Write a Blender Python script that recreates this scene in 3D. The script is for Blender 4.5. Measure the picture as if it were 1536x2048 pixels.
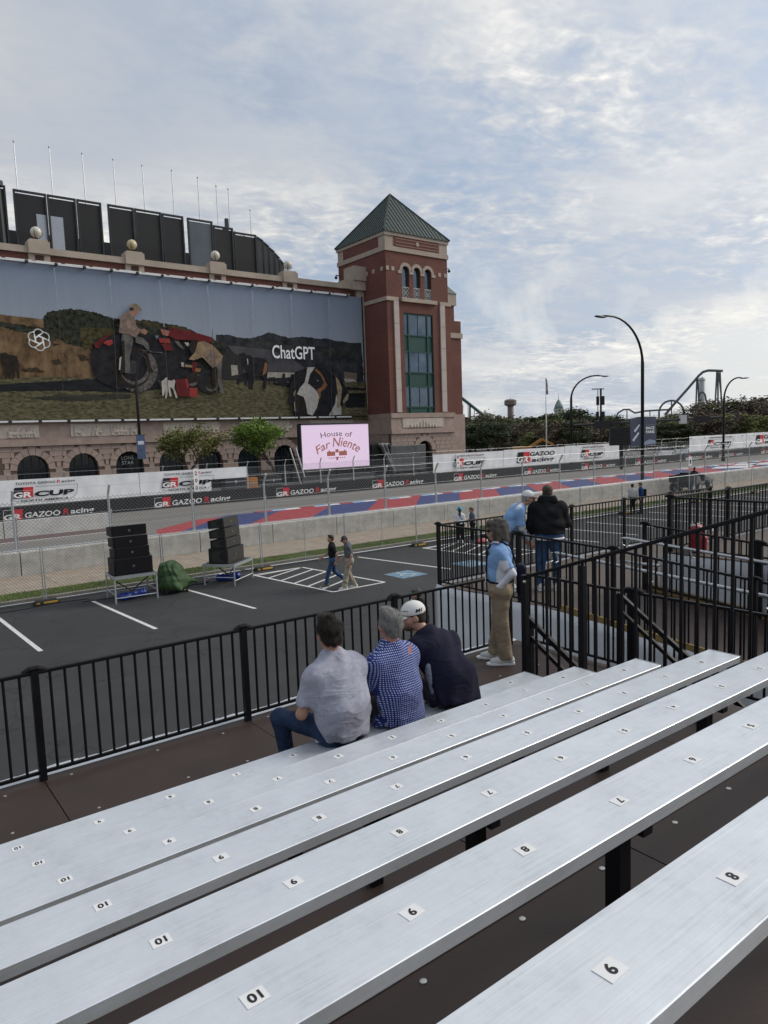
import bpy, bmesh, math, random
import numpy as np
from mathutils import Vector, Matrix
for o in list(bpy.data.objects): bpy.data.objects.remove(o)
S = bpy.context.scene; COL = S.collection
R = math.radians; PI = math.pi
rng = random.Random(7)

# ------------------------------------------------------------------ camera
CAM = np.array([0.0, 0.0, 5.2]); FPX = 1442.73
PITCH, ROLL, YAW = R(6.01255), R(-2.03174), R(52.94544)
hv = np.array([math.cos(YAW)*math.cos(PITCH), math.sin(YAW)*math.cos(PITCH), -math.sin(PITCH)])
rv = np.array([math.sin(YAW), -math.cos(YAW), 0.0]); uv = np.cross(rv, hv)
rv, uv = math.cos(ROLL)*rv+math.sin(ROLL)*uv, -math.sin(ROLL)*rv+math.cos(ROLL)*uv
cd = bpy.data.cameras.new('camera'); cam = bpy.data.objects.new('camera', cd); COL.objects.link(cam)
cd.sensor_fit = 'VERTICAL'; cd.sensor_height = 24; cd.lens = 24*FPX/2048
cd.clip_start = 0.05; cd.clip_end = 6000
cam.matrix_world = Matrix(((rv[0],uv[0],-hv[0],CAM[0]),(rv[1],uv[1],-hv[1],CAM[1]),(rv[2],uv[2],-hv[2],CAM[2]),(0,0,0,1)))
S.camera = cam
def ray(px, py): return hv*FPX+rv*(px-768)+uv*(1024-py)
def atY(px, py, y): d = ray(px, py); return CAM+d*(y/d[1])         # point of the survey photo on a plane y = const
def atZ(px, py, z=0.0): d = ray(px, py); return CAM+d*((z-CAM[2])/d[2])
def atD(px, py, D): d = ray(px, py); return CAM+d*(D/math.hypot(d[0], d[1]))

# ------------------------------------------------------------------ sky and sun
SUN_AZ, SUN_EL = R(-18), R(34)          # azimuth from +X
sund = np.array([math.cos(SUN_AZ)*math.cos(SUN_EL), math.sin(SUN_AZ)*math.cos(SUN_EL), math.sin(SUN_EL)])
W = bpy.data.worlds.new('World'); S.world = W; W.use_nodes = True
nt = W.node_tree; N = nt.nodes; L = nt.links
for n in list(N): N.remove(n)
def mth(tree, op, a, b=None, clamp=False):
    n = tree.nodes.new('ShaderNodeMath'); n.operation = op; n.use_clamp = clamp
    for i, v in enumerate((a, b)):
        if v is None: continue
        if isinstance(v, (int, float)): n.inputs[i].default_value = v
        else: tree.links.new(v, n.inputs[i])
    return n.outputs[0]
def ramp(tree, fac, stops):
    n = tree.nodes.new('ShaderNodeValToRGB'); e = n.color_ramp.elements
    while len(e) < len(stops): e.new(0.5)
    for i, (p, c) in enumerate(stops):
        e[i].position = p; e[i].color = (*c, 1) if len(c) == 3 else c
    tree.links.new(fac, n.inputs[0]); return n.outputs[0]
def noise(tree, vec, scale, detail=4, rough=.55, dist=0.0):
    n = tree.nodes.new('ShaderNodeTexNoise'); n.inputs['Scale'].default_value = scale
    n.inputs['Detail'].default_value = detail; n.inputs['Roughness'].default_value = rough; n.inputs['Distortion'].default_value = dist
    if vec is not None: tree.links.new(vec, n.inputs['Vector'])
    return n.outputs['Fac']
def mixc(tree, fac, a, b, blend='MIX'):
    n = tree.nodes.new('ShaderNodeMix'); n.data_type = 'RGBA'; n.blend_type = blend
    for sock, v in ((n.inputs[0], fac), (n.inputs[6], a), (n.inputs[7], b)):
        if isinstance(v, (int, float)): sock.default_value = v
        elif isinstance(v, tuple): sock.default_value = (*v, 1)
        else: tree.links.new(v, sock)
    return n.outputs[2]
out = N.new('ShaderNodeOutputWorld'); bg = N.new('ShaderNodeBackground'); bg.inputs['Strength'].default_value = 0.1
L.new(bg.outputs[0], out.inputs[0])
sky = N.new('ShaderNodeTexSky'); sky.sky_type = 'NISHITA'; sky.sun_disc = False
sky.sun_elevation = SUN_EL; sky.sun_rotation = PI/2-SUN_AZ; sky.air_density = 1.0; sky.dust_density = 2.0
tc = N.new('ShaderNodeTexCoord'); sep = N.new('ShaderNodeSeparateXYZ'); L.new(tc.outputs['Generated'], sep.inputs[0])
zz = mth(nt, 'ADD', mth(nt, 'MAXIMUM', sep.outputs[2], 0.0), 0.10)
cmb = N.new('ShaderNodeCombineXYZ')
L.new(mth(nt, 'DIVIDE', sep.outputs[0], zz), cmb.inputs[0]); L.new(mth(nt, 'DIVIDE', sep.outputs[1], zz), cmb.inputs[1])
P = cmb.outputs[0]
mp = N.new('ShaderNodeMapping'); L.new(P, mp.inputs[0]); mp.inputs['Rotation'].default_value = (0, 0, R(20)); mp.inputs['Scale'].default_value = (1.0, 1.25, 1); mp.inputs['Location'].default_value = (3.1, 1.7, 0)
big = noise(nt, mp.outputs[0], 0.62, 3, .5, .3)
rip = noise(nt, mp.outputs[0], 7.5, 3, .5, .6)
fine = noise(nt, mp.outputs[0], 22.0, 3, .55, .3)
msk = ramp(nt, noise(nt, mp.outputs[0], 0.9, 2, .5, .2), [(.38, (.12,)*3), (.62, (1, 1, 1))])
tex = mth(nt, 'ADD', mth(nt, 'MULTIPLY', mth(nt, 'SUBTRACT', rip, .5), 0.52), mth(nt, 'MULTIPLY', mth(nt, 'SUBTRACT', fine, .5), 0.26))
dens = mth(nt, 'ADD', mth(nt, 'ADD', mth(nt, 'MULTIPLY', mth(nt, 'SUBTRACT', big, .5), 0.62), .515), mth(nt, 'MULTIPLY', tex, msk))
cover = ramp(nt, dens, [(0.36, (0.8,)*3), (0.5, (1, 1, 1))])
shade = ramp(nt, dens, [(0.36, (2.35, 2.8, 3.5)), (0.47, (2.95, 3.3, 3.85)), (0.54, (3.5, 3.72, 4.05)), (0.61, (4.4, 4.45, 4.5)), (0.70, (6.0, 5.85, 5.5))])
# cumulus bank low over the horizon
low = noise(nt, tc.outputs['Generated'], 7.0, 6, .55, .2)
lowm = ramp(nt, mth(nt, 'SUBTRACT', low, mth(nt, 'MULTIPLY', sep.outputs[2], 0.9)), [(0.36, (0, 0, 0)), (0.48, (1, 1, 1))])
shade2 = mixc(nt, mth(nt, 'MULTIPLY', lowm, 0.5), shade, (5.6, 5.5, 5.1))
dt = N.new('ShaderNodeVectorMath'); dt.operation = 'DOT_PRODUCT'; L.new(tc.outputs['Generated'], dt.inputs[0]); dt.inputs[1].default_value = tuple(sund)
glow = mth(nt, 'ADD', 1.0, mth(nt, 'MULTIPLY', mth(nt, 'POWER', mth(nt, 'MAXIMUM', dt.outputs['Value'], 0.0), 2.0), 0.45))     # clouds are brighter toward the veiled sun
gl3 = N.new('ShaderNodeCombineXYZ'); [L.new(glow, gl3.inputs[i]) for i in range(3)]
skyc = mixc(nt, 1.0, mixc(nt, cover, sky.outputs[0], shade2), gl3.outputs[0], 'MULTIPLY')
L.new(skyc, bg.inputs['Color'])
sl = bpy.data.lights.new('sun', 'SUN'); sun = bpy.data.objects.new('sun', sl); COL.objects.link(sun)
sl.energy = 1.5; sl.angle = R(26); sl.color = (1.0, .93, .82)
sun.rotation_euler = Vector(sund).to_track_quat('Z', 'Y').to_euler(); sun.location = (0, 0, 60)
vs = S.view_settings; vs.view_transform = 'Standard'; vs.look = 'None'; vs.exposure = 0.6; vs.gamma = 1.0; vs.use_curve_mapping = False
# ------------------------------------------------------------------ materials
MATS = {}
def mat(name, col, rough=.65, metal=0.0, var=.14, scale=6.0, bump=0.0, bscale=30.0, emit=None, coords='Object', stretch=(1,1,1), spec=.4, alpha=None, trans=0.0):
    if name in MATS: return MATS[name]
    m = bpy.data.materials.new(name); m.use_nodes = True; t = m.node_tree; b = t.nodes['Principled BSDF']
    b.inputs['Roughness'].default_value = rough; b.inputs['Metallic'].default_value = metal; b.inputs['Specular IOR Level'].default_value = spec
    c = t.nodes.new('ShaderNodeTexCoord'); mpn = t.nodes.new('ShaderNodeMapping'); t.links.new(c.outputs[coords], mpn.inputs[0]); mpn.inputs['Scale'].default_value = stretch
    v = mpn.outputs[0]
    if var > 0:
        f = noise(t, v, scale, 5, .6)
        colr = ramp(t, f, [(0.3, tuple(max(0, x*(1-var)) for x in col)), (0.7, tuple(min(1, x*(1+var)) for x in col))])
        t.links.new(colr, b.inputs['Base Color'])
        rr = mth(t, 'ADD', mth(t, 'MULTIPLY', f, .2), rough-.1, True); t.links.new(rr, b.inputs['Roughness'])
    else: b.inputs['Base Color'].default_value = (*col, 1)
    if bump > 0:
        bn = t.nodes.new('ShaderNodeBump'); bn.inputs['Strength'].default_value = bump; bn.inputs['Distance'].default_value = .02
        t.links.new(noise(t, v, bscale, 4, .6), bn.inputs['Height']); t.links.new(bn.outputs[0], b.inputs['Normal'])
    if emit: b.inputs['Emission Color'].default_value = (*emit[0], 1); b.inputs['Emission Strength'].default_value = emit[1]
    if alpha is not None: b.inputs['Alpha'].default_value = alpha
    if trans: b.inputs['Transmission Weight'].default_value = trans
    m['b'] = 1; MATS[name] = m; return m
def bsdf(m): return m.node_tree.nodes['Principled BSDF']

# ------------------------------------------------------------------ mesh building
class MB:
    def __init__(s): s.v = []; s.f = []; s.mi = []
    def add(s, vs, fs, mi=0):
        k = len(s.v); s.v += [tuple(map(float, p)) for p in vs]; s.f += [tuple(i+k for i in f) for f in fs]; s.mi += [mi]*len(fs); return s
    def box(s, c, d, rz=0.0, mi=0, M=None, taper=1.0):
        vs = []
        for z in (-.5, .5):
            for x, y in ((-.5, -.5), (.5, -.5), (.5, .5), (-.5, .5)):
                k = taper if z > 0 else 1.0
                p = np.array([x*d[0]*k, y*d[1]*k, z*d[2]])
                if rz: p = np.array([p[0]*math.cos(rz)-p[1]*math.sin(rz), p[0]*math.sin(rz)+p[1]*math.cos(rz), p[2]])
                if M is not None: p = M@p
                vs.append(p+np.array(c))
        return s.add(vs, [(3, 2, 1, 0), (4, 5, 6, 7), (0, 1, 5, 4), (1, 2, 6, 5), (2, 3, 7, 6), (3, 0, 4, 7)], mi)
    def bx(s, x0, x1, y0, y1, z0, z1, mi=0): return s.box(((x0+x1)/2, (y0+y1)/2, (z0+z1)/2), (abs(x1-x0), abs(y1-y0), abs(z1-z0)), 0, mi)
    def tube(s, pts, r, n=8, mi=0, cap=True):
        pts = [np.array(p, float) for p in pts]; m = len(pts)
        if not hasattr(r, '__len__'): r = [r]*m
        rings = []; ref = None
        for i, p in enumerate(pts):
            t = pts[min(i+1, m-1)]-pts[max(i-1, 0)]; t = t/(np.linalg.norm(t)+1e-9)
            if ref is None:
                a = np.array([0, 0, 1.0]) if abs(t[2]) < .9 else np.array([1.0, 0, 0]); ref = np.cross(t, a)
            ref = ref-t*(ref@t); ref = ref/(np.linalg.norm(ref)+1e-9); b = np.cross(t, ref)
            rings.append([p+r[i]*(math.cos(2*PI*k/n)*ref+math.sin(2*PI*k/n)*b) for k in range(n)])
        fs = []
        for i in range(m-1):
            for k in range(n): fs.append((i*n+k, i*n+(k+1) % n, (i+1)*n+(k+1) % n, (i+1)*n+k))
        if cap: fs += [tuple(range(n-1, -1, -1)), tuple((m-1)*n+k for k in range(n))]
        return s.add([q for g in rings for q in g], fs, mi)
    def bar(s, a, b, w, h, mi=0, up=(0, 0, 1)):
        a = np.array(a, float); b = np.array(b, float); t = b-a; t = t/np.linalg.norm(t)
        u = np.array(up, float)
        if abs(t@u) > .95: u = np.array([1.0, 0, 0])
        x = np.cross(t, u); x /= np.linalg.norm(x); z = np.cross(x, t)
        vs = [p+x*sx*w/2+z*sz*h/2 for p in (a, b) for sx, sz in ((-1, -1), (1, -1), (1, 1), (-1, 1))]
        return s.add(vs, [(0, 1, 2, 3), (7, 6, 5, 4), (0, 4, 5, 1), (1, 5, 6, 2), (2, 6, 7, 3), (3, 7, 4, 0)], mi)
    def prism(s, poly, f, d, mi=0):
        # poly: 2-D outline, f maps (a,b,depth) to xyz, d = depth range
        n = len(poly); vs = [f(a, b, d[0]) for a, b in poly]+[f(a, b, d[1]) for a, b in poly]
        return s.add(vs, [tuple(range(n-1, -1, -1)), tuple(range(n, 2*n))]+[(i, (i+1) % n, n+(i+1) % n, n+i) for i in range(n)], mi)
    def sphere(s, c, r, n=14, m=9, mi=0):
        if not hasattr(r, '__len__'): r = (r, r, r)
        vs = [(c[0], c[1], c[2]-r[2])]
        for j in range(1, m):
            a = -PI/2+PI*j/m
            for k in range(n): vs.append((c[0]+r[0]*math.cos(a)*math.cos(2*PI*k/n), c[1]+r[1]*math.cos(a)*math.sin(2*PI*k/n), c[2]+r[2]*math.sin(a)))
        vs.append((c[0], c[1], c[2]+r[2])); fs = []
        for k in range(n): fs.append((0, 1+(k+1) % n, 1+k)); fs.append((len(vs)-1, 1+(m-2)*n+k, 1+(m-2)*n+(k+1) % n))
        for j in range(m-2):
            for k in range(n): fs.append((1+j*n+k, 1+j*n+(k+1) % n, 1+(j+1)*n+(k+1) % n, 1+(j+1)*n+k))
        return s.add(vs, fs, mi)
    def lathe(s, prof, n=16, c=(0, 0, 0), mi=0):
        vs = [(c[0]+r*math.cos(2*PI*k/n), c[1]+r*math.sin(2*PI*k/n), c[2]+z) for r, z in prof for k in range(n)]; m = len(prof)
        fs = [(i*n+k, i*n+(k+1) % n, (i+1)*n+(k+1) % n, (i+1)*n+k) for i in range(m-1) for k in range(n)]
        fs += [tuple(range(n-1, -1, -1)), tuple((m-1)*n+k for k in range(n))]
        return s.add(vs, fs, mi)
    def mesh(s, name, mats, smooth=False):
        me = bpy.data.meshes.new(name); me.from_pydata(s.v, [], s.f)
        for m in (mats if isinstance(mats, (list, tuple)) else [mats]): me.materials.append(m)
        if any(s.mi): me.polygons.foreach_set('material_index', s.mi)
        if smooth: me.polygons.foreach_set('use_smooth', [True]*len(me.polygons))
        me.update(); return me
def link(name, me, parent=None, loc=(0, 0, 0), rot=(0, 0, 0), scale=None):
    o = bpy.data.objects.new(name, me); COL.objects.link(o); o.location = loc; o.rotation_euler = rot
    if scale is not None: o.scale = scale
    if parent is not None: o.parent = parent
    return o
def part(name, mb, m, parent=None, smooth=False, loc=(0, 0, 0), rot=(0, 0, 0), bevel=0.0, label=None):
    o = link(name, mb.mesh(name, m, smooth), parent, loc, rot)
    if bevel:
        bv = o.modifiers.new('bevel', 'BEVEL'); bv.width = bevel; bv.segments = 2; bv.limit_method = 'ANGLE'
    if label: o['label'] = label
    return o
def tag(o, label, cat, group=None):
    o['label'] = label; o['category'] = cat
    if group: o['group'] = group
    return o
def thing(name, label, cat, loc=(0, 0, 0), rz=0.0, group=None):
    o = bpy.data.objects.new(name, None); COL.objects.link(o); o.location = loc; o.rotation_euler = (0, 0, rz); o.empty_display_size = .1
    return tag(o, label, cat, group)
def struct(name, mb, m, smooth=False, parent=None):
    o = part(name, mb, m, parent, smooth)
    if parent is None: o['kind'] = 'structure'
    return o
def copy_tree(o, parent=None):
    c = o.copy(); COL.objects.link(c); c.parent = parent
    for ch in list(KIDS.get(o.name, [])) or [x for x in o.children]: copy_tree(ch, c)
    return c
KIDS = {}
ORD = 'first second third fourth fifth sixth seventh eighth ninth tenth eleventh twelfth thirteenth fourteenth fifteenth sixteenth seventeenth eighteenth nineteenth twentieth'.split()
ORD += ['twenty-'+o for o in ORD[:9]]+['thirtieth']+['thirty-'+o for o in ORD[:9]]
def dup(root, loc, rz=None, label=None, scale=None):
    c = copy_tree(root); c.location = loc
    if rz is not None: c.rotation_euler = (0, 0, rz)
    if label: c['label'] = label
    if scale is not None: c.scale = scale
    return c
# ------------------------------------------------------------------ lettering: flat meshes from the built-in font
TXT = {}
def text_mesh(s, weight=0.0, shear=0.0, space=1.0, key=''):
    k = (s, weight, shear, space)
    if k in TXT: return TXT[k]
    cu = bpy.data.curves.new('t', 'FONT'); cu.body = s; cu.size = 1.0; cu.offset = weight; cu.shear = shear; cu.space_character = space
    cu.fill_mode = 'FRONT'; cu.resolution_u = 3
    o = bpy.data.objects.new('t', cu); COL.objects.link(o); bpy.context.view_layer.update()
    me = bpy.data.meshes.new_from_object(o); bpy.data.objects.remove(o)
    n = len(me.vertices); co = np.zeros(n*3); me.vertices.foreach_get('co', co); co = co.reshape(-1, 3)
    fs = [tuple(p.vertices) for p in me.polygons]; bpy.data.meshes.remove(me)
    lo = co.min(0); hi = co.max(0); co = (co-lo)/np.maximum(hi-lo, 1e-6)
    TXT[k] = (co[:, :2], fs, (hi-lo)[:2]); return TXT[k]
def text_part(s, name, f, m, parent, weight=0.0, shear=0.0, space=1.0, mb=None):
    # f maps unit square (a,b) of the text's bounding box to xyz
    co, fs, _ = text_mesh(s, weight, shear, space)
    b = mb or MB(); b.add([f(a, c) for a, c in co], fs)
    return b if mb else part(name, b, m, parent)
def wallmap(x0, x1, z0, z1, y, base=(0, 0, 0)): return lambda a, b: (x0+(x1-x0)*a-base[0], y-base[1], z0+(z1-z0)*b-base[2])
# ------------------------------------------------------------------ implicit surfaces (bodies, bags, tarpaulins)
def rotm(yaw=0, pitch=0, roll=0):
    cz, sz, cx, sx, cy, sy = math.cos(yaw), math.sin(yaw), math.cos(pitch), math.sin(pitch), math.cos(roll), math.sin(roll)
    return np.array([[cz, -sz, 0], [sz, cz, 0], [0, 0, 1]])@np.array([[1, 0, 0], [0, cx, -sx], [0, sx, cx]])@np.array([[cy, 0, sy], [0, 1, 0], [-sy, 0, cy]])
def cone(a, b, ra, rb=None, k=.03, flat=False, sub=False): return dict(t='c', a=np.array(a, float), b=np.array(b, float), ra=ra, rb=ra if rb is None else rb, k=k, flat=flat, sub=sub)
def econe(a, b, wa, wb, u=(1, 0, 0), k=.04, sub=False, flat=False): return dict(t='e', a=np.array(a, float), b=np.array(b, float), ra=wa, rb=wb, u=np.array(u, float), k=k, sub=sub, flat=flat)
def ell(c, r, Rm=None, k=.02, sub=False): return dict(t='l', c=np.array(c, float), r=np.array(r, float), R=np.eye(3) if Rm is None else Rm, k=k, sub=sub)
def bxs(c, r, Rm=None, rad=.01, k=.01, sub=False): return dict(t='b', c=np.array(c, float), r=np.array(r, float), R=np.eye(3) if Rm is None else Rm, rad=rad, k=k, sub=sub)
def _bb(p):
    if p['t'] == 'c': m = max(p['ra'], p['rb']); return np.minimum(p['a'], p['b'])-m, np.maximum(p['a'], p['b'])+m
    if p['t'] == 'e': m = max(*p['ra'], *p['rb']); return np.minimum(p['a'], p['b'])-m, np.maximum(p['a'], p['b'])+m
    m = np.abs(p['R'])@p['r']+(p.get('rad', 0)); return p['c']-m, p['c']+m
def _ev(p, X):
    if p['t'] in 'ce':
        d = p['b']-p['a']; L2 = d@d+1e-12; q = X-p['a']; t0 = (q@d)/L2; t = np.clip(t0, 0, 1); q = q-t[..., None]*d
        if p['t'] == 'c': r = np.linalg.norm(q, axis=-1)-(p['ra']+(p['rb']-p['ra'])*t)
        else:
            w = p['ra'][0]+(p['rb'][0]-p['ra'][0])*t; h = p['ra'][1]+(p['rb'][1]-p['ra'][1])*t
            lu = q@p['u']; lv = np.sqrt(np.maximum((q*q).sum(-1)-lu*lu, 0)); r = (np.sqrt((lu/w)**2+(lv/h)**2)-1)*np.minimum(w, h)
        if p['flat']: r = np.maximum(r, (t0-1)*math.sqrt(L2))
        return r
    q = (X-p['c'])@p['R']
    if p['t'] == 'l':
        k0 = np.linalg.norm(q/p['r'], axis=-1); k1 = np.linalg.norm(q/(p['r']**2), axis=-1)+1e-9; return k0*(k0-1)/k1
    a = np.abs(q)-p['r']+p['rad']; return np.linalg.norm(np.maximum(a, 0), axis=-1)+np.minimum(a.max(-1), 0)-p['rad']
def sdf_mesh(prims, res, wr=0.0, wscale=1.0, seed=0, zmin=None):
    bbs = [_bb(p) for p in prims if not p['sub']]
    lo = np.min([b[0] for b in bbs], 0)-2*res-wr; hi = np.max([b[1] for b in bbs], 0)+2*res+wr
    n = np.ceil((hi-lo)/res).astype(int)+1
    ax = [lo[i]+res*np.arange(n[i]) for i in range(3)]
    D = np.full(n, .25, np.float32)
    for p in prims:
        b0, b1 = _bb(p); m = p['k']+3*res+wr
        i0 = np.clip(np.floor((b0-m-lo)/res).astype(int), 0, n); i1 = np.clip(np.ceil((b1+m-lo)/res).astype(int)+1, 0, n)
        if (i1 <= i0).any(): continue
        G = np.stack(np.meshgrid(*[ax[i][i0[i]:i1[i]] for i in range(3)], indexing='ij'), -1)
        e = _ev(p, G); sl_ = tuple(slice(i0[i], i1[i]) for i in range(3)); c = D[sl_]; k = max(p['k'], 1e-4)
        if p['sub']: hh = np.clip(.5-.5*(c+e)/k, 0, 1); D[sl_] = c*(1-hh)+(-e)*hh+k*hh*(1-hh)
        else: hh = np.clip(.5+.5*(c-e)/k, 0, 1); D[sl_] = c*(1-hh)+e*hh-k*hh*(1-hh)
    if wr > 0:
        g = np.random.RandomState(seed); X, Y_, Z_ = np.meshgrid(*ax, indexing='ij')
        w0 = .03*np.sin(9*X+5*Z_+g.rand()*6)+.03*np.sin(7*Y_-8*Z_+g.rand()*6)
        F = np.zeros_like(D)
        for j in range(5):
            v = g.normal(size=3); v /= np.linalg.norm(v); fr = (28+30*g.rand())*wscale
            F += np.sin(fr*(v[0]*X+v[1]*Y_+v[2]*Z_+w0*(1+j*.4))+g.rand()*6)*(.5+.5*np.sin(6*(v[1]*X+v[2]*Y_-v[0]*Z_)+g.rand()*6))
        D += (wr*.45*F).astype(np.float32)
    if zmin is not None: D = np.maximum(D, zmin-ax[2][None, None, :]).astype(np.float32)
    s = D < 0; c8 = [s[i:n[0]-1+i, j:n[1]-1+j, k:n[2]-1+k] for i in (0, 1) for j in (0, 1) for k in (0, 1)]
    cnt = sum(c.astype(np.int8) for c in c8); act = (cnt > 0) & (cnt < 8)
    idx = np.full(act.shape, -1, np.int32); ii = np.argwhere(act); idx[act] = np.arange(len(ii))
    acc = np.zeros((len(ii), 3)); wn = np.zeros(len(ii))
    cor = [(i, j, k) for i in (0, 1) for j in (0, 1) for k in (0, 1)]
    for a in range(8):
        for b in range(a+1, 8):
            dd = [cor[b][q]-cor[a][q] for q in range(3)]
            if sum(abs(q) for q in dd) != 1: continue
            A = ii+cor[a]; B = ii+cor[b]; da = D[A[:, 0], A[:, 1], A[:, 2]]; db = D[B[:, 0], B[:, 1], B[:, 2]]; cr = (da < 0) != (db < 0)
            t = np.where(cr, da/np.where(da == db, 1, da-db), 0); pos = np.array(cor[a])+t[:, None]*np.array(dd)
            acc[cr] += pos[cr]; wn[cr] += 1
    V = lo+res*(ii+acc/np.maximum(wn, 1)[:, None]); Fs = []
    for axn in range(3):
        sh = [n[0], n[1], n[2]]; sa = [slice(None)]*3; sb = [slice(None)]*3; sa[axn] = slice(0, sh[axn]-1); sb[axn] = slice(1, sh[axn])
        e = s[tuple(sa)] != s[tuple(sb)]; q = np.argwhere(e); o1, o2 = [(1, 2), (2, 0), (0, 1)][axn]
        ok = (q[:, o1] > 0) & (q[:, o2] > 0) & (q[:, o1] < sh[o1]-1) & (q[:, o2] < sh[o2]-1); q = q[ok]
        if not len(q): continue
        fl = s[tuple(sa)][q[:, 0], q[:, 1], q[:, 2]]
        def cell(d1, d2):
            z = q.copy(); z[:, o1] -= d1; z[:, o2] -= d2; return idx[z[:, 0], z[:, 1], z[:, 2]]
        quad = np.stack([cell(0, 0), cell(1, 0), cell(1, 1), cell(0, 1)], -1); quad[~fl] = quad[~fl][:, ::-1]; Fs.append(quad)
    return V, np.concatenate(Fs)
def sdf_part(name, prims, res, m, parent, wr=0.0, wscale=1.0, seed=0, zmin=None, label=None):
    V, F = sdf_mesh(prims, res, wr, wscale, seed, zmin)
    me = bpy.data.meshes.new(name); me.from_pydata(V.tolist(), [], F.tolist()); me.materials.append(m)
    me.polygons.foreach_set('use_smooth', [True]*len(me.polygons)); me.update()
    o = link(name, me, parent)
    if label: o['label'] = label
    return o
# ------------------------------------------------------------------ the setting
def asphalt(name, col, crack=True, streak=False):
    m = mat(name, col, .85, var=.0); t = m.node_tree; b = bsdf(m); c = t.nodes.new('ShaderNodeTexCoord'); v = c.outputs['Object']
    mpn = t.nodes.new('ShaderNodeMapping'); t.links.new(v, mpn.inputs[0]); mpn.inputs['Scale'].default_value = (.12, 1, 1) if streak else (1, 1, 1)
    f1 = noise(t, mpn.outputs[0], .35, 6, .6); f2 = noise(t, v, 45, 3, .7); f3 = noise(t, mpn.outputs[0], 2.2, 5, .65)
    f = mth(t, 'ADD', mth(t, 'MULTIPLY', f1, .5), mth(t, 'ADD', mth(t, 'MULTIPLY', f2, .2), mth(t, 'MULTIPLY', f3, .3)))
    cc = ramp(t, f, [(.32, tuple(x*.68 for x in col)), (.52, col), (.70, tuple(x*1.45 for x in col))])
    if crack:
        vo = t.nodes.new('ShaderNodeTexVoronoi'); vo.feature = 'DISTANCE_TO_EDGE'; vo.inputs['Scale'].default_value = .22
        vd = t.nodes.new('ShaderNodeVectorMath'); vd.operation = 'ADD'; t.links.new(v, vd.inputs[0])
        nn = t.nodes.new('ShaderNodeTexNoise'); nn.inputs['Scale'].default_value = .9; nn.inputs['Detail'].default_value = 5; t.links.new(v, nn.inputs['Vector'])
        sc = t.nodes.new('ShaderNodeVectorMath'); sc.operation = 'SCALE'; sc.inputs['Scale'].default_value = 2.2; t.links.new(nn.outputs['Color'], sc.inputs[0]); t.links.new(sc.outputs[0], vd.inputs[1]); t.links.new(vd.outputs[0], vo.inputs['Vector'])
        k = ramp(t, vo.outputs['Distance'], [(0.0, (.35,)*3), (.006, (1, 1, 1))]); cc = mixc(t, 1.0, cc, k, 'MULTIPLY')
    t.links.new(cc, b.inputs['Base Color'])
    bn = t.nodes.new('ShaderNodeBump'); bn.inputs['Strength'].default_value = .35; bn.inputs['Distance'].default_value = .01; t.links.new(noise(t, v, 90, 3, .7), bn.inputs['Height']); t.links.new(bn.outputs[0], b.inputs['Normal'])
    return m
M_LOT = asphalt('lot_asphalt', (.036, .0365, .038)); M_TRK = asphalt('track_asphalt', (.20, .188, .172), False, True)
M_PLAZA = asphalt('plaza_paving', (.13, .125, .12), False)
M_FAR = mat('far_ground', (.07, .075, .045), .9, var=.4, scale=.05)
M_CONC = mat('barrier_concrete', (.42, .41, .38), .85, var=.24, scale=2.4, bump=.25, bscale=25)
M_KERB = mat('kerb_concrete', (.27, .245, .20), .9, var=.25, scale=3, bump=.3)
M_SLAB = mat('sidewalk_concrete', (.33, .27, .21), .9, var=.2, scale=1.6, bump=.2, bscale=60)
M_PAINT = mat('white_paint', (.62, .62, .60), .7, var=.25, scale=14)
M_RED = mat('track_red_paint', (.36, .045, .05), .7, var=.22, scale=1.5); M_BLUE = mat('track_blue_paint', (.035, .05, .17), .7, var=.22, scale=1.5)
M_LBLUE = mat('light_blue_paint', (.30, .48, .68), .7, var=.15); M_KW = mat('kerb_white_paint', (.72, .72, .74), .7, var=.12)
M_HC = mat('faded_blue_paint', (.14, .23, .31), .85, var=.4, scale=9)
M_MAUVE = mat('mauve_asphalt', (.13, .085, .082), .9, var=.2, scale=2)
struct('ground', MB().bx(-2500, 3500, -2500, 3500, -.6, -.03), M_FAR)
lot = struct('parking_lot', MB().bx(-60, 140, -30, 26.4, -.028, 0), M_LOT)
struct('race_track', MB().bx(-60, 260, 32.1, 57.6, -.028, .0), M_TRK)
struct('plaza', MB().bx(-60, 260, 57.6, 160, -.028, .0), M_PLAZA)
kerb = struct('kerb', MB().bx(-60, 140, 26.4, 26.62, -.03, .15), M_KERB)
soil = struct('verge_soil', MB().bx(-60, 140, 26.62, 27.86, -.02, .135), mat('verge_soil', (.095, .125, .035), .95, var=.4, scale=1.2, bump=.4))
side = struct('sidewalk', MB().bx(-60, 140, 27.86, 32.1, -.02, .12), M_KERB)
sm = MB().box((0, 0, 0), (3.03, 3.62, .05)).mesh('slab', M_SLAB)
for i in range(34): link('slab', sm, side, (-6+3.05*i+1.5, 27.86+1.815, .128+rng.uniform(-.004, .004)), (0, rng.uniform(-.001, .001), 0))
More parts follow.
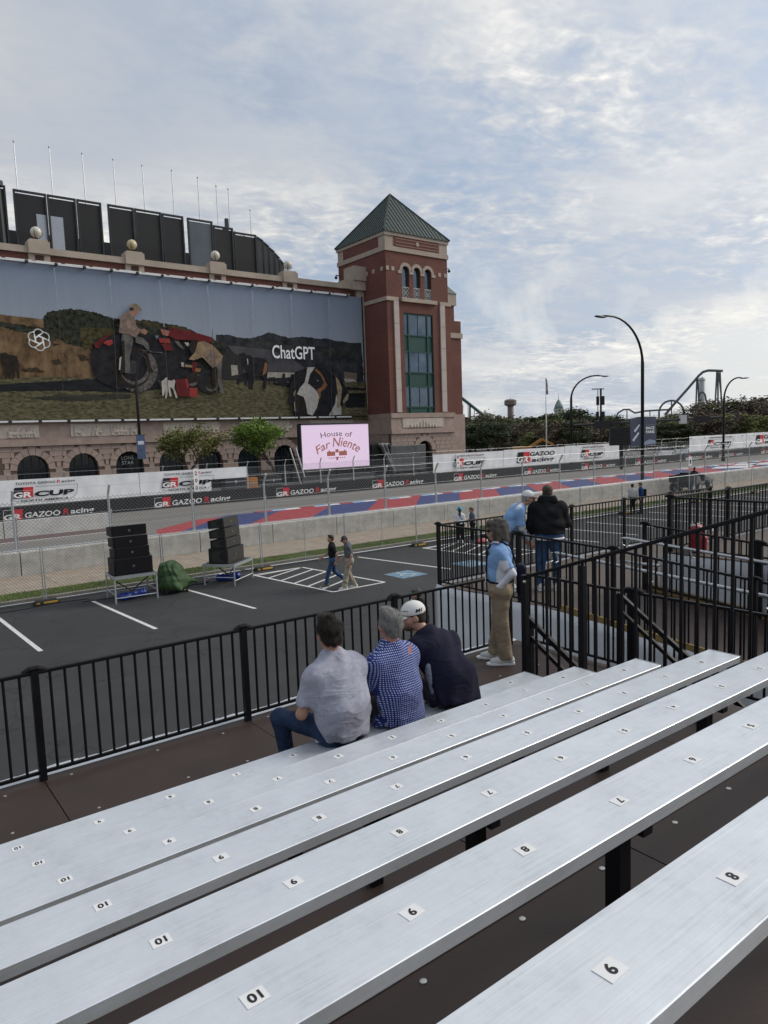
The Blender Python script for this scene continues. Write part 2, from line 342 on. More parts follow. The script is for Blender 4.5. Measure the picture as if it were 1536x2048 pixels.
# grass blades on the verge
gb = MB(); g = np.random.RandomState(3)
vs = []; fs = []
for i in range(52000):
    x = -2+72*g.rand()**1.25; y = 26.62+1.24*g.rand()
    if math.sin(x*1.3)*math.sin(x*.37+2) > .62 and g.rand() < .55: continue
    h = .035+.05*g.rand(); a = g.rand()*PI; w = .012; dx, dy = math.cos(a)*w, math.sin(a)*w; lx, ly = (g.rand(2)-.5)*.05
    k = len(vs); vs += [(x-dx, y-dy, .13), (x+dx, y+dy, .13), (x+lx, y+ly, .135+h)]; fs.append((k, k+1, k+2))
gb.v = vs; gb.f = fs; gb.mi = [0]*len(fs)
go = part('grass', gb, mat('grass_blades', (.17, .225, .05), .8, var=.4, scale=.9)); go['kind'] = 'stuff'; tag(go, 'strip of green grass between the kerb and the sidewalk', 'grass')
# --- painted markings on the lot
def quad(a, b, w, z=.004, m=M_PAINT, parent=None, name='painted_line'):
    a = np.array(a[:2], float); b = np.array(b[:2], float); t = (b-a)/np.linalg.norm(b-a); n = np.array([-t[1], t[0]])*w/2
    mb = MB().add([(*(a-n), z), (*(b-n), z), (*(b+n), z), (*(a+n), z)], [(0, 1, 2, 3)]); return part(name, mb, m, parent if parent is not None else lot)
for xa, ya, xb, yb in ((.55, 24.6, .7, 19.9), (3.6, 24.9, 3.78, 19.88), (6.5, 25.1, 6.8, 19.9), (9.5, 25.2, 10.0, 20.05), (17.75, 25.5, 18.55, 20.4), (27.2, 25.2, 27.6, 20.2), (30.2, 25.2, 30.6, 20.2), (33.2, 25.2, 33.6, 20.2), (36.2, 25.2, 36.6, 20.2), (39.3, 25.2, 39.7, 20.2), (42.3, 25.2, 42.7, 20.2), (45.3, 25.2, 45.7, 20.2), (48.3, 25.2, 48.7, 20.2), (51.3, 25.2, 51.7, 20.2)): quad((xa, ya), (xb, yb), .12)
def hatch(x0, x1, ya=25.2, yb=20.3, sk=.5, n=6):
    quad((x0, ya), (x0+sk, yb), .11); quad((x1, ya), (x1+sk, yb), .11); quad((x0+sk, yb), (x1+sk, yb), .11, .0045); quad((x0, ya), (x1, ya), .11, .0045)
    for i in range(n):
        t0 = (i+.25)/n; yl = ya+(yb-ya)*t0; yr = yl+1.1
        quad((x0+sk*t0, yl), (x1+sk*min(1, max(0, (ya-yr)/(ya-yb))), min(yr, ya)), .10, .0055)
hatch(12.55, 14.75); hatch(21.2, 23.4, 25.2, 20.6)
for i, (x, y) in enumerate(((.7, 10.4), (3.1, 10.55), (3.95, 10.3))): quad((x, y), (x+.06, y-.8), .13)
for i in range(9): quad((24+3*i, 13.2), (24.15+3*i, 12.0), .13)
quad((22, 14.8), (60, 14.6), .11)
def wheelchair(cx, cy, s=1.2, rz=.05):
    p = np.array([[-s/2, -s/2], [s/2, -s/2], [s/2, s/2], [-s/2, s/2]]); part('accessible_symbol', MB().add([(cx+a, cy+b, .004) for a, b in p], [(0, 1, 2, 3)]), M_HC, lot)
    q = MB(); k = s/1.2
    def stroke(pts, w=.07):
        for i in range(len(pts)-1):
            a = np.array(pts[i]); b = np.array(pts[i+1]); t = (b-a)/np.linalg.norm(b-a); n = np.array([-t[1], t[0]])*w/2*k
            q.add([(cx+k*u[0]+s_*n[0], cy+k*u[1]+s_*n[1], .008+.0002*i) for u, s_ in ((a, -1), (b, -1), (b, 1), (a, 1))], [(0, 1, 2, 3)])
    stroke([(.26*math.cos(t)-.02, .26*math.sin(t)-.14) for t in np.linspace(R(110), R(390), 16)]); stroke([(-.06, .30), (-.03, -.02), (.2, -.04), (.28, -.3), (.38, -.3)], .085); stroke([(-.05, .14), (.18, .14)], .07)
    q.add([(cx+k*(-.07+.075*math.cos(t)), cy+k*(.40+.075*math.sin(t)), .0085) for t in np.linspace(0, 2*PI, 10)[:-1]], [tuple(range(9))])
    part('wheelchair_figure', q, mat('faded_white_paint', (.42, .5, .54), .8, var=.25), lot)
wheelchair(16.7, 20.9); wheelchair(19.9, 20.7, 1.2)
# --- race track paint
trk = bpy.data.objects['race_track']
def tpoly(pts, m, z, name='painted_runoff'): return part(name, MB().add([(x, y, z) for x, y in pts], [tuple(range(len(pts)))]), m, trk)
tpoly([(14.2, 40.0), (150, 40.0), (150, 47.2), (26, 47.2), (19.0, 46.4), (15.2, 43.2)], M_RED, .004)
for i in range(13): a = 15.0+9.0*i; tpoly([(a, 40.0), (a+4.5, 40.0), (a+11.1, 47.19), (a+6.6, 47.19)], M_BLUE, .008)
for i in range(26):      # raised kerb blocks along the track edge
    x = 24+3.6*i
    for j, (m, l) in enumerate(((M_RED, 1.3), (M_LBLUE, 1.1), (M_KW, 1.2))):
        part('kerb_block', MB().prism([(0, 0), (.75, 0), (.55, .045), (.2, .045)], lambda a, b, d, x=x: (x+d, 46.9+a, b), (0.0+(0, 1.3, 2.4)[j], (1.3, 2.4, 3.6)[j])), m, trk)
tpoly([(-10, 44.2), (13.1, 45.1), (13.6, 46.9), (-10, 46.6)], M_MAUVE, .004, 'mauve_surface'); tpoly([(-10, 43.7), (14.2, 44.75), (14.2, 44.9), (-10, 43.9)], M_PAINT, .008, 'painted_line')
tpoly([(30, 54.2), (140, 55.4), (140, 55.5), (30, 54.3)], M_PAINT, .004, 'painted_line')
for (x, y) in ((85, 43.5), (92, 44.5), (99, 43.4)): tpoly([(x, y-2), (x+9, y+1.2), (x+12, y+2), (x+4, y+.4), (x+1, y+2.4), (x-3, y+1)], M_KW, .012, 'painted_chevron')
# --- concrete barriers along the track
def barrier_mesh(l=3.74, h=.97):
    prof = [(-.29, 0), (.29, 0), (.29, .08), (.14, .26), (.11, h), (-.11, h), (-.14, .26), (-.29, .08)]
    prof = [(-.30, 0), (.30, 0), (.30, h-.03), (.27, h), (-.27, h), (-.30, h-.03)]
    return MB().prism(prof, lambda a, b, d: (d, a, b), (-l/2, l/2)).mesh('concrete_barrier', M_CONC)
bm_ = barrier_mesh()
for i in range(26):
    o = link('concrete_barrier', bm_, None, (5.54+3.78*(i-1)+1.89, 31.81, .12+rng.uniform(-.004, .004)), (0, 0, rng.uniform(-.003, .003)))
    tag(o, ORD[i]+' grey concrete barrier block from the left along the sidewalk', 'barrier', 'concrete barriers on the near side of the track')
bm2 = MB().prism([(-.30, 0), (.30, 0), (.22, .95), (-.22, .95)], lambda a, b, d: (d, a, b), (-3.0, 3.0)).mesh('concrete_barrier', mat('pale_barrier_concrete', (.5, .49, .47), .85, var=.15, scale=1.5))
for i, x in enumerate((10.55, 4.5, -1.55)):
    o = link('concrete_barrier', bm2, None, (x, 47.3, 0.002)); tag(o, ['pale concrete barrier on the inner track edge, the one ending beside the black loudspeaker stack', 'pale concrete barrier on the inner track edge at the left edge of the photo', 'pale concrete barrier beyond the left edge of the photo'][i], 'barrier', 'pale barriers on the inner track edge')
# ------------------------------------------------------------------ grandstand
ZD = 2.48
ROW = {1: (4.454, 2.912), 2: (3.866, 3.103), 3: (3.249, 3.318), 4: (2.626, 3.531), 5: (2.011, 3.737), 6: (1.396, 3.949), 7: (.778, 4.171)}
def brushed(name, col):
    m = mat(name, col, .38, .85, var=0); t = m.node_tree; b = bsdf(m); c = t.nodes.new('ShaderNodeTexCoord')
    a = t.nodes.new('ShaderNodeMapping'); t.links.new(c.outputs['Object'], a.inputs[0]); a.inputs['Scale'].default_value = (.6, 26, 26)
    f = noise(t, a.outputs[0], 5, 4, .6); f2 = noise(t, c.outputs['Object'], 3.2, 6, .65); f3 = noise(t, c.outputs['Object'], 22, 5, .7)
    q = mth(t, 'ADD', mth(t, 'MULTIPLY', f, .35), mth(t, 'ADD', mth(t, 'MULTIPLY', f2, .45), mth(t, 'MULTIPLY', f3, .25)))
    cc = ramp(t, q, [(.36, tuple(x*.80 for x in col)), (.5, col), (.66, tuple(min(.95, x*1.1) for x in col))])
    sc = ramp(t, noise(t, c.outputs['Object'], 9, 6, .75, 1.5), [(.25, (.62, .6, .57)), (.31, (1, 1, 1))]); cc = mixc(t, .8, cc, sc, 'MULTIPLY')
    t.links.new(cc, b.inputs['Base Color']); t.links.new(mth(t, 'ADD', mth(t, 'MULTIPLY', f2, .35), .22), b.inputs['Roughness'])
    bn = t.nodes.new('ShaderNodeBump'); bn.inputs['Strength'].default_value = .12; bn.inputs['Distance'].default_value = .004; t.links.new(f, bn.inputs['Height']); t.links.new(bn.outputs[0], b.inputs['Normal'])
    return m
M_ALU = brushed('brushed_aluminium', (.69, .72, .755)); bsdf(M_ALU).inputs['Metallic'].default_value = .55
M_BLK = mat('black_powder_coat', (.006, .006, .008), .5, var=.2, scale=20, spec=.22)
M_PLY = mat('brown_phenolic_plywood', (.042, .027, .022), .55, var=.22, scale=2.0, bump=.08, bscale=60)
M_STK = mat('sticker_white', (.75, .75, .75), .5, var=.05); M_INK = mat('black_ink', (.01, .01, .01), .6, var=0)
M_VINYL = mat('white_vinyl', (.62, .64, .67), .6, var=.08, scale=3, bump=.3, bscale=6)
M_TAN = mat('tan_timber', (.25, .17, .06), .7, var=.2, scale=6); M_GALV = mat('galvanised_steel', (.50, .52, .54), .45, .8, var=.18, scale=25)
M_SCREW = mat('zinc_screw', (.55, .54, .52), .4, .8, var=.1)
XB0, XB1 = -3.2, 5.06
stk = MB().box((0, 0, .0007), (.058, .046, .0014)).mesh('seat_number', M_STK)
digs = {}
for n in range(1, 13):
    co, fs, wh = text_mesh(str(n), .03); w = .020 if n < 10 else .034; h = .030
    b = MB().add([(-(a-.5)*w, -(c-.5)*h, .0022) for a, c in co], fs); digs[n] = b.mesh('numeral', M_INK)
plank_prof = [(-.118, -.0025), (-.1155, .0), (-.098, .0), (-.096, -.0002), (-.060, -.0002), (-.058, 0), (.058, 0), (.060, -.0002), (.096, -.0002), (.098, 0), (.1155, 0), (.118, -.0025), (.118, -.044), (.105, -.044), (.105, -.008), (-.105, -.008), (-.105, -.044), (-.118, -.044)]
plank = MB().prism(plank_prof, lambda a, b, d: (d, a, b), (XB0, XB1)).mesh('seat_plank', M_ALU)
endc = MB().box((0, 0, 0), (.006, .242, .050)).mesh('end_cap', M_GALV)
legm = MB().bx(-.03, .03, -.03, .03, -.43, -.05).bx(-.025, .025, -.115, .115, -.075, -.0445).mesh('leg', M_BLK)
names = {1: 'frontmost aluminium bleacher bench, the one three men sit on', 2: 'second aluminium bench, right behind the seated men', 3: 'third aluminium bench from the front of the stand', 4: 'fourth aluminium bench, middle of the seven rows',
         5: 'fifth aluminium bench from the front of the stand', 6: 'sixth aluminium bench, second nearest to the camera', 7: 'seventh aluminium bench, nearest to the camera at bottom right'}
rf = random.Random(3)
for i, (y, z) in ROW.items():
    b = thing('bleacher_bench', names[i], 'bench', (0, y, z), 0, 'aluminium bleacher benches')
    link('seat_plank', plank, b); link('end_cap', endc, b, (XB1+.004, 0, -.0225))
    for x in (-2.2, -.3, 1.55, 3.3, 4.75): link('leg', legm, b, (x+(.15*i if x < 4 else 0)*.5, 0, 0))
    for n in range(1, 13):
        x = .635+(10-n)*.4572
        s_ = link('seat_number', stk, b, (x+rf.uniform(-.012, .012), rf.uniform(-.008, .008), .0004), (0, 0, rf.uniform(-.09, .09))); link('numeral', digs[n], s_)
# stepped plywood footboards, one per row, and their risers
st = thing('grandstand_floor', 'dark brown plywood floor and steps of the grandstand under the benches', 'floor', (0, 0, 0))
scr = MB().lathe([(.013, 0), (.012, .003), (.006, .0045)], 8).mesh('screw', M_SCREW)
PX = 1.855
for k in range(-2, 4):          # front walkway panels
    x0 = 1.13+PX*k; x1 = min(x0+PX, 6.9)
    pn = part('floor_panel', MB().bx(x0+.004, x1-.004, 4.13, 6.36, ZD-.03, ZD+(.0 if k % 2 else .002)), M_PLY, st)
    for sx in (.25, .9, 1.5):
        for sy in (4.9, 5.5, 6.2):
            if x0+sx < x1: link('screw', scr, pn, (x0+sx+rf.uniform(-.06, .06), sy+rf.uniform(-.05, .05), ZD+.001))
for i in range(2, 8):
    y, z = ROW[i]; zt = z-.43; y1 = y+.27; y0 = y-.36 if i < 7 else y-2.0
    for k in range(-2, 3):
        x0 = .55+PX*k+(.3 if i % 2 else 0); x1 = min(x0+PX, 5.2)
        tr = part('tread_panel', MB().bx(x0+.003, x1-.003, y0, y1, zt-.028, zt+(.001 if k % 2 else 0)), M_PLY, st)
        link('nosing', MB().bx(x0+.003, x1-.003, y1-.012, y1+.004, zt-.01, zt+.0045).mesh('nosing', mat('worn_steel_edge', (.16, .145, .13), .5, .6, var=.3, scale=30)), tr)
        for sx in (.3, .75, 1.2, 1.65): link('screw', scr, tr, (x0+sx, y1-.06, zt+.001))
    part('riser', MB().bx(-3.2, 5.19, y1-.02, y1-.003, zt-.215, zt-.03), M_PLY, st)
part('end_fascia', MB().add([(5.205, 4.1, 1.2), (5.205, 4.1, 2.47), (5.205, 3.85, 2.62), (5.205, .4, 3.7), (5.205, .4, 1.2), (5.225, 4.1, 1.2), (5.225, 4.1, 2.47), (5.225, 3.85, 2.62), (5.225, .4, 3.7), (5.225, .4, 1.2)], [(0, 1, 2, 3, 4), (9, 8, 7, 6, 5), (0, 5, 6, 1), (1, 6, 7, 2), (2, 7, 8, 3), (3, 8, 9, 4), (4, 9, 5, 0)]), M_BLK, st)
for x in (-2.5, -.5, 1.5, 3.5, 5.1):
    for yy, top in ((5.9, ZD-.031), (4.3, ZD-.031), (2.3, 2.9), (.6, 3.5)): part('support_post', MB().bx(x-.04, x+.04, yy-.04, yy+.04, 0, top), M_BLK, st)
for yy in (6.1, 4.4): part('support_beam', MB().bx(-3.2, 6.88, yy-.03, yy+.03, ZD-.13, ZD-.032), M_BLK, st)
for x in (6.5,): part('support_post', MB().bx(x-.04, x+.04, 6.02, 6.1, 0, ZD-.031), M_BLK, st)
# white vinyl skirts (wavy sheets with a fold over the deck edge)
def skirt(name, label, p0, p1, ztop, zbot, nrm, fold=.0, sag=.0, zt1=None):
    p0 = np.array(p0, float); p1 = np.array(p1, float); n = np.array(nrm, float); Lg = np.linalg.norm(p1-p0); m_ = max(8, int(Lg/.07)); rows = 16; zt1 = ztop if zt1 is None and not callable(ztop) else zt1
    vs = []; fs = []
    for i in range(m_+1):
        t = i/m_; q = p0+(p1-p0)*t; zt = (ztop(q[1]) if callable(ztop) else ztop+(zt1-ztop)*t)-sag*abs(math.sin(t*Lg*PI/1.2))**.7*.5
        for j in range(rows+1):
            u = j/rows; w = .02*math.sin(t*Lg*5+u*2)*u+.012*math.sin(t*Lg*13+1+u*5)*(.3+u)
            vs.append((q[0]+n[0]*w, q[1]+n[1]*w, zt+(zbot-zt)*u))
    for i in range(m_):
        for j in range(rows): a = i*(rows+1)+j; fs.append((a, a+1, a+rows+2, a+rows+1))
    o = part(name, MB().add(vs, fs), M_VINYL, None, True); o.modifiers.new('thickness', 'SOLIDIFY').thickness = .004
    return tag(o, label, 'tarp')
skirt('vinyl_skirt', 'white vinyl skirt hanging from the front edge of the grandstand below the railing', (-3, 6.51, 0), (6.93, 6.51, 0), ZD-.004, .03, (0, 1))
b = MB()
for i in range(60):
    x = -3+i*.165; b.add([(x, 6.345, ZD+.003), (x+.165, 6.345, ZD+.003), (x+.165, 6.50, ZD+.012+.008*math.sin(i*1.3+.5)), (x, 6.50, ZD+.006+.008*math.sin((i-1)*1.3+.5))], [(0, 1, 2, 3)])
tag(part('vinyl_edge_strip', b, M_VINYL), 'white vinyl edge strip tied along the foot of the front railing', 'tarp')
# ------------------------------------------------------------------ railings
balm = {}
def rail_panel(label, a, b, zb0, zb1, h=.91, n=15, lift=.07, post='both', group='black steel railing panels', r=.011, clamp=True, rail=.038):
    # a, b: plan points, zb0/zb1: floor heights under the two ends
    a = np.array(a, float); b = np.array(b, float); L_ = np.linalg.norm(b-a); ang = math.atan2(b[1]-a[1], b[0]-a[0]); sl_ = (zb1-zb0)/L_
    t = thing('railing_panel', label, 'railing', (a[0], a[1], zb0), ang, group)
    part('top_rail', MB().bar((0, 0, h), (L_, 0, h+sl_*L_), rail, rail*.8), M_BLK, t, bevel=.006)
    part('bottom_rail', MB().bar((.03, 0, lift), (L_-.03, 0, lift+sl_*L_), .026, .026), M_BLK, t)
    key = round(h-lift, 3)
    if key not in balm: balm[key] = MB().tube([(0, 0, 0), (0, 0, h-lift)], r*1.1, 6).mesh('baluster', M_BLK)
    for i in range(n):
        x = L_*(i+1)/(n+1); link('baluster', balm[key], t, (x, 0, lift+sl_*x), (0, rf.uniform(-.004, .004), 0))
    for e in ((0,) if post == 'start' else (L_,) if post == 'end' else (0, L_) if post == 'both' else ()):
        part('post', MB().bx(e-.028, e+.028, -.028, .028, -.03+sl_*e, h+.02+sl_*e), M_BLK, t)
        if clamp: part('clamp', MB().tube([(e-.09, 0, h+.012+sl_*e), (e-.03, 0, h+.035+sl_*e), (e+.03, 0, h+.035+sl_*e), (e+.09, 0, h+.012+sl_*e)], [.018, .024, .024, .018], 8), M_BLK, t)
    return t
FR = [(-2.58, 'beyond the left edge of the photo'), (-.725, 'at the left edge of the photo'), (1.13, 'left of the man in the grey t-shirt'), (2.985, 'right in front of the three seated men'), (4.84, 'beside the standing woman')]
for i, (x, w) in enumerate(FR):
    rail_panel('black front railing panel of the grandstand '+w, (x, 6.28), (min(x+PX, 6.83), 6.28), ZD, ZD, .91, 15, post='start' if i < 4 else 'both')
rail_panel('black level railing panel behind the standing woman at the deck corner', (6.86, 6.2), (6.86, 4.62), ZD, ZD, .91, 13, post='end')
rail_panel('black level railing panel behind the stair handrails', (6.86, 4.56), (6.86, 2.7), ZD, ZD, .91, 15, post='both')
# sloping railing at the bench ends
SL = .343
srl = rail_panel('black sloping railing at the bench ends rising beside the standing woman', (5.3, 4.76), (5.3, .9), 2.80, 2.80+SL*3.86, .97, 27, lift=-.15, r=.013, rail=.04, post='start', clamp=False)
part('post', MB().bx(.66, .72, -.028, .028, -.3, 1.17), M_BLK, srl); part('bolt', MB().sphere((.02, -.03, .93), .016, 8, 6), M_SCREW, srl)
def handrail(label, x, y0, z0, y1, z1):
    t = thing('stair_handrail', label, 'handrail', (x, y0, z0))
    d = np.array([0, y1-y0, z1-z0]); part('upper_bar', MB().bar((0, 0, 0), d, .04, .05), M_BLK, t); part('lower_bar', MB().bar((0, 0, -.17), d+np.array([0, 0, -.17]), .035, .04), M_BLK, t)
    for f in (0.02, .5, .98): part('post', MB().bx(-.03, .03, d[1]*f-.03, d[1]*f+.03, d[2]*f-1.3 if f > .4 else d[2]*f-.85, d[2]*f), M_BLK, t)
handrail('black stair handrail descending beside the nearest bench ends', 5.5, 4.91, 3.30, 3.4, 2.38); handrail('black stair handrail descending farther from the benches', 6.6, 4.60, 3.42, 3.1, 2.44)
stairs = thing('access_stairs', 'dark stairs descending from the grandstand deck between the handrails', 'stairs', (6.05, 4.1, 0))
for i in range(8): part('step', MB().bx(-.5, .5, -.28*(i+1), -.28*i, ZD-.19*(i+1)-.04, ZD-.19*(i+1)), M_PLY, stairs)
# ------------------------------------------------------------------ accessible ramp and landing right of the stand
XR0, XR1, YL = 8.5, 10.72, 9.66
rp = thing('ramp_floor', 'brown plywood ramp and landing that the two men stand on', 'ramp', (0, 0, 0))
for k in range(5):
    x0 = XR0+.02+k*1.86; part('floor_panel', MB().bx(x0, x0+1.85, 6.84, YL, ZD-.03, ZD), mat('weathered_plywood', (.095, .075, .062), .7, var=.2, scale=1.5), rp)
for k in range(5):
    ya = 6.83-1.3*k; yb = ya-1.295; za = ZD-.083*(6.83-ya); zb = ZD-.083*(6.83-yb)
    for x0, x1 in ((XR0+.02, 9.6), (9.606, XR1-.02)):
        part('ramp_panel', MB().add([(x0, ya, za), (x1, ya, za), (x1, yb, zb), (x0, yb, zb), (x0, ya, za-.03), (x1, ya, za-.03), (x1, yb, zb-.03), (x0, yb, zb-.03)], [(0, 3, 2, 1), (4, 5, 6, 7), (0, 1, 5, 4), (1, 2, 6, 5), (2, 3, 7, 6), (3, 0, 4, 7)]), M_PLY, rp)
for x in (XR0-.01, XR1-.05): part('toe_board', MB().bar((x, 6.9, ZD+.05), (x, .4, ZD+.05-.083*6.5), .035, .11), M_TAN, rp)
for x in (8.7, 10.5, 12.5, 14.5, 16.5):
    for y in (7.1, 9.4): part('support_post', MB().bx(x-.04, x+.04, y-.04, y+.04, 0, ZD-.031), M_BLK, rp)
for x in (8.62, 10.6):
    for y in (4.0, 1.5): part('support_post', MB().bx(x-.04, x+.04, y-.04, y+.04, 0, ZD-.083*(6.83-y)-.032), M_BLK, rp)
skirt('vinyl_skirt', 'pale vinyl sheet hanging along the near side of the ramp behind the standing woman', (XR0-.07, YL+.02, 0), (XR0-.07, .5, 0), lambda yy: ZD+.035-.083*max(0, 6.83-yy), .03, (1, 0), sag=.05)
skirt('vinyl_skirt', 'pale vinyl sheet below the front edge of the ramp landing', (XR0-.06, YL+.05, 0), (18, YL+.05, 0), ZD-.02, .03, (0, 1))
part('landing_edge', MB().bx(XR0, 18, YL+.004, YL+.03, ZD-.03, ZD+.035), M_VINYL, rp)
G2 = 'black railing panels of the ramp'
rail_panel('black railing panel from the ramp landing corner, behind the woman\'s head', (XR0, YL), (XR0, 7.76), ZD, ZD, 1.10, 15, group=G2, post='start')
rail_panel('black railing panel at the waist of the man in the black jacket', (XR0, 7.74), (XR0, 6.0), ZD, ZD-.06, 1.10, 14, group=G2, post='both')
rail_panel('black descending railing panel on the near side of the ramp, middle', (XR0, 5.94), (XR0, 4.05), ZD-.07, ZD-.23, 1.10, 15, group=G2, post='end')
rail_panel('black descending railing panel on the near side of the ramp, lowest', (XR0, 3.99), (XR0, 2.1), ZD-.235, ZD-.39, 1.10, 15, group=G2, post='end')
for i, x in enumerate((8.55, 10.41, 12.27, 14.13, 15.99)):
    rail_panel('black front railing panel of the ramp landing, '+['left corner beside the woman', 'behind the two standing men', 'right of the black jacket', 'below the utility vehicle', 'at the right edge of the photo'][i], (x, YL), (x+1.83, YL), ZD, ZD, 1.10, 15, group=G2, post='end')
rail_panel('black railing panel on the far side of the ramp, upper', (XR1-.08, 6.9), (XR1-.08, 5.05), ZD, ZD-.14, 1.10, 15, group=G2)
rail_panel('black railing panel on the far side of the ramp, lower', (XR1-.08, 5.0), (XR1-.08, 3.1), ZD-.145, ZD-.30, 1.10, 15, group=G2)
def silver(label, pts, x):
    t = thing('silver_handrail', label, 'handrail', (x, 0, 0)); part('pipe', MB().tube([(0, y, z) for y, z in pts], .024, 10), M_GALV, t, True)
    for y, z in pts[1:-1:1]: part('bracket', MB().tube([(0, y, z-.02), (.0, y-.02, z-.12), (.06 if x > 9 else -.06, y-.02, z-.14)], .014, 6), M_GALV, t)
silver('galvanised pipe handrail on the near side of the ramp, upper pipe', [(7.17, 2.9), (7.2, 3.33), (7.1, 3.33), (5.5, 3.24), (3.97, 3.15), (1.0, 2.98)], 8.64)
silver('galvanised pipe handrail on the far side of the ramp, near the red backpack', [(7.26, 2.95), (7.25, 3.34), (7.15, 3.34), (6.0, 3.27), (4.83, 3.2), (1.0, 2.98)], 10.5)
silver('short galvanised pipe stub clamped below the far ramp handrail', [(7.18, 2.95), (6.9, 2.95), (6.5, 2.96)], 10.45)
# neighbouring platform with its own railings
ZP = 3.13
pp = thing('raised_platform', 'raised brown plywood platform right of the ramp where the red backpack stands', 'platform', (0, 0, 0))
for k in range(5):
    x0 = 10.78+k*1.86
    for y0, y1 in ((4.4, 6.6), (2.2, 4.39), (0, 2.19)): part('floor_panel', MB().bx(x0, x0+1.85, y0, y1, ZP-.03, ZP), MATS['weathered_plywood'], pp)
part('front_edge', MB().bx(10.78, 20.1, 6.605, 6.64, ZP-.05, ZP+.05), M_VINYL, pp)
for x in (10.9, 13, 16):
    for y in (.6, 3.5, 6.4): part('support_post', MB().bx(x-.04, x+.04, y-.04, y+.04, 0, ZP-.031), M_BLK, pp)
skirt('vinyl_skirt', 'pale vinyl sheet hanging from the raised platform beside the ramp', (10.75, 6.66, 0), (10.75, .2, 0), ZP-.01, .03, (1, 0), sag=.02)
skirt('vinyl_skirt', 'pale vinyl sheet on the front of the raised platform', (10.76, 6.67, 0), (20, 6.67, 0), ZP-.06, .03, (0, 1))
G3 = 'black railing panels of the raised platform'
for i, y in enumerate((6.57, 4.68)): rail_panel('black railing panel on the ramp side of the raised platform, '+['at the red backpack', 'nearest to the camera'][i], (10.86, y), (10.86, y-1.83), ZP, ZP, .9, 15, group=G3, post='start')
for i, x in enumerate((10.9, 12.76, 14.62, 16.48)): rail_panel('black front railing panel of the raised platform, '+['first from its corner', 'second from its corner', 'third from its corner', 'fourth from its corner'][i], (x, 6.57), (x+1.83, 6.57), ZP, ZP, .9, 15, group=G3, post='end')
# red backpack
bp = thing('backpack', 'red and white backpack standing on the raised platform by the railing', 'backpack', (11.15, 6.28, ZP), R(25))
sdf_part('bag', [bxs((0, 0, .22), (.17, .11, .22), rad=.08, k=.01), bxs((0, -.12, .15), (.13, .05, .12), rad=.04, k=.03)], .014, mat('red_nylon', (.30, .018, .03), .5, var=.15, bump=.2), bp, wr=.008)
sdf_part('side_pouch', [bxs((.19, 0, .13), (.05, .08, .12), rad=.04)], .012, MATS['red_nylon'], bp, wr=.006)
part('white_stripe', MB().tube([(-.1, -.10, .40), (-.1, 0, .445), (-.1, .1, .42)], .018, 8), mat('white_webbing', (.6, .6, .6), .7), bp, True)
part('white_stripe', MB().tube([(.1, -.10, .40), (.1, 0, .445), (.1, .1, .42)], .018, 8), MATS['white_webbing'], bp, True)
part('handle', MB().tube([(-.04, .02, .43), (-.03, .02, .48), (.03, .02, .48), (.04, .02, .43)], .009, 6), M_BLK, bp, True)
part('emblem', MB().add([(-.05, -.1745, .16), (.05, -.1745, .16), (.02, -.1745, .22), (-.02, -.1745, .2)], [(0, 1, 2, 3)]), MATS['white_webbing'], bp)
# ------------------------------------------------------------------ stadium building
def brickmat():
    m = mat('red_brick', (.17, .052, .036), .85, var=0); t = m.node_tree; b = bsdf(m); c = t.nodes.new('ShaderNodeTexCoord'); s = t.nodes.new('ShaderNodeSeparateXYZ'); t.links.new(c.outputs['Object'], s.inputs[0])
    q = t.nodes.new('ShaderNodeCombineXYZ'); t.links.new(mth(t, 'ADD', s.outputs[0], s.outputs[1]), q.inputs[0]); t.links.new(s.outputs[2], q.inputs[1])
    br = t.nodes.new('ShaderNodeTexBrick'); t.links.new(q.outputs[0], br.inputs['Vector']); br.inputs['Scale'].default_value = 1.0
    br.inputs['Color1'].default_value = (.165, .052, .038, 1); br.inputs['Color2'].default_value = (.12, .042, .033, 1); br.inputs['Mortar'].default_value = (.19, .12, .095, 1)
    br.inputs['Brick Width'].default_value = .42; br.inputs['Row Height'].default_value = .14; br.inputs['Mortar Size'].default_value = .012; br.inputs['Mortar Smooth'].default_value = .2
    f = noise(t, c.outputs['Object'], .35, 5, .6); k = ramp(t, f, [(.3, (.8, .8, .8)), (.7, (1.12, 1.1, 1.08))]); t.links.new(mixc(t, 1.0, br.outputs['Color'], k, 'MULTIPLY'), b.inputs['Base Color'])
    return m
M_BRK = brickmat()
M_STONE = mat('pink_granite', (.35, .265, .225), .8, var=.18, scale=1.1, bump=.12, bscale=14)
M_STONE2 = mat('dressed_limestone', (.40, .335, .275), .85, var=.14, scale=.7, bump=.1, bscale=10)
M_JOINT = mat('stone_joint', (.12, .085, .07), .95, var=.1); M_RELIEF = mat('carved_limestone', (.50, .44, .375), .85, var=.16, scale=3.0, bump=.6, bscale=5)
M_GLASS = mat('dark_window_glass', (.015, .02, .026), .08, .0, var=0, spec=.9); M_GLASS2 = mat('reflective_blue_glass', (.10, .13, .17), .06, .75, var=.3, scale=.5)
M_GREEN = mat('green_painted_metal', (.018, .065, .055), .5, .2, var=.12); M_ROOF = mat('green_standing_seam', (.036, .056, .052), .5, .2, var=.15, scale=1.0)
M_STEEL = mat('dark_painted_steel', (.03, .033, .037), .5, .3, var=.25, scale=2)
M_GLOBE = mat('milky_globe', (.62, .58, .50), .35, var=.18, scale=4); M_WHITE = mat('white_painted_metal', (.7, .7, .7), .5, var=.1)
YB = 75.0
bd = thing('stadium_building', 'long red brick stadium facade on a pink granite arcade behind the track', 'building', (0, 0, 0))
part('wall', MB().bx(-14, 54.38, YB+.05, YB+5.9, 7.95, 23.3), M_BRK, bd)
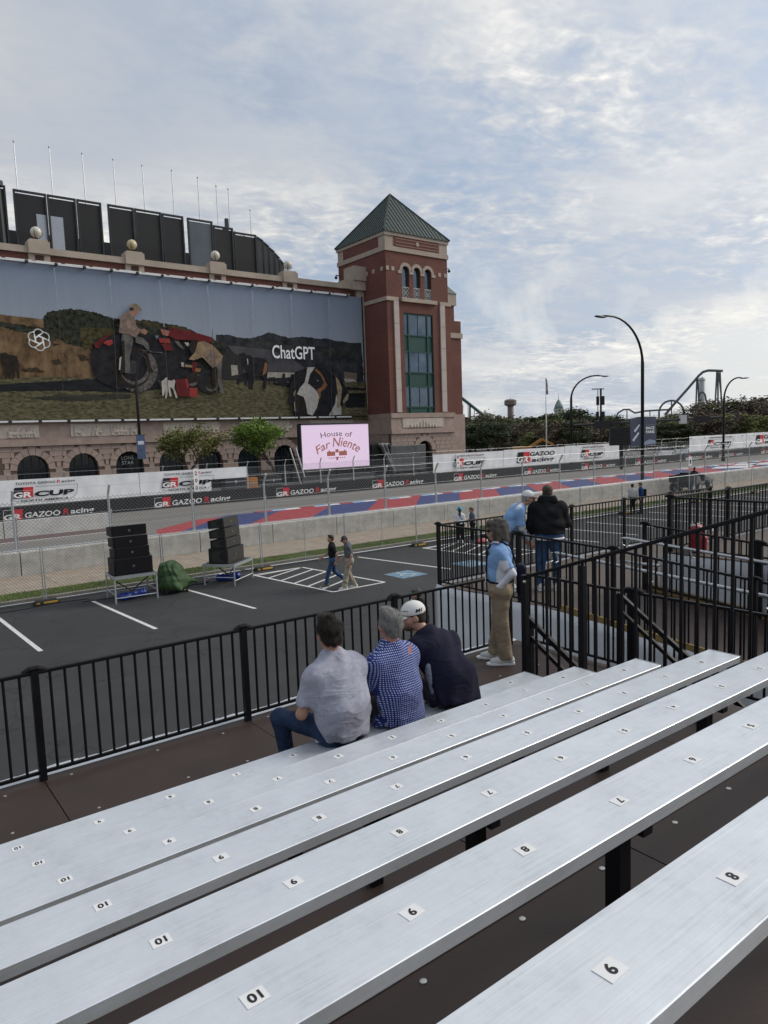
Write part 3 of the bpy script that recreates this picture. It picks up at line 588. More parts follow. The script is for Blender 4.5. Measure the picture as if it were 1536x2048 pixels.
part('arcade_backing', MB().bx(-14, 54.38, YB+1.2, YB+5.9, 0, 7.9), M_JOINT, bd)
part('string_course', MB().bx(-14, 54.4, YB-.22, YB+1.2, 5.42, 6.05), M_STONE, bd); part('frieze_band', MB().bx(-14, 54.38, YB-.06, YB+1.2, 6.05, 7.55), M_STONE, bd)
part('upper_course', MB().bx(-14, 54.4, YB-.2, YB+1.2, 7.55, 7.94), M_STONE, bd)
ARCH = [5.9, 10.45, 15.0, 19.62, 24.15, 28.65, 33.0, 37.7, 42.3, 46.9, 51.5]; AR, AZ = 1.42, 3.15; OR = 2.02
pier = MB()
def arch_wall(mb, x0, x1, z0, z1, y0, y1, cx, r, zs):
    n = 14; pts = [(x0, z0), (cx-r, z0)]+[(cx-r*math.cos(PI*k/n), zs+r*math.sin(PI*k/n)) for k in range(n+1)]+[(cx+r, z0), (x1, z0), (x1, z1), (x0, z1)]
    return mb.prism(pts, lambda a, b, d: (a, d, b), (y0, y1))
for i, cx in enumerate(ARCH):
    x0 = -14 if i == 0 else (ARCH[i-1]+cx)/2; x1 = 54.38 if i == len(ARCH)-1 else (cx+ARCH[i+1])/2
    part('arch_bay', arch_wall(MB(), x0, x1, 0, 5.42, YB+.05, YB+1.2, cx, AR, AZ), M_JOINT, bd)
    if 11 < cx < 45:
        w = part('arched_window', MB().prism([(cx-AR-.05, 0), (cx+AR+.05, 0)]+[(cx+(AR+.05)*math.cos(PI*k/14), AZ+(AR+.05)*math.sin(PI*k/14)) for k in range(15)], lambda a, b, d: (a, d, b), (YB+.75, YB+.8)), M_GLASS2 if cx in (37.7,) else M_GLASS, bd)
        fr = MB().bx(cx-AR, cx+AR, YB+.69, YB+.74, AZ-.05, AZ+.05).bx(cx-AR, cx+AR, YB+.69, YB+.74, 1.9, 2.0)
        for dx in (-.7, 0, .7): fr.bx(cx+dx-.04, cx+dx+.04, YB+.68, YB+.735, .2, AZ+math.sqrt(AR*AR-dx*dx))
        part('window_frame', fr, M_STEEL, w)
        if cx == 24.15:
            for s_, z_ in (('LONE', 3.72), ('STAR', 3.2)): text_part(s_, 'window_lettering', (lambda z_: lambda a, b: (cx-.62+1.24*a, YB+.66, z_+.36*b))(z_), mat('window_white_print', (.55, .55, .55), .6), w)
        n = 9
        for k in range(n):       # voussoirs
            a0 = PI*k/n+.012; a1 = PI*(k+1)/n-.012; ro = OR+(.22 if k == 4 else (.12 if k % 2 else 0))
            pts = [(cx+r_*math.cos(a), AZ+r_*math.sin(a)) for r_, a in ((AR, a0), (ro, a0), (ro, a1), (AR, a1))]
            pts = [(x, min(z, 5.40)) for x, z in pts]
            part('voussoir', MB().prism(pts, lambda a, b, d: (a, d, b), (YB-.03 if k == 4 else YB-.005, YB+.3)), M_STONE, bd)
# coursed blocks of the arcade
blk = {}; nb = 0; rb = random.Random(5)
for row in range(7):
    z0 = 1.75+.525*row; z1 = min(z0+.525, 5.41); zm = (z0+z1)/2
    cuts = []
    for cx in ARCH:
        if zm < AZ: hw = OR-.05 if zm > AZ-.3 else AR
        elif zm-AZ < OR+.05: hw = math.sqrt(max(0, (OR+.12)**2-(zm-AZ)**2))
        else: hw = 0
        cuts.append((cx-hw, cx+hw))
    for i in range(len(ARCH)-1):
        a = cuts[i][1]; b = cuts[i+1][0]
        if b-a < .12 or b < 12 or a > 41: continue
        k = max(1, round((b-a)/.98)); ph = (row % 2)*.5
        ed = [a]+[a+(b-a)*(j+ph if 0 < j else j)/k for j in range(1, k+(0 if ph == 0 else 0))]+[b]
        ed = sorted(set(round(e, 3) for e in ed if a <= e <= b))
        for e0, e1 in zip(ed[:-1], ed[1:]):
            if e1-e0 < .06: continue
            key = (round(e1-e0, 2), round(z1-z0, 2))
            if key not in blk:
                w, h = key; q = MB(); w2, h2 = w/2-.012, h/2-.012; c_ = .02
                q.add([(-w2, 0, -h2), (w2, 0, -h2), (w2, 0, h2), (-w2, 0, h2), (-w2+c_, -c_, -h2+c_), (w2-c_, -c_, -h2+c_), (w2-c_, -c_, h2-c_), (-w2+c_, -c_, h2-c_)], [(4, 5, 6, 7), (0, 1, 5, 4), (1, 2, 6, 5), (2, 3, 7, 6), (3, 0, 4, 7)]); blk[key] = q.mesh('stone_block', M_STONE)
            link('stone_block', blk[key], bd, ((e0+e1)/2, YB+.048-rb.uniform(0, .02), zm)); nb += 1
# carved frieze panels
rr = np.random.RandomState(11)
for x0, x1 in ((9.3, 15.75), (18.6, 25.0), (27.85, 34.15), (36.85, 43.1), (45.9, 52.2)):
    fp = part('frieze_panel', MB().bx(x0, x1, YB-.12, YB-.061, 6.2, 7.42), M_RELIEF, bd)
    if x0 < 40:
        pr_ = []
        for k in range(15):
            cx = x0+.3+(x1-x0-.6)*rr.rand(); h = .35+.45*rr.rand(); lean = rr.uniform(-.2, .2)
            pr_ += [cone((cx, 0, 6.28), (cx+lean, 0, 6.28+h), .09, .07, .05), ell((cx+lean*1.1, -.02, 6.28+h+.12), (.09, .07, .11), k=.04)]
            if k % 2: pr_ += [ell((cx+.3, -.01, 6.6), (.34, .09, .15), k=.06), cone((cx+.55, 0, 6.65), (cx+.72, 0, 6.98), .08, .06, .05), cone((cx+.1, 0, 6.28), (cx+.12, 0, 6.6), .05), cone((cx+.5, 0, 6.28), (cx+.45, 0, 6.6), .05)]
        o = sdf_part('carved_figures', pr_, .045, M_RELIEF, fp); o.location = (0, YB-.125, 0)
# parapet, coping, piers with globe lamps
part('parapet_louvre', MB().bx(-14, 54.38, YB-.01, YB+.4, 22.7, 23.3), M_BRK, bd); part('coping', MB().bx(-14, 53.6, YB-.28, YB+.75, 23.32, 23.92), M_STONE2, bd)
for i, cx in enumerate((8.05, 17.05, 26.0, 35.0, 44.0)):
    part('pier', MB().bx(cx-.95, cx+.95, YB-.16, YB+.6, 22.3, 23.3), M_STONE2, bd); part('pier_cap', MB().bx(cx-.95, cx+.95, YB-.46, YB+.9, 23.31, 24.45).bx(cx-.8, cx+.8, YB-.38, YB+.8, 24.45, 24.6), M_STONE2, bd)
    part('pier_grille', MB().bx(cx-.38, cx+.38, YB-.2, YB-.15, 22.75, 23.2), mat('oxide_grille', (.07, .028, .022), .8), bd)
    gl = thing('globe_lamp', 'white globe lamp on the parapet pier, '+['beyond the left edge of the photo', 'the one nearest the left edge of the photo', 'yellowish one above the tractor on the advertisement', 'third from the left', 'nearest to the brick tower'][i], 'lamp', (cx-.1, YB, 24.6), 0, 'globe lamps on the parapet')
    part('globe', MB().sphere((0, 0, .72), .5), mat('yellow_globe', (.55, .47, .27), .35, var=.15) if i == 2 else M_GLOBE, gl, True); part('stem', MB().tube([(0, 0, 0), (0, 0, .24)], .07, 8), M_STEEL, gl)
    for a in range(3): part('cage_arm', MB().tube([(.2*math.cos(a*2.1), .2*math.sin(a*2.1), .15), (.52*math.cos(a*2.1), .52*math.sin(a*2.1), .45), (.53*math.cos(a*2.1), .53*math.sin(a*2.1), .75)], .03, 6), M_STEEL, gl)
part('end_block', MB().bx(51.4, 53.1, YB-.5, YB+.9, 23.31, 24.3).bx(52.5, 54.36, YB-1.1, YB+1.1, 24.3, 26.0).bx(52.5, 54.36, YB-.9, YB+1.0, 23.2, 24.3), M_STONE2, bd)
part('corner_pilaster', MB().bx(53.3, 54.37, YB-.42, YB+.04, 7.95, 23.19), M_STONE2, bd)
for j in range(5): part('pilaster_joint', MB().bx(53.29, 54.375, YB-.425, YB-.3, 10.6+2.5*j, 10.63+2.5*j), M_JOINT, bd)
# floodlight strips above and below the advertisement
for z, yy, nm in ((22.40, YB-.75, 'upper'), (7.72, YB-.85, 'lower')):
    lt = thing('light_bar', 'row of white light tubes along the '+nm+' edge of the huge advertisement', 'lights', (0, yy, z))
    for k in range(22):
        x0 = -2+2.56*k
        if x0 > 51.5: break
        part('light_tube', MB().bx(x0, x0+2.25, -.07, .07, -.08, .08), M_WHITE, lt); part('bracket', MB().bx(x0+2.3, x0+2.5, -.12, .74 if nm == 'upper' else .6, -.12, .12), M_STEEL, lt)
        if nm == 'upper': part('light_tube', MB().bx(x0+.7, x0+2.9, .15, .27, .1, .2), M_WHITE, lt)
# ------------------------------------------------------------------ tower
XT0, XT1, YT, YT1 = 54.4, 64.3, 70.0, 80.0
tw = thing('brick_tower', 'square red brick tower with a green pyramid roof at the end of the stadium', 'tower', (0, 0, 0))
def ring(mb, x0, x1, y0, y1, z0, z1): return mb.bx(x0, x1, y0, y1, z0, z1)
# shaft front with openings is assembled from piers, spandrels and arches
WX = [(56.86, 57.98), (58.66, 59.76), (60.44, 61.56)]
part('shaft', MB().bx(XT0+.01, XT1+.3, YT+.5, YT1-.01, 7.9, 27.2), M_BRK, tw)
fb = MB(); fb.bx(XT0, 56.9, YT, YT+.49, 7.9, 21.3).bx(61.62, XT1+.35, YT, YT+.49, 7.9, 21.3).bx(56.9, 61.62, YT, YT+.49, 20.12, 21.3)
part('front_wall', fb, M_BRK, tw)
ub = MB(); ub.bx(XT0, 56.2, YT, YT+.49, 21.3, 27.2).bx(62.3, XT1, YT, YT+.49, 21.3, 27.2).bx(56.2, 62.3, YT, YT+.49, 26.4, 27.2).bx(56.2, 62.3, YT, YT+.49, 21.3, 21.85)
ed = [56.2, 58.32, 60.1, 62.3]
for k in range(3): arch_wall(ub, ed[k], ed[k+1], 21.85, 26.4, YT, YT+.49, sum(WX[k])/2, .56, 25.1)
part('upper_front_wall', ub, M_BRK, tw)
part('side_return', MB().bx(XT0-.02, XT0+.015, YT+.02, YT1, 21.4, 27.2), M_BRK, tw)
for k in range(3):
    cx = sum(WX[k])/2; w = part('arched_window', MB().prism([(cx-.56, 21.85), (cx+.56, 21.85)]+[(cx+.56*math.cos(PI*j/12), 25.1+.56*math.sin(PI*j/12)) for j in range(13)], lambda a, b, d: (a, d, b), (YT+.38, YT+.42)), M_GLASS2, tw)
    part('window_frame', MB().bx(cx-.56, cx+.56, YT+.33, YT+.375, 23.1, 23.2).bx(cx+.3, cx+.38, YT+.33, YT+.376, 21.85, 25.5), M_GREEN, w)
    g_ = MB()
    for x in (cx-.54, cx+.5): g_.bx(x, x+.05, YT+.05, YT+.1, 21.87, 23.2)
    g_.bx(cx-.54, cx+.55, YT+.05, YT+.1, 23.12, 23.2).bx(cx-.54, cx+.55, YT+.05, YT+.1, 21.87, 21.95)
    for a, b in (((-.5, 21.95), (.5, 23.1)), ((.5, 21.95), (-.5, 23.1)), ((0, 21.95), (-.5, 22.52)), ((-.5, 22.52), (0, 23.1)), ((0, 23.1), (.5, 22.52)), ((.5, 22.52), (0, 21.95))): g_.bar((cx+a[0], YT+.07, a[1]), (cx+b[0], YT+.07, b[1]), .045, .045)
    g_.tube([(cx+.2*math.cos(t), YT+.05, 22.52+.2*math.sin(t)) for t in np.linspace(0, 2*PI, 13)], .04, 5)
    part('balcony_grille', g_, mat('pale_iron', (.42, .43, .42), .5, .3), tw)
    for j in range(7):
        a0 = PI*j/7+.02; a1 = PI*(j+1)/7-.02; part('voussoir', MB().prism([(cx+r_*math.cos(a), 25.1+r_*math.sin(a)) for r_, a in ((.57, a0), (.97, a0), (.97, a1), (.57, a1))], lambda a, b, d: (a, d, b), (YT-.08, YT+.1)), M_STONE2, tw)
for x in (56.2, 58.0, 59.78, 61.57): part('impost', MB().bx(x+.02, x+.64, YT-.075, YT+.1, 24.72, 25.09), M_STONE2, tw)
for x in (54.44, 55.25, 62.75, 63.75): part('accent_block', MB().bx(x, x+.42, YT-.04, YT+.1, 24.95, 25.42), M_STONE2, tw)
for y in (70.5, 72.2, 73.6): part('accent_block', MB().bx(XT0-.06, XT0, y, y+.5, 24.95, 25.42), M_STONE2, tw)
part('sill_ledge', MB().bx(56.5, 62.2, YT-.35, YT-.002, 21.38, 21.82), M_STONE2, tw)
part('band', MB().bx(XT0-.12, 56.15, YT-.14, YT-.003, 21.38, 21.84).bx(XT0-.12, XT0-.003, YT-.003, YT1-.5, 21.38, 21.84), M_STONE2, tw); part('band', MB().bx(62.83, XT1+.42, YT-.14, YT-.003, 21.38, 21.84), M_STONE2, tw)
for x0, x1 in ((55.36, 56.12), (62.8, 63.6)):
    for j in range(5): part('pilaster_block', MB().bx(x0, x1, YT-.16, YT-.002, 8.02+2.675*j, 8.02+2.675*(j+1)-.03), mat('pale_limestone', (.47, .41, .37), .85, var=.1, scale=1), tw)
bw = part('big_window', MB().bx(56.9, 61.62, YT+.3, YT+.34, 7.95, 20.12), M_GLASS2, tw)
xs = [56.9, 57.72, 60.76, 61.62]
for z0, z1, sp in ((17.55, 20.0, 0), (15.55, 17.35, 1), (13.0, 15.35, 0), (11.3, 12.8, 1), (8.75, 11.1, 0), (7.97, 8.6, 1)):
    for a, b in zip(xs[:-1], xs[1:]):
        for c, d in (((a, b),) if (sp or b-a < 2) else ((a, (a+b)/2), ((a+b)/2, b))): part('spandrel' if sp else 'pane', MB().bx(c+.06, d-.06, YT+.20, YT+.28, z0, z1), M_GREEN if sp else M_GLASS2, bw)
mu = MB()
for x in xs: mu.bx(x-.09, x+.09, YT+.08, YT+.3, 7.95, 20.1)
for z in (20.0, 17.45, 15.45, 12.9, 11.2, 8.67): mu.bx(56.9, 61.62, YT+.1, YT+.29, z-.08, z+.08)
part('window_frame', mu, M_GREEN, bw)
# entablature and roof
part('lower_cornice', MB().bx(XT0-.14, XT1+.14, YT-.14, YT1+.14, 27.2, 27.75), M_STONE2, tw); part('entablature', MB().bx(XT0-.03, XT1+.03, YT-.03, YT1+.03, 27.75, 29.0), M_STONE2, tw)
part('upper_cornice', MB().bx(XT0-.17, XT1+.17, YT-.17, YT1+.17, 29.0, 29.45), M_STONE2, tw)
pn = part('brick_panel', MB().bx(55.7, 62.9, YT-.1, YT-.031, 27.78, 28.98), M_BRK, tw)
for z in (27.98, 28.36, 28.74): part('moulding', MB().bx(55.95, 62.65, YT-.14, YT-.101, z-.06, z+.06), mat('pinkish_stone', (.26, .15, .12), .8), pn)
part('rosette', MB().sphere((59.3, YT-.14, 28.36), (.28, .08, .28)), M_STONE2, pn, True)
part('brick_panel', MB().bx(XT0-.1, XT0-.031, YT+1.3, YT1-1.3, 27.78, 28.98), M_BRK, tw)
ap = np.array([59.35, 75.0, 35.75]); e0 = [(XT0-.3, YT-.3), (XT1+.3, YT-.3), (XT1+.3, YT1+.3), (XT0-.3, YT1+.3)]
rfp = part('roof', MB().add([(x, y, 29.46) for x, y in e0]+[tuple(ap)]+[(x, y, 29.38) for x, y in e0], [(0, 1, 4), (1, 2, 4), (2, 3, 4), (3, 0, 4), (5, 6, 1, 0), (6, 7, 2, 1), (7, 8, 3, 2), (8, 5, 0, 3), (8, 7, 6, 5)]), M_ROOF, tw)
for (A, B) in ((e0[0], e0[1]), (e0[3], e0[0])):
    A = np.array([*A, 29.46]); B = np.array([*B, 29.46]); n = 18
    for k in range(1, n):
        s_ = A+(B-A)*k/n; f = min(k/n, 1-k/n)*2; mid = (A+B)/2; top = s_+(ap-mid)*f; part('seam', MB().bar(s_+(0, 0, .03), top+(0, 0, .03), .07, .09), M_ROOF, rfp)
for x, y in e0: part('ridge', MB().bar((x, y, 29.5), tuple(ap+(0, 0, .03)), .2, .14), M_ROOF, rfp)
# stone base
part('base_band', MB().bx(XT0-.06, XT1+.62, YT-.2, YT1, 7.35, 7.92), M_STONE, tw); part('base_frieze', MB().bx(XT0-.02, XT1+.58, YT-.06, YT1, 5.95, 7.35), M_STONE, tw); part('base_course', MB().bx(XT0-.08, XT1+.64, YT-.22, YT1, 5.4, 5.95), M_STONE, tw)
fpt = part('frieze_panel', MB().bx(56.15, 62.87, YT-.14, YT-.061, 6.14, 7.28), M_RELIEF, tw)
pr_ = []
for k in range(9): cx = 57.5+.5*k; pr_ += [cone((cx, 0, 6.2), (cx+rr.uniform(-.1, .1), 0, 6.45+.5*math.exp(-((k-4)/1.6)**2)), .16, .1, .08)]
o = sdf_part('carved_figures', pr_, .05, M_RELIEF, fpt); o.location = (0, YT-.14, 0)
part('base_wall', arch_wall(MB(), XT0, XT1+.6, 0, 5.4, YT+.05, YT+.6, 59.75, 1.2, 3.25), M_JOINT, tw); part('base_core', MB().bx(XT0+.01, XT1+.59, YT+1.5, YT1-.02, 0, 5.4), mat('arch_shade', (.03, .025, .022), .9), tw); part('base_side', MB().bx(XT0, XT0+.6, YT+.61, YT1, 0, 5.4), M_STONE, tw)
for k in range(9):
    a0 = PI*k/9+.012; a1 = PI*(k+1)/9-.012; ro = 1.85+(.25 if k == 4 else 0)
    part('voussoir', MB().prism([(59.75+r_*math.cos(a), min(5.39, 3.25+r_*math.sin(a))) for r_, a in ((1.2, a0), (ro, a0), (ro, a1), (1.2, a1))], lambda a, b, d: (a, d, b), (YT-.01, YT+.3)), M_STONE, tw)
for row in range(7):
    z0 = 1.75+.525*row; z1 = min(5.39, z0+.525); zm = (z0+z1)/2; hw = 1.85 if zm < 3.25 else math.sqrt(max(0, 1.97**2-(zm-3.25)**2)); hw = 1.2 if zm < 3.0 else hw
    for a, b in ((XT0, 59.75-hw), (59.75+hw, XT1+.6)):
        k = max(1, round((b-a)/.95)); ph = .5*(row % 2)
        ed = sorted({a, b, *[a+(b-a)*(j-ph)/k for j in range(1, k+1) if 0 < (j-ph)/k < 1]})
        for e_0, e_1 in zip(ed[:-1], ed[1:]):
            key = (round(e_1-e_0, 2), round(z1-z0, 2))
            if key not in blk:
                w, h = key; w2, h2 = w/2-.012, h/2-.012; c_ = .02
                blk[key] = MB().add([(-w2, 0, -h2), (w2, 0, -h2), (w2, 0, h2), (-w2, 0, h2), (-w2+c_, -c_, -h2+c_), (w2-c_, -c_, -h2+c_), (w2-c_, -c_, h2-c_), (-w2+c_, -c_, h2-c_)], [(4, 5, 6, 7), (0, 1, 5, 4), (1, 2, 6, 5), (2, 3, 7, 6), (3, 0, 4, 7)]).mesh('stone_block', M_STONE)
            link('stone_block', blk[key], tw, ((e_0+e_1)/2, YT+.048, zm))
for (px, py, y) in ((898, 540, 70), (672, 553, 78)):
    c = atY(px, py, y); q = thing('security_camera', 'small dome security camera on the '+('right' if px > 800 else 'left')+' side of the brick tower', 'camera', tuple(c)); part('arm', MB().tube([(-.7 if px > 800 else .7, 0, .1), (0, 0, .15), (0, 0, 0)], .06, 6), M_STEEL, q); part('dome', MB().sphere((0, 0, -.15), .2, 10, 6), M_STEEL, q, True)
# wing behind the tower on the right
wg = thing('stadium_wing', 'narrow brick corner wing with green roof showing behind the right edge of the tower', 'building', (0, 0, 0))
part('wall', MB().bx(66.0, 72.6, 76.5, 84, 7.9, 21.0), M_BRK, wg); part('stone_base', MB().bx(65.9, 72.8, 76.3, 84, 0, 7.9), M_STONE, wg); part('band', MB().bx(65.9, 72.8, 76.35, 84.1, 18.6, 19.3), M_STONE2, wg)
part('upper_wall', MB().bx(65.5, 72.3, 77.5, 84, 21.0, 23.3), M_BRK, wg); part('cornice', MB().bx(65.3, 72.6, 77.3, 84.2, 23.3, 24.9), M_STONE2, wg)
part('roof', MB().add([(65.2, 77.2, 24.91), (72.7, 77.2, 24.91), (72.7, 84.3, 24.91), (65.2, 84.3, 24.91), (68.9, 80.7, 29.6)], [(0, 1, 4), (1, 2, 4), (2, 3, 4), (3, 0, 4), (3, 2, 1, 0)]), M_ROOF, wg)
# ------------------------------------------------------------------ dark screen structure above the parapet
M_MESHSCR = mat('dark_shade_mesh', (.012, .013, .015), .6, var=.2, scale=.4, alpha=.93); M_GREYPANEL = mat('grey_translucent_panel', (.10, .12, .14), .25, var=.2, scale=.3)
US = 85.0
part('rear_stand_wall', MB().bx(-14, 49, US+6, US+14, 20, 29.5), M_STEEL, bd)
scr_ = [(12.6, 16.6, 24.2, 32.3), (17.3, 20.5, 24.2, 32.1), (20.6, 23.5, 24.2, 32.1), (23.6, 26.2, 24.2, 32.1), (26.9, 29.8, 25.2, 32.1), (29.9, 33.0, 25.2, 32.1), (33.1, 35.7, 25.2, 32.05), (36.2, 39.4, 24.2, 32.0), (39.5, 42.1, 24.2, 31.6), (42.2, 45.3, 24.2, 31.2)]
where = ['at the left edge of the photo', 'behind the leftmost globe lamp', 'with a bright gap painted at its left', 'third panel of the left group', 'left panel of the middle group', 'centre panel of the middle group', 'right panel of the middle group', 'greyish panel right of the middle group', 'panel left of the rooftop railing', 'last full panel before the screen narrows']
for i, (x0, x1, z0, z1) in enumerate(scr_):
    t = thing('screen_panel', 'dark steel framed mesh screen above the parapet, '+where[i], 'screen panel', (x0, US, z0), 0, 'dark screens above the parapet'); w = x1-x0; h = z1-z0
    part('mesh_sheet', MB().bx(.1, w-.1, -.02, .02, .1, h-.35), M_MESHSCR if i != 7 else M_GREYPANEL, t)
    part('frame', MB().bx(0, .18, -.14, .14, 0, h).bx(w-.18, w, -.14, .14, 0, h).bx(.18, w-.18, -.12, .12, h-.2, h).bx(.18, w-.18, -.12, .12, 0, .2), M_STEEL, t)
    part('brace', MB().bar((w*.5, .2, 0), (w-.1, .2, h*.6), .16, .16), M_STEEL, t)
    if i in (1, 2): part('sky_gap_sheet', MB().bx(w*.65 if i == 1 else .2, w-.15 if i == 1 else w*.5, -.05, -.025, .3 if i == 1 else 1.6, h-2.2), mat('pale_sky_panel', (.38, .42, .48), .3, var=.1), t)  # sky brightness through a gap, painted as a pale sheet over the mesh
nar = [(45.4, 46.2, 31.0, 30.6), (46.3, 47.0, 30.5, 30.0), (47.1, 47.8, 29.9, 29.4), (47.9, 48.5, 29.3, 28.7), (48.6, 49.2, 28.6, 27.9)]
for i, (x0, x1, za, zb) in enumerate(nar):
    t = thing('screen_panel', 'narrow slanting screen bay stepping down toward the brick tower, '+['tallest', 'second tallest', 'middle', 'second lowest', 'lowest'][i]+' of five', 'screen panel', (x0, US, 24.2), 0, 'narrow screens stepping down')
    part('mesh_sheet', MB().add([(.05, 0, 0), (x1-x0, 0, 0), (x1-x0, 0, zb-24.2), (.05, 0, za-24.2), (.05, .04, 0), (x1-x0, .04, 0), (x1-x0, .04, zb-24.2), (.05, .04, za-24.2)], [(0, 1, 2, 3), (7, 6, 5, 4), (3, 2, 6, 7)]), mat('grey_mesh', (.04, .045, .05), .5, var=.2, alpha=.9), t); part('frame', MB().bar((0, 0, 0), (0, 0, za-24.2), .14, .14).bar((0, 0, za-24.2), (x1-x0+.1, 0, zb-24.2), .14, .16), M_STEEL, t)
mst = thing('roof_mast', 'thick dark mast rising at the left edge of the photo above the screens', 'mast', (15.9, US-.5, 24.2)); part('mast', MB().tube([(0, 0, 0), (-.15, 0, 13.0)], [.35, .2], 8), M_STEEL, mst); part('collar', MB().tube([(0, 0, 7.8), (0, 0, 8.3)], .45, 8), M_STEEL, mst)
rl = thing('rooftop_railing', 'grey rooftop stair railing above the narrowing screens', 'railing', (43.2, 88, 30.5))
for k in range(9): part('post', MB().tube([(.75*k, 0, -.4*k*.55), (.75*k, 0, 1.9-.4*k*.55)], .04, 5), M_GALV, rl)
for z in (.7, 1.3, 1.9): part('rail', MB().tube([(0, 0, z), (6, 0, z-1.76)], .04, 5), M_GALV, rl)
part('plinth', MB().bx(-.2, 6.2, -.5, .5, -3.6, -1.7), M_GREYPANEL, rl); part('vent', MB().bx(-.9, -.3, -.3, .3, -1, 2.0).bx(-.6, -.2, -.2, .2, 2.0, 3.1), M_STEEL, rl)
for i, (px, py) in enumerate(((27, 283), (98, 294), (164, 307), (226, 319), (284, 331), (343, 341), (395, 355), (432, 372), (456, 378), (500, 420))):
    p = atY(px, py, 95); t = thing('roof_flagpole', 'thin bare grey flagpole above the stadium screens, number %s from the left' % ('first second third fourth fifth sixth seventh eighth ninth last'.split()[i]), 'flagpole', (p[0], 95, 22)); h = p[2]-22
    t['label'] = 'thin bare grey flagpole above the stadium screens, '+'first second third fourth fifth sixth seventh eighth ninth tenth'.split()[i]+' from the left'; t['group'] = 'flagpoles above the stadium'
    part('pole', MB().tube([(0, 0, 0), (0, 0, h)], [.09, .05], 6), M_GALV, t); part('finial', MB().sphere((0, 0, h), .12, 8, 6), M_GALV, t, True)
part('rear_deck', MB().bx(-14, 52, 92, 100, 20, 22.01), M_STEEL, bd)
# ------------------------------------------------------------------ the huge printed advertisement
YA = 74.55
def prn(name, col, var=.3, scale=1.2, stretch=(1, 1, 1)): return mat('print_'+name, col, .75, var=var, scale=scale, stretch=stretch, spec=.1)
m = mat('print_sky', (.22, .27, .36), .7, var=0, spec=.1); t = m.node_tree; c = t.nodes.new('ShaderNodeTexCoord'); s_ = t.nodes.new('ShaderNodeSeparateXYZ'); t.links.new(c.outputs['Object'], s_.inputs[0])
mp_ = t.nodes.new('ShaderNodeMapping'); t.links.new(c.outputs['Object'], mp_.inputs[0]); mp_.inputs['Scale'].default_value = (.5, 1, .12)
t.links.new(mixc(t, mth(t, 'MULTIPLY', noise(t, mp_.outputs[0], 1.6, 5, .6), .35), ramp(t, mth(t, 'DIVIDE', mth(t, 'SUBTRACT', s_.outputs[2], 7.8), 14.6), [(.45, (.36, .40, .46)), (1.0, (.22, .27, .36))]), (.17, .20, .26)), bsdf(m).inputs['Base Color'])
bn = t.nodes.new('ShaderNodeBump'); bn.inputs['Strength'].default_value = .5; bn.inputs['Distance'].default_value = .08; t.links.new(noise(t, mp_.outputs[0], 1.3, 3, .5), bn.inputs['Height']); t.links.new(bn.outputs[0], bsdf(m).inputs['Normal'])
ad = tag(part('advertising_banner', MB().bx(-2, 53.9, YA, YA+.12, 7.95, 22.4), m), 'huge printed farm scene advertisement with tractor and dogs hung across the stadium facade', 'billboard')
fn = thing('banner_frame', 'black edge cable and trim strip along the right end of the advertisement', 'frame', (53.98, YA, 7.9)); part('trim', MB().bx(-.06, .06, -.1, .1, 0, 14.6), M_STEEL, fn)
LAY = [0]
def art(name, fr, pts, m, par=None, dy=None):
    ox, oy, k = fr; LAY[0] += 1; y = YA-.004-.004*LAY[0]
    P_ = [atY(ox+x/k, oy+yy/k, YA) for x, yy in pts]; return part(name, MB().add([(p[0], y, p[2]) for p in P_], [tuple(range(len(P_)))]), m, ad)
def oval(cx, cy, rx, ry, n=22, a0=0, a1=2*PI): return [(cx+rx*math.cos(a0+(a1-a0)*k/n), cy+ry*math.sin(a0+(a1-a0)*k/n)) for k in range(n)]
def rough(pts, amp, step=14, seed=1):
    g = random.Random(seed); o = []
    for i in range(len(pts)):
        a = pts[i]; b = pts[(i+1) % len(pts)]; n = max(1, int(math.hypot(b[0]-a[0], b[1]-a[1])/step))
        for k in range(n): o.append((a[0]+(b[0]-a[0])*k/n+(g.uniform(-amp, amp) if k or amp < 4 else 0), a[1]+(b[1]-a[1])*k/n+g.uniform(-amp, amp)))
    return o
F1, F2, F3, FP = (160, 590, 5.12), (440, 640, 5.12), (0, 500, 5.688), (0, 0, 1)
HILL = prn('far_hill', (.034, .037, .041), .7, .9); GOLD = prn('dry_grass_hill', (.155, .10, .056), .75, 1.1, (1, 1, .6)); TREE = prn('dark_trees', (.030, .033, .025), .95, 2.2); OLV = prn('olive_bushes', (.065, .055, .026), .7, 2.2)
GRS = prn('field', (.105, .095, .055), .65, 3.2, (.6, 1, 1.6)); SHD = prn('field_dark', (.020, .021, .024), .4, 2, (.3, 1, 2)); BLK = prn('black', (.022, .022, .026), .5, 1.5)
TYR = prn('tyre_grey', (.12, .11, .105), .5, 3); RIM = prn('rim_grey', (.05, .05, .055), .4, 2); RED = prn('tractor_red', (.125, .022, .024), .3, 1); RED2 = prn('bright_red', (.29, .045, .042), .25, 1.5); PNK = prn('pink_red', (.34, .13, .11), .2)
JKT = prn('brown_jacket', (.20, .145, .12), .4, 2.6); TANJ = prn('tan_jacket', (.26, .185, .115), .35, 2.2); PNT = prn('grey_trousers', (.115, .108, .10), .4, 2); DRK = prn('dark_brown', (.028, .023, .02), .4, 2)
SKN = prn('skin', (.33, .18, .125), .2); CAPC = prn('cap_tan', (.22, .17, .11), .3, 3); WHT = prn('white_fur', (.45, .42, .39), .2, 2.5); BRN = prn('brown_fur', (.24, .115, .055), .35, 3); CRM = prn('cream_fur', (.30, .235, .15), .35, 3)
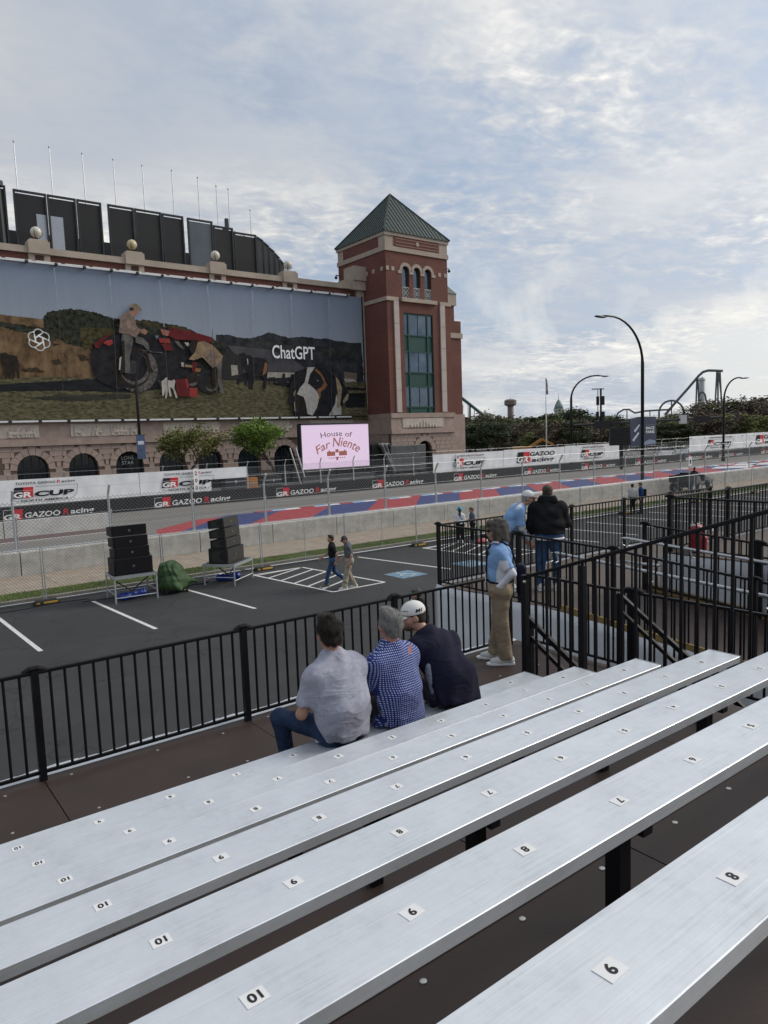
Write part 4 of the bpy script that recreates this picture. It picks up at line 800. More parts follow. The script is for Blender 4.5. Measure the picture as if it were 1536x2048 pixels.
BARN = prn('barn_roof', (.075, .073, .08), .25, .6); BARN2 = prn('barn_front', (.036, .034, .034), .35, 2, (4, 1, .5)); PALE = prn('pale_wall', (.34, .31, .27), .3, 3); LOGO = prn('logo_white', (.86, .87, .88), .02)
art('hill_print', F2, rough([(-40, 150), (90, 150), (180, 180), (320, 185), (430, 155), (490, 128), (560, 140), (620, 160), (700, 180), (880, 170), (1000, 195), (1110, 190), (1180, 215), (1270, 220), (1330, 235), (1446, 230), (1478, 700), (-40, 640)], 5), HILL)
art('ridge_print', F2, rough([(300, 240), (420, 215), (700, 260), (900, 255), (1100, 290), (1300, 270), (1452, 300), (1455, 360), (1100, 370), (700, 330)], 6, 20, 4), prn('mid_hill', (.042, .044, .042), .5, 1.2))
art('hill_print', F3, rough([(-30, 728), (300, 768), (520, 790), (800, 1000), (1080, 1150), (1080, 1490), (-30, 1490)], 4, 20), GOLD)
art('tree_print', F3, rough([(-30, 805), (160, 840), (300, 860), (500, 890), (490, 770), (540, 705), (620, 690), (700, 680), (800, 670), (900, 680), (1010, 700), (1120, 720), (1230, 760), (1330, 790), (1440, 760), (1479, 1100), (1050, 1150), (930, 1110), (800, 1080), (680, 1020), (560, 980), (350, 950), (200, 930), (-30, 860)], 9, 16), TREE)
art('tree_print', F1, rough([(280, 260), (420, 240), (560, 258), (700, 255), (840, 290), (1000, 310), (1130, 350), (1210, 400), (1350, 440), (1480, 520), (1500, 840), (280, 700)], 9, 18, 6), TREE)
for pts in ([(0, 340), (120, 330), (330, 350), (360, 400), (200, 430), (0, 480)], [(560, 270), (700, 265), (830, 300), (800, 330), (640, 300)], [(20, 470), (90, 430), (150, 480), (140, 560), (40, 550)], [(850, 320), (980, 310), (1180, 380), (1100, 380)]): art('bush_print', F1, rough(pts, 10, 12, 9), OLV)
for pts in ([(500, 950), (600, 900), (660, 980), (640, 1040), (540, 1000)], [(700, 1000), (760, 980), (830, 1050), (740, 1060)], [(520, 740), (640, 700), (690, 760), (560, 790)], [(760, 690), (900, 690), (1080, 730), (900, 740)]): art('bush_print', F3, rough(pts, 9, 12, 3), prn('tree_light', (.04, .042, .026), .7, 2.5))
for pts in ([(580, 1250), (680, 1240), (700, 1300), (610, 1300)], [(870, 1190), (940, 1190), (1010, 1250), (930, 1260)], [(560, 1040), (680, 1080), (620, 1090)], [(230, 1350), (420, 1340), (520, 1390), (300, 1380)]): art('scrub_print', F3, rough(pts, 8, 12, 5), prn('scrub', (.05, .036, .022), .5, 2))
art('field_print', FP, [(-20, 757), (120, 754), (190, 757), (300, 762), (440, 760), (731, 765), (736, 838), (-20, 842)], GRS)
art('shadow_print', F3, rough([(-30, 1530), (500, 1500), (1000, 1470), (1479, 1530), (1479, 1625), (900, 1600), (-30, 1612)], 4, 20), SHD); art('shadow_print', F3, rough([(350, 1680), (700, 1650), (1479, 1640), (1479, 1690), (900, 1720), (500, 1710)], 6, 20), prn('field_shade', (.042, .043, .034), .5, 2, (.3, 1, 2)))
art('shadow_print', F1, rough([(0, 880), (200, 850), (800, 880), (830, 960), (560, 1000), (0, 985)], 5, 20), SHD); art('shadow_print', F2, rough([(480, 650), (760, 640), (1480, 700), (1480, 890), (1290, 905), (1270, 760), (700, 690)], 5, 20), SHD)
art('barn_print', F2, [(70, 260), (520, 305), (740, 405), (870, 495), (760, 540), (210, 540), (110, 310)], BARN); art('barn_print', F2, [(0, 390), (70, 285), (190, 370), (235, 440), (235, 612), (0, 612)], BARN2); art('barn_print', F2, [(108, 460), (175, 465), (182, 560), (115, 570)], PALE); art('barn_print', F2, [(480, 535), (760, 540), (760, 585), (480, 600)], PALE); art('shed_print', F2, [(1260, 530), (1395, 545), (1398, 650), (1270, 600)], prn('shed', (.16, .13, .105), .3)); art('shed_print', F2, [(1260, 600), (1370, 605), (1390, 630), (1280, 640)], PALE)
for pts in ([(180, 352), (240, 335), (270, 362), (300, 355), (330, 385), (380, 385), (450, 395), (485, 440), (478, 600), (462, 710), (430, 708), (442, 600), (420, 575), (350, 585), (328, 708), (290, 708), (282, 560), (225, 470), (208, 385)], [(168, 625), (200, 562), (275, 560), (272, 670), (252, 668), (240, 622), (195, 640), (190, 668), (174, 660)], [(490, 590), (560, 585), (566, 650), (550, 655), (545, 630), (505, 632), (502, 655), (492, 650)], [(580, 615), (630, 590), (640, 545), (662, 550), (660, 590), (685, 600), (680, 650), (585, 652)], [(705, 600), (730, 550), (760, 560), (765, 650), (705, 655)]): art('cow_print', F2, pts, BLK)
art('cow_print', F3, [(-5, 1180), (60, 1165), (90, 1190), (190, 1210), (212, 1300), (218, 1465), (200, 1465), (172, 1340), (157, 1465), (136, 1465), (126, 1365), (115, 1465), (97, 1465), (82, 1365), (70, 1465), (48, 1465), (45, 1350), (12, 1290)], DRK); art('cow_print', F2, [(268, 395), (282, 400), (284, 455), (276, 460)], WHT); art('cow_print', F2, [(455, 430), (480, 450), (470, 540), (430, 570), (440, 490)], BRN)
# tractor
art('tractor_print', F1, [(110, 600), (150, 540), (260, 430), (420, 385), (620, 420), (800, 400), (960, 460), (1120, 560), (1180, 700), (1160, 830), (1000, 900), (800, 870), (600, 960), (380, 970), (180, 880), (115, 780), (103, 690)], BLK)
art('tyre_print', F1, oval(585, 775, 205, 225, 30), TYR); art('tyre_print', F1, oval(525, 745, 195, 215, 30), DRK); art('rim_print', F1, oval(560, 755, 150, 165, 24), TYR); art('rim_print', F1, oval(545, 735, 140, 150, 24), BLK); art('rim_print', F1, oval(530, 740, 60, 70, 18), RIM)
for k in range(11):
    a = R(-25+14*k); cx, cy = 585+195*math.cos(a), 775+215*math.sin(a); art('lug_print', F1, [(cx+18*math.cos(a+.5), cy+18*math.sin(a+.5)), (cx+8, cy+10), (cx-26*math.cos(a), cy-20*math.sin(a)), (cx-14*math.cos(a), cy-24*math.sin(a))], DRK)
art('fender_print', F1, [(140, 500), (200, 445), (330, 400), (250, 455), (190, 545), (150, 545)], RED); art('reflector_print', F1, [(228, 492), (262, 470), (322, 460), (332, 500), (288, 526)], RED2)
art('hood_print', F1, [(815, 350), (905, 370), (920, 335), (1130, 375), (1340, 435), (1352, 495), (1180, 470), (960, 458), (900, 420), (838, 415)], RED); art('hood_print', F1, [(815, 350), (910, 370), (892, 425), (836, 410)], PNK); art('panel_print', F1, [(800, 445), (905, 450), (918, 495), (808, 490)], RED2); art('panel_print', F1, [(815, 500), (920, 500), (950, 575), (860, 570)], RED)
for pts, m_ in (([(955, 470), (1000, 475), (1060, 560), (1000, 530)], PNT), ([(1060, 490), (1100, 490), (1115, 520), (1090, 530)], WHT), ([(1025, 690), (1055, 695), (1055, 740), (1030, 735)], PALE), ([(1140, 690), (1190, 690), (1170, 800), (1135, 780)], RED), ([(1065, 715), (1140, 720), (1140, 745), (1065, 740)], TANJ), ([(1170, 750), (1230, 755), (1220, 790), (1170, 790)], BRN), ([(760, 415), (800, 420), (790, 450), (765, 445)], prn('glass', (.12, .16, .2), .2))): art('engine_print', F1, pts, m_)
art('tyre_print', F1, oval(1320, 890, 130, 120), BLK); art('tyre_print', F1, oval(1340, 915, 70, 75), TYR); art('tyre_print', F1, oval(1330, 900, 62, 66), DRK); art('tyre_print', F1, oval(1140, 870, 75, 75), DRK); art('tyre_print', F1, oval(1140, 880, 55, 55, 18, .2, 2.6), TYR)
# seated man
art('figure_print', F1, [(425, 400), (520, 412), (535, 480), (500, 640), (502, 805), (440, 800), (428, 620), (412, 480)], PNT); art('figure_print', F1, [(412, 480), (445, 470), (455, 800), (400, 805), (395, 760), (425, 620)], DRK); art('figure_print', F1, [(560, 420), (640, 445), (690, 500), (702, 560), (676, 560), (640, 520), (560, 490)], PNT); art('figure_print', F1, [(665, 560), (690, 560), (690, 690), (745, 790), (700, 795), (660, 700)], DRK); art('figure_print', F1, [(395, 650), (415, 630), (402, 770), (388, 770)], WHT)
art('figure_print', F1, [(400, 235), (468, 172), (530, 205), (552, 250), (572, 330), (622, 362), (600, 392), (556, 440), (480, 402), (400, 395), (388, 380), (398, 300)], JKT); art('figure_print', F1, [(470, 260), (520, 300), (560, 360), (520, 370), (470, 330)], prn('jacket_fold', (.27, .20, .17), .4, 3))
art('figure_print', F1, [(500, 150), (580, 150), (590, 180), (572, 215), (545, 205), (530, 225), (495, 190)], SKN); art('figure_print', F1, [(496, 130), (550, 130), (530, 165), (500, 165)], DRK); art('figure_print', F1, [(498, 125), (520, 97), (560, 92), (595, 118), (628, 170), (600, 162), (550, 138), (500, 135)], CAPC); art('figure_print', F1, [(615, 355), (650, 350), (682, 375), (660, 412), (615, 392)], SKN)
# bending man
art('figure_print', F1, [(1340, 745), (1448, 640), (1432, 790), (1452, 950), (1465, 1012), (1425, 1008), (1392, 860), (1370, 960), (1400, 985), (1370, 985), (1340, 850)], PNT); art('figure_print', F1, [(1335, 740), (1390, 740), (1400, 860), (1375, 965), (1340, 900)], DRK)
art('figure_print', F1, [(1110, 500), (1150, 460), (1200, 470), (1225, 510), (1190, 590), (1130, 610), (1105, 560)], DRK); art('figure_print', F1, [(1195, 485), (1260, 478), (1350, 520), (1452, 632), (1425, 690), (1345, 750), (1240, 640), (1150, 672), (1098, 662), (1165, 590)], TANJ); art('figure_print', F1, [(1240, 610), (1330, 560), (1400, 620), (1345, 748)], JKT)
# small dog and tool box
art('toolbox_print', F1, [(958, 870), (1078, 858), (1112, 1042), (985, 1036)], RED); art('toolbox_print', F1, [(1105, 950), (1186, 957), (1192, 1046), (1110, 1044)], RED2); art('toolbox_print', F1, [(1062, 862), (1085, 862), (1105, 945), (1085, 960)], RED2)
art('dog_print', F1, [(822, 885), (845, 870), (870, 845), (940, 845), (962, 885), (952, 950), (988, 1056), (966, 1056), (938, 965), (908, 945), (926, 1042), (906, 1040), (890, 965), (876, 1060), (860, 1060), (862, 960), (846, 1035), (830, 1032)], WHT); art('dog_print', F1, [(880, 815), (955, 805), (1000, 830), (1020, 850), (960, 860), (930, 880), (885, 875)], BLK)
# large dog
art('dog_print', F2, [(690, 860), (705, 650), (760, 560), (870, 490), (960, 480), (1060, 500), (1140, 570), (1200, 590), (1262, 670), (1300, 740), (1308, 810), (1240, 865), (1225, 975), (740, 985), (735, 860)], BLK)
art('dog_print', F2, [(878, 487), (955, 485), (905, 560), (882, 650), (930, 690), (985, 740), (1000, 800), (975, 900), (930, 980), (880, 962), (862, 860), (838, 790), (770, 765), (800, 700), (850, 640), (868, 560)], WHT); art('dog_print', F2, [(740, 780), (770, 760), (840, 790), (862, 850), (862, 960), (760, 950)], DRK)
art('dog_print', F2, [(965, 500), (1010, 535), (1045, 590), (1062, 640), (1085, 668), (1060, 700), (1020, 735), (990, 745), (975, 715), (1020, 690), (1048, 640), (1010, 570), (950, 515)], BRN); art('dog_print', F2, [(975, 745), (1015, 740), (1010, 800), (985, 830), (1000, 780)], BRN); art('dog_print', F2, oval(975, 628, 42, 36, 16), BLK); art('dog_print', F2, [(975, 622), (990, 618), (985, 634)], WHT)
art('dog_print', F2, [(1095, 980), (1160, 860), (1172, 760), (1195, 830), (1225, 900), (1225, 972)], WHT); art('dog_print', F2, [(1165, 580), (1200, 620), (1230, 700), (1222, 800), (1205, 900), (1178, 900), (1185, 760)], CRM); art('dog_print', F2, [(1240, 830), (1280, 760), (1300, 760), (1290, 820), (1245, 860)], CRM); art('dog_print', F2, [(735, 740), (760, 720), (750, 780), (735, 785)], CRM); art('dog_print', F2, [(740, 860), (750, 820), (760, 940), (745, 930)], WHT)
art('grass_print', F2, rough([(1225, 905), (1480, 900), (1484, 978), (1225, 978)], 4, 12, 7), GRS); art('grass_print', F2, rough([(1290, 720), (1470, 722), (1474, 750), (1300, 755)], 3, 12, 8), GRS)
SEAM = prn('seam_light', (.29, .34, .42), .2); SEAM2 = prn('seam_dark', (.075, .07, .06), .4, 3)
for (xa, ya, yb_, xb) in ((106, 537, 622, 115), (216, 551, 640, 224), (316, 562, 655, 325), (411, 573, 662, 421), (501, 582, 674, 503), (578, 590, 677, 582), (653, 596, 680, 656)):
    art('sheet_seam', FP, [(xa-.8, ya), (xa+.8, ya), (xb+.8, yb_), (xb-.8, yb_)], SEAM); art('sheet_seam', FP, [(xb-.5, yb_), (xb+.5, yb_), (xb+(xb-xa)*1.3+.5, 836), (xb+(xb-xa)*1.3-.5, 836)], SEAM2)
art('vapour_trail', F3, [(915, 672), (1045, 586), (1049, 592), (920, 678)], SEAM)
# lettering and knot emblem
LAY[0] += 2; YL_ = YA-.004-.004*LAY[0]
a = atY(541, 717, YA); b = atY(625, 699, YA); h0 = a[2]-.02
text_part('ChatGPT', 'lettering', lambda u, v: (a[0]+(b[0]-a[0])*u, YL_, h0+(b[2]-a[2]+.25)*v), LOGO, ad, .012)
kc = atY(76, 681, YA); kr = 1.02; kb = MB()
def stroke(pts, w, lay):
    for i in range(len(pts)-1):
        p = np.array(pts[i]); q = np.array(pts[i+1]); d = (q-p)/np.linalg.norm(q-p); n = np.array([-d[1], d[0]])*w/2; p = p-d*w*.25; q = q+d*w*.25
        kb.add([(kc[0]+kr*u[0], YL_-.0008*lay, kc[2]+kr*u[1]) for u in (p-n, q-n, q+n, p+n)], [(0, 1, 2, 3)])
for k in range(6):
    ra = R(60*k+8); rot = lambda p: (p[0]*math.cos(ra)-p[1]*math.sin(ra), p[0]*math.sin(ra)+p[1]*math.cos(ra))
    loop = [(-.30, .17), (-.30, .60)]+[(.06+.37*math.cos(t), .62+.34*math.sin(t)) for t in np.linspace(PI, R(25), 9)]+[(.52, .62)]
    stroke([rot(p) for p in loop], .105, k); stroke([rot(p) for p in ((-.30, .17), (.03, .36), (.46, .12))], .095, k+.4)
part('knot_emblem', kb, LOGO, ad)
# ------------------------------------------------------------------ chain-link fencing
M_WIRE = mat('fence_wire', (.17, .18, .19), .5, .4, var=.15, scale=40)
def chainlink(w, h, pitch=.085, r=.0024):
    mb = MB(); s2 = pitch
    for sgn in (1, -1):
        k = -h
        while k < w:
            x0, z0, x1, z1 = k, 0.0, k+h, h
            if x0 < 0: z0 = -x0; x0 = 0
            if x1 > w: z1 = h-(x1-w); x1 = w
            if x1-x0 > .01:
                if sgn < 0: x0, x1 = w-x0, w-x1
                mb.tube([(x0, .002*sgn, z0), (x1, .002*sgn, z1)], r, 3, cap=False)
            k += s2
    return mb.mesh('chain_link', M_WIRE)
PW, PH = 4.06, 1.87
cl_t = chainlink(PW-.1, PH-.16, .115, .0042)
pf = thing('temporary_fence', 'grey chain-link temporary fence panel along the kerb', 'fence', (0, 0, 0), 0, 'temporary fence panels along the kerb')
for x in (.03, PW-.03): part('post', MB().tube([(x, 0, .02), (x, 0, PH)], .021, 8), M_GALV, pf)
part('post', MB().tube([(PW/2, .0, .08), (PW/2, 0, PH)], .012, 6), M_GALV, pf); part('top_rail', MB().tube([(.03, 0, PH), (PW-.03, 0, PH)], .021, 8), M_GALV, pf); part('bottom_rail', MB().tube([(.03, 0, .10), (PW-.03, 0, .10)], .021, 8), M_GALV, pf)
cl = link('chain_link', cl_t, pf, (.05, 0, .11)); cl['kind'] = 'stuff'
pf.location = (5.23-4.07, 26.05, 0)
FL = lambda i: ORD[i]+' chain-link temporary fence section from the left along the kerb'
for i in range(1, 18): dup(pf, (5.23-4.07+4.07*i, 26.05+rng.uniform(-.05, .05), 0), rng.uniform(-.012, .012), FL(i))
pf['label'] = FL(0)
# rubber fence feet
M_RUB = mat('black_rubber', (.018, .018, .018), .8, var=.3, scale=10); M_YEL = mat('yellow_reflector', (.62, .36, .05), .5, var=.15)
for i, k in enumerate((0, 2, 4, 6, 8, 10, 12)):
    x = 5.23+4.07*k; t = thing('ballast_block', 'black rubber fence foot with a yellow reflector, '+['left of the first loudspeaker stack', 'right of the second loudspeaker stack', 'at the kerb beside the deck railing corner', 'near the two women by the fence', 'near the two men by the fence', 'far along the kerb', 'farthest along the kerb'][i], 'fence foot', (x, 25.9, 0.002), 0, 'rubber fence feet')
    part('block', MB().add([(-.42, -.2, 0), (.42, -.2, 0), (.42, .2, 0), (-.42, .2, 0), (-.34, -.13, .13), (.34, -.13, .13), (.34, .13, .13), (-.34, .13, .13)], [(3, 2, 1, 0), (4, 5, 6, 7), (0, 1, 5, 4), (1, 2, 6, 5), (2, 3, 7, 6), (3, 0, 4, 7)]), M_RUB, t, bevel=.02)
    part('reflector', MB().bx(-.12, .32, -.185, -.15, .045, .10), M_YEL, t); part('reflector', MB().bx(-.34, -.24, -.185, -.15, .05, .09), M_YEL, t)
# catch fence on the near barriers and on the far wall
BAY = 3.78; CH = 2.1
cl_c = chainlink(BAY-.08, CH, .17, .006)
def catch_bay(label, group, z0, hh):
    t = thing('catch_fence', label, 'fence', (0, 0, 0), 0, group)
    part('post', MB().tube([(0, 0, z0-.75), (0, 0, z0+hh-.45), (0, -.28, z0+hh)], .052, 8), M_GALV, t); part('post_brace', MB().tube([(.1, .06, z0-.75), (.1, .06, z0+hh*.55)], .03, 6), M_GALV, t)
    for f, y in ((.02, 0), (.27, 0), (.52, 0), (.78, 0), (.99, -.27)): part('cable', MB().tube([(0, y-.05, z0+hh*f), (BAY/2, y-.05, z0+hh*f-.015), (BAY, y-.05, z0+hh*f)], .007, 5), M_GALV, t)
    c = link('chain_link', cl_c, t, (.04, -.06, z0+.02), (0, 0, 0), (1, 1, (hh-.5)/CH)); c['kind'] = 'stuff'; return t
cb = catch_bay('tall grey catch fence bay standing on the near concrete barriers', 'catch fence bays on the near barriers', 1.1, 2.45); cb.location = (5.54-BAY, 32.2, 0)
NL = lambda i: ORD[i]+' tall catch fence bay from the left on the near concrete barriers'
for i in range(1, 24): dup(cb, (5.54+BAY*(i-1), 32.2, 0), rng.uniform(-.004, .004), NL(i))
cb['label'] = NL(0)
YW = 57.0
cf = catch_bay('grey catch fence bay behind the black sponsor wall', 'catch fence bays on the far wall', 1.1, 2.3); cf.location = (6.0, YW+.7, 0)
QL = lambda i: ORD[i]+' catch fence bay from the left behind the black sponsor wall'
for i in range(1, 34): dup(cf, (6.0+BAY*i, YW+.7, 0), None, QL(i))
cf['label'] = QL(0)
# ------------------------------------------------------------------ sponsor wall and banners
M_BLKB = mat('black_banner', (.014, .014, .015), .65, var=.3, scale=1.5, bump=.3, bscale=2); M_TW = mat('print_white', (.8, .8, .8), .6, var=.03); M_TR = mat('print_red', (.55, .025, .035), .6, var=.05); M_TK = mat('print_black', (.014, .014, .014), .6, var=0)
def wx(px, py=960): return atY(px, py, YW)[0]
def shear_map(x0, x1, z0, z1, y, sh=.18, base=(0, 0, 0)): return lambda a, b: (x0+(x1-x0)*a+sh*(z1-z0)*(b-.5)-base[0], y-base[1], z0+(z1-z0)*b-base[2])
def gr_box(par, x0, z0, h, y, bx, boxed=True, dark=False):
    w = h*1.75
    pl = lambda pts, nm, m, dy: part(nm, MB().add([(x0+w*a-bx, y-dy, z0+h*b) for a, b in pts], [tuple(range(len(pts)))]), m, par)
    if not dark: pl([(0, 0), (.55, 0), (.66, 1), (0.10, 1)], 'black_patch', M_TK, .012)
    else:
        for pts in ([(0, 0), (.5, 0), (.5, .03), (0, .03)], [(0, .97), (.6, .97), (.6, 1), (.06, 1)], [(0, 0), (.02, 0), (.08, 1), (.06, 1)]): pl(pts, 'box_outline', M_TW, .012)
    pl([(.48, 0), (.97, 0), (1.03, 1), (.54, 1)], 'red_patch', M_TR, .014)
    text_part('G', 'lettering', shear_map(x0+w*.04, x0+w*.48, z0+h*.04, z0+h*.55, y-.016, .2, (bx, 0, 0)), M_TW, par, .035); text_part('R', 'lettering', shear_map(x0+w*.52, x0+w*.95, z0+h*.04, z0+h*.55, y-.018, .2, (bx, 0, 0)), M_TW, par, .035)
segs = [(-2, 18.5, 'behind the pale inner barrier'), (18.5, 27.2, 'left of the loudspeaker stack with the tilted top'), (27.2, 35.0, 'below the street trees'), (35.0, 45.8, 'below the pink video screen'), (45.8, 56, 'right of the pink video screen'), (56, 68, 'beyond the standing men'), (68, 82, 'behind the black lamp post'), (82, 99, 'right of the black lamp post'), (99, 113, 'near the right edge of the photo'), (113, 135, 'at the right edge of the photo')]
HB = 1.08
txt = [(wx(5, 1030), wx(188, 1022)), (wx(308, 1010), wx(460, 990)), (wx(552, 985), wx(672, 975)), (wx(744, 968), wx(846, 958)), (wx(907, 952), wx(993, 945)), (wx(1048, 940), wx(1118, 935)), (wx(1163, 930), wx(1230, 922)), (wx(1270, 922), wx(1332, 915)), (wx(1371, 912), wx(1424, 905)), (wx(1438, 905), wx(1486, 898)), (wx(1522, 898), wx(1560, 893))]
for x0, x1, w in segs:
    t = thing('sponsor_wall', 'low black sponsor wall section with white and red lettering, '+w, 'barrier', (x0, YW, 0), 0, 'black sponsor wall sections')
    part('wall_block', MB().bx(.02, x1-x0-.02, .05, .75, 0, HB-.05), M_CONC, t); n_ = 24; vs = []
    b_ = MB().bx(.01, x1-x0-.01, 0, .045, .02, HB); part('banner_sheet', b_, M_BLKB, t)
    for a0, a1 in txt:
        if not (x0 <= (a0+a1)/2 < x1): continue
        Lw = a1-a0; h = min(.78, Lw*.10+.12); z0 = .52-h/2; gw = h*1.75
        gr_box(t, a0, z0, h, -.002, x0, dark=True)
        # the red R stands between two white words; parts use local coordinates
        gz = (z0+h*.10, z0+h*.62)
        r0 = a0+gw+.18*h; r1 = a1; wa = (r1-r0)
        for s_, f0, f1, mm, zz in (('GAZOO', 0, .50, M_TW, gz), ('R', .545, .635, M_TR, (gz[0], gz[1]+h*.08)), ('acing', .65, 1.0, M_TW, (gz[0]-.12*h, gz[1]))):
            fm = shear_map(r0+wa*f0-x0, r0+wa*f1-x0, zz[0], zz[1], -.016, .18); text_part(s_, 'lettering', fm, mm, t, .02)
M_WB = mat('white_banner_cloth', (.74, .75, .77), .6, var=.08, scale=1.2, bump=.5, bscale=2.2)
def white_banner(label, x0, x1, z0, z1, logos, frayed=0):
    t = thing('white_banner', label, 'banner', (x0, YW+.55, z0)); w = x1-x0; h = z1-z0; nx = max(20, int(w*3)); nz = 8; vs = []; fs = []
    for i in range(nx+1):
        for j in range(nz+1):
            x = w*i/nx; z = h*j/nz; vs.append((x, .018*math.sin(x*2.1+z)+.012*math.sin(x*5.3-2*z), z))
    for i in range(nx):
        for j in range(nz):
            if frayed and w-x0*0-(w*i/nx) < frayed and j < nz*.5: continue
            a = i*(nz+1)+j; fs.append((a, a+nz+1, a+nz+2, a+1))
    part('cloth', MB().add(vs, fs), M_WB, t, True)
    for kind, lx, lw in logos:
        lx -= x0; bx = 0; y = -.06; zc = h*.5
        if kind == 'cup':
            text_part('TOYOTA GAZOO', 'lettering', shear_map(lx+.05*lw, lx+.66*lw, h*.80, h*.89, y, .15), M_TK, t, .02); text_part('R', 'lettering', shear_map(lx+.69*lw, lx+.75*lw, h*.80, h*.91, y, .15), M_TR, t, .02); text_part('acing', 'lettering', shear_map(lx+.76*lw, lx+.98*lw, h*.775, h*.89, y, .15), M_TK, t, .02)
            hh = h*.42; gr_box(t, lx, h*.28, hh, y, 0); text_part('CUP', 'lettering', shear_map(lx+hh*1.85, lx+lw*.95, h*.30, h*.52, y, .25), M_TK, t, .045)
            text_part('NORTH AMERICA', 'lettering', shear_map(lx+lw*.12, lx+lw*.86, h*.12, h*.21, y, .2), M_TK, t, .02)
            ol = MB()
            for (xa, za, xb, zb) in ((hh*1.95/lw, .70, 1.02, .70), (1.02, .70, .99, .33), (.99, .33, .93, .165), (.93, .165, .88, .165), (.02, .165, .10, .165), (.02, .165, .02, .22)): ol.bar((lx+lw*xa, y, h*za), (lx+lw*xb, y, h*zb), .012, .02)
            part('logo_outline', ol, M_TK, t)
        else:
            hh = h*.62; gr_box(t, lx, h*.2, hh, y, 0); x_ = lx+hh*1.62
            text_part('GAZOO', 'lettering', shear_map(x_+.15*h, lx+lw, h*.54, h*.80, y, .2), M_TK, t, .02); text_part('R', 'lettering', shear_map(x_, x_+.24*h, h*.20, h*.47, y, .2), M_TR, t, .025); text_part('acing', 'lettering', shear_map(x_+.28*h, lx+lw*.98, h*.13, h*.44, y, .2), M_TK, t, .02)
    return t
w0 = wx(499, 940)
white_banner('long white sponsor banner on the fence at the left edge of the photo', -1, wx(282, 950), 1.12, 2.98, [('cup', wx(28, 990), wx(158, 985)-wx(28, 990))])
white_banner('white sponsor banner with a torn lower right corner below the street trees', wx(283, 950), w0, 1.12, 2.98, [('cup', wx(328, 970), wx(432, 965)-wx(328, 970))], frayed=3.6)
xa = wx(873, 920)
white_banner('white sponsor banner right of the tower base, first of three in a row', xa, wx(1014, 915), 1.12, 3.05, [('cup', wx(914, 930), wx(976, 920)-wx(914, 930))])
white_banner('white sponsor banner with a large two-line logo, middle of three in a row', wx(1015, 915), wx(1136, 905), 1.12, 3.12, [('gazoo', wx(1040, 915), wx(1116, 910)-wx(1040, 915))])
white_banner('white sponsor banner left of the black lamp post, last of three in a row', wx(1137, 905), wx(1245, 898), 1.12, 3.2, [('cup', wx(1169, 910), wx(1215, 905)-wx(1169, 910))])
white_banner('white sponsor banner near the right edge of the photo beyond the utility vehicle', wx(1386, 890), wx(1499, 882), 1.3, 3.55, [('cup', wx(1422, 890), wx(1472, 885)-wx(1422, 890))])
white_banner('white sponsor banner cut by the right edge of the photo', wx(1500, 880), wx(1600, 876), 1.3, 3.6, [('gazoo', wx(1518, 885), wx(1580, 880)-wx(1518, 885))])
# distance boards on the fence, each with three stacked digits
for i, (px, py, s_) in enumerate(((396, 970, '200'), (920, 925, '100'))):
    p = atY(px, py, YW); t = thing('distance_board', ['small white board with a stacked red number on the torn white banner','small white board with a stacked red number on the banner beside the tower'][i], 'sign', (p[0], YW+.3, 1.15)); part('board', MB().bx(-.22, .22, 0, .03, 0, 1.9), M_TW, t); part('foot_bracket', MB().bx(-.05, .05, .03, .25, 0, .1), M_GALV, t)
    for j, d in enumerate(s_): text_part(d, 'numeral', (lambda z: lambda a, b: (-.10+.20*a, -.006, z+.34*b))(1.35-.6*j), mat('dull_red_print', (.25, .05, .05), .6), t, .03)
# ------------------------------------------------------------------ video screen and mobile stage
t = thing('video_screen', 'pink outdoor video screen showing a house emblem in front of the granite arcade', 'screen', (39.25, 66, 0))
MS = mat('screen_pink', (.55, .43, .55), .5, var=0, emit=((.86, .66, .88), .32)); nt_ = MS.node_tree; c_ = nt_.nodes.new('ShaderNodeTexCoord'); wv = nt_.nodes.new('ShaderNodeTexWave'); wv.inputs['Scale'].default_value = 1.6; wv.inputs['Distortion'].default_value = .8
mpp = nt_.nodes.new('ShaderNodeMapping'); mpp.inputs['Rotation'].default_value = (0, R(70), 0); nt_.links.new(c_.outputs['Object'], mpp.inputs[0]); nt_.links.new(mpp.outputs[0], wv.inputs['Vector'])
nt_.links.new(ramp(nt_, wv.outputs['Fac'], [(0, (.80, .60, .82)), (1, (.90, .72, .92))]), bsdf(MS).inputs['Emission Color'])
part('display', MB().bx(0, 8.72, -.08, 0, 1.95, 6.62), MS, t); part('cabinet', MB().bx(-.16, 8.88, .0, .5, 1.8, 6.78).bx(-.16, -.002, -.12, 0, 1.8, 6.78).bx(-.16, 8.88, -.12, 0, 6.622, 6.78), M_STEEL, t)
MBR = mat('screen_brown', (.28, .10, .075), .5, var=0, emit=((.28, .09, .07), .3)); MPU = mat('screen_plum', (.13, .07, .10), .5, var=0, emit=((.12, .07, .1), .3))
def arc(cx, cz, rad, a0, a1, h): return lambda u, v: (cx+(rad+h*v)*math.sin(a0+(a1-a0)*u), -.084, cz+(rad+h*v)*math.cos(a0+(a1-a0)*u))
text_part('House of', 'lettering', arc(4.42, 5.38-10, 10, R(-11.4), R(11.4), .58), MPU, t, .004); text_part('Far', 'lettering', arc(4.55, 4.25-4.72, 4.72, R(-34), R(-11), .85), MBR, t, .006, .25); text_part('Niente', 'lettering', arc(4.55, 4.25-4.72, 4.72, R(-8), R(34), 1.0), MBR, t, .006, .25)
hb = MB(); q = lambda x0, x1, z0, z1: hb.add([(4.4+x0, -.084, z0), (4.4+x1, -.084, z0), (4.4+x1, -.084, z1), (4.4+x0, -.084, z1)], [(0, 1, 2, 3)])
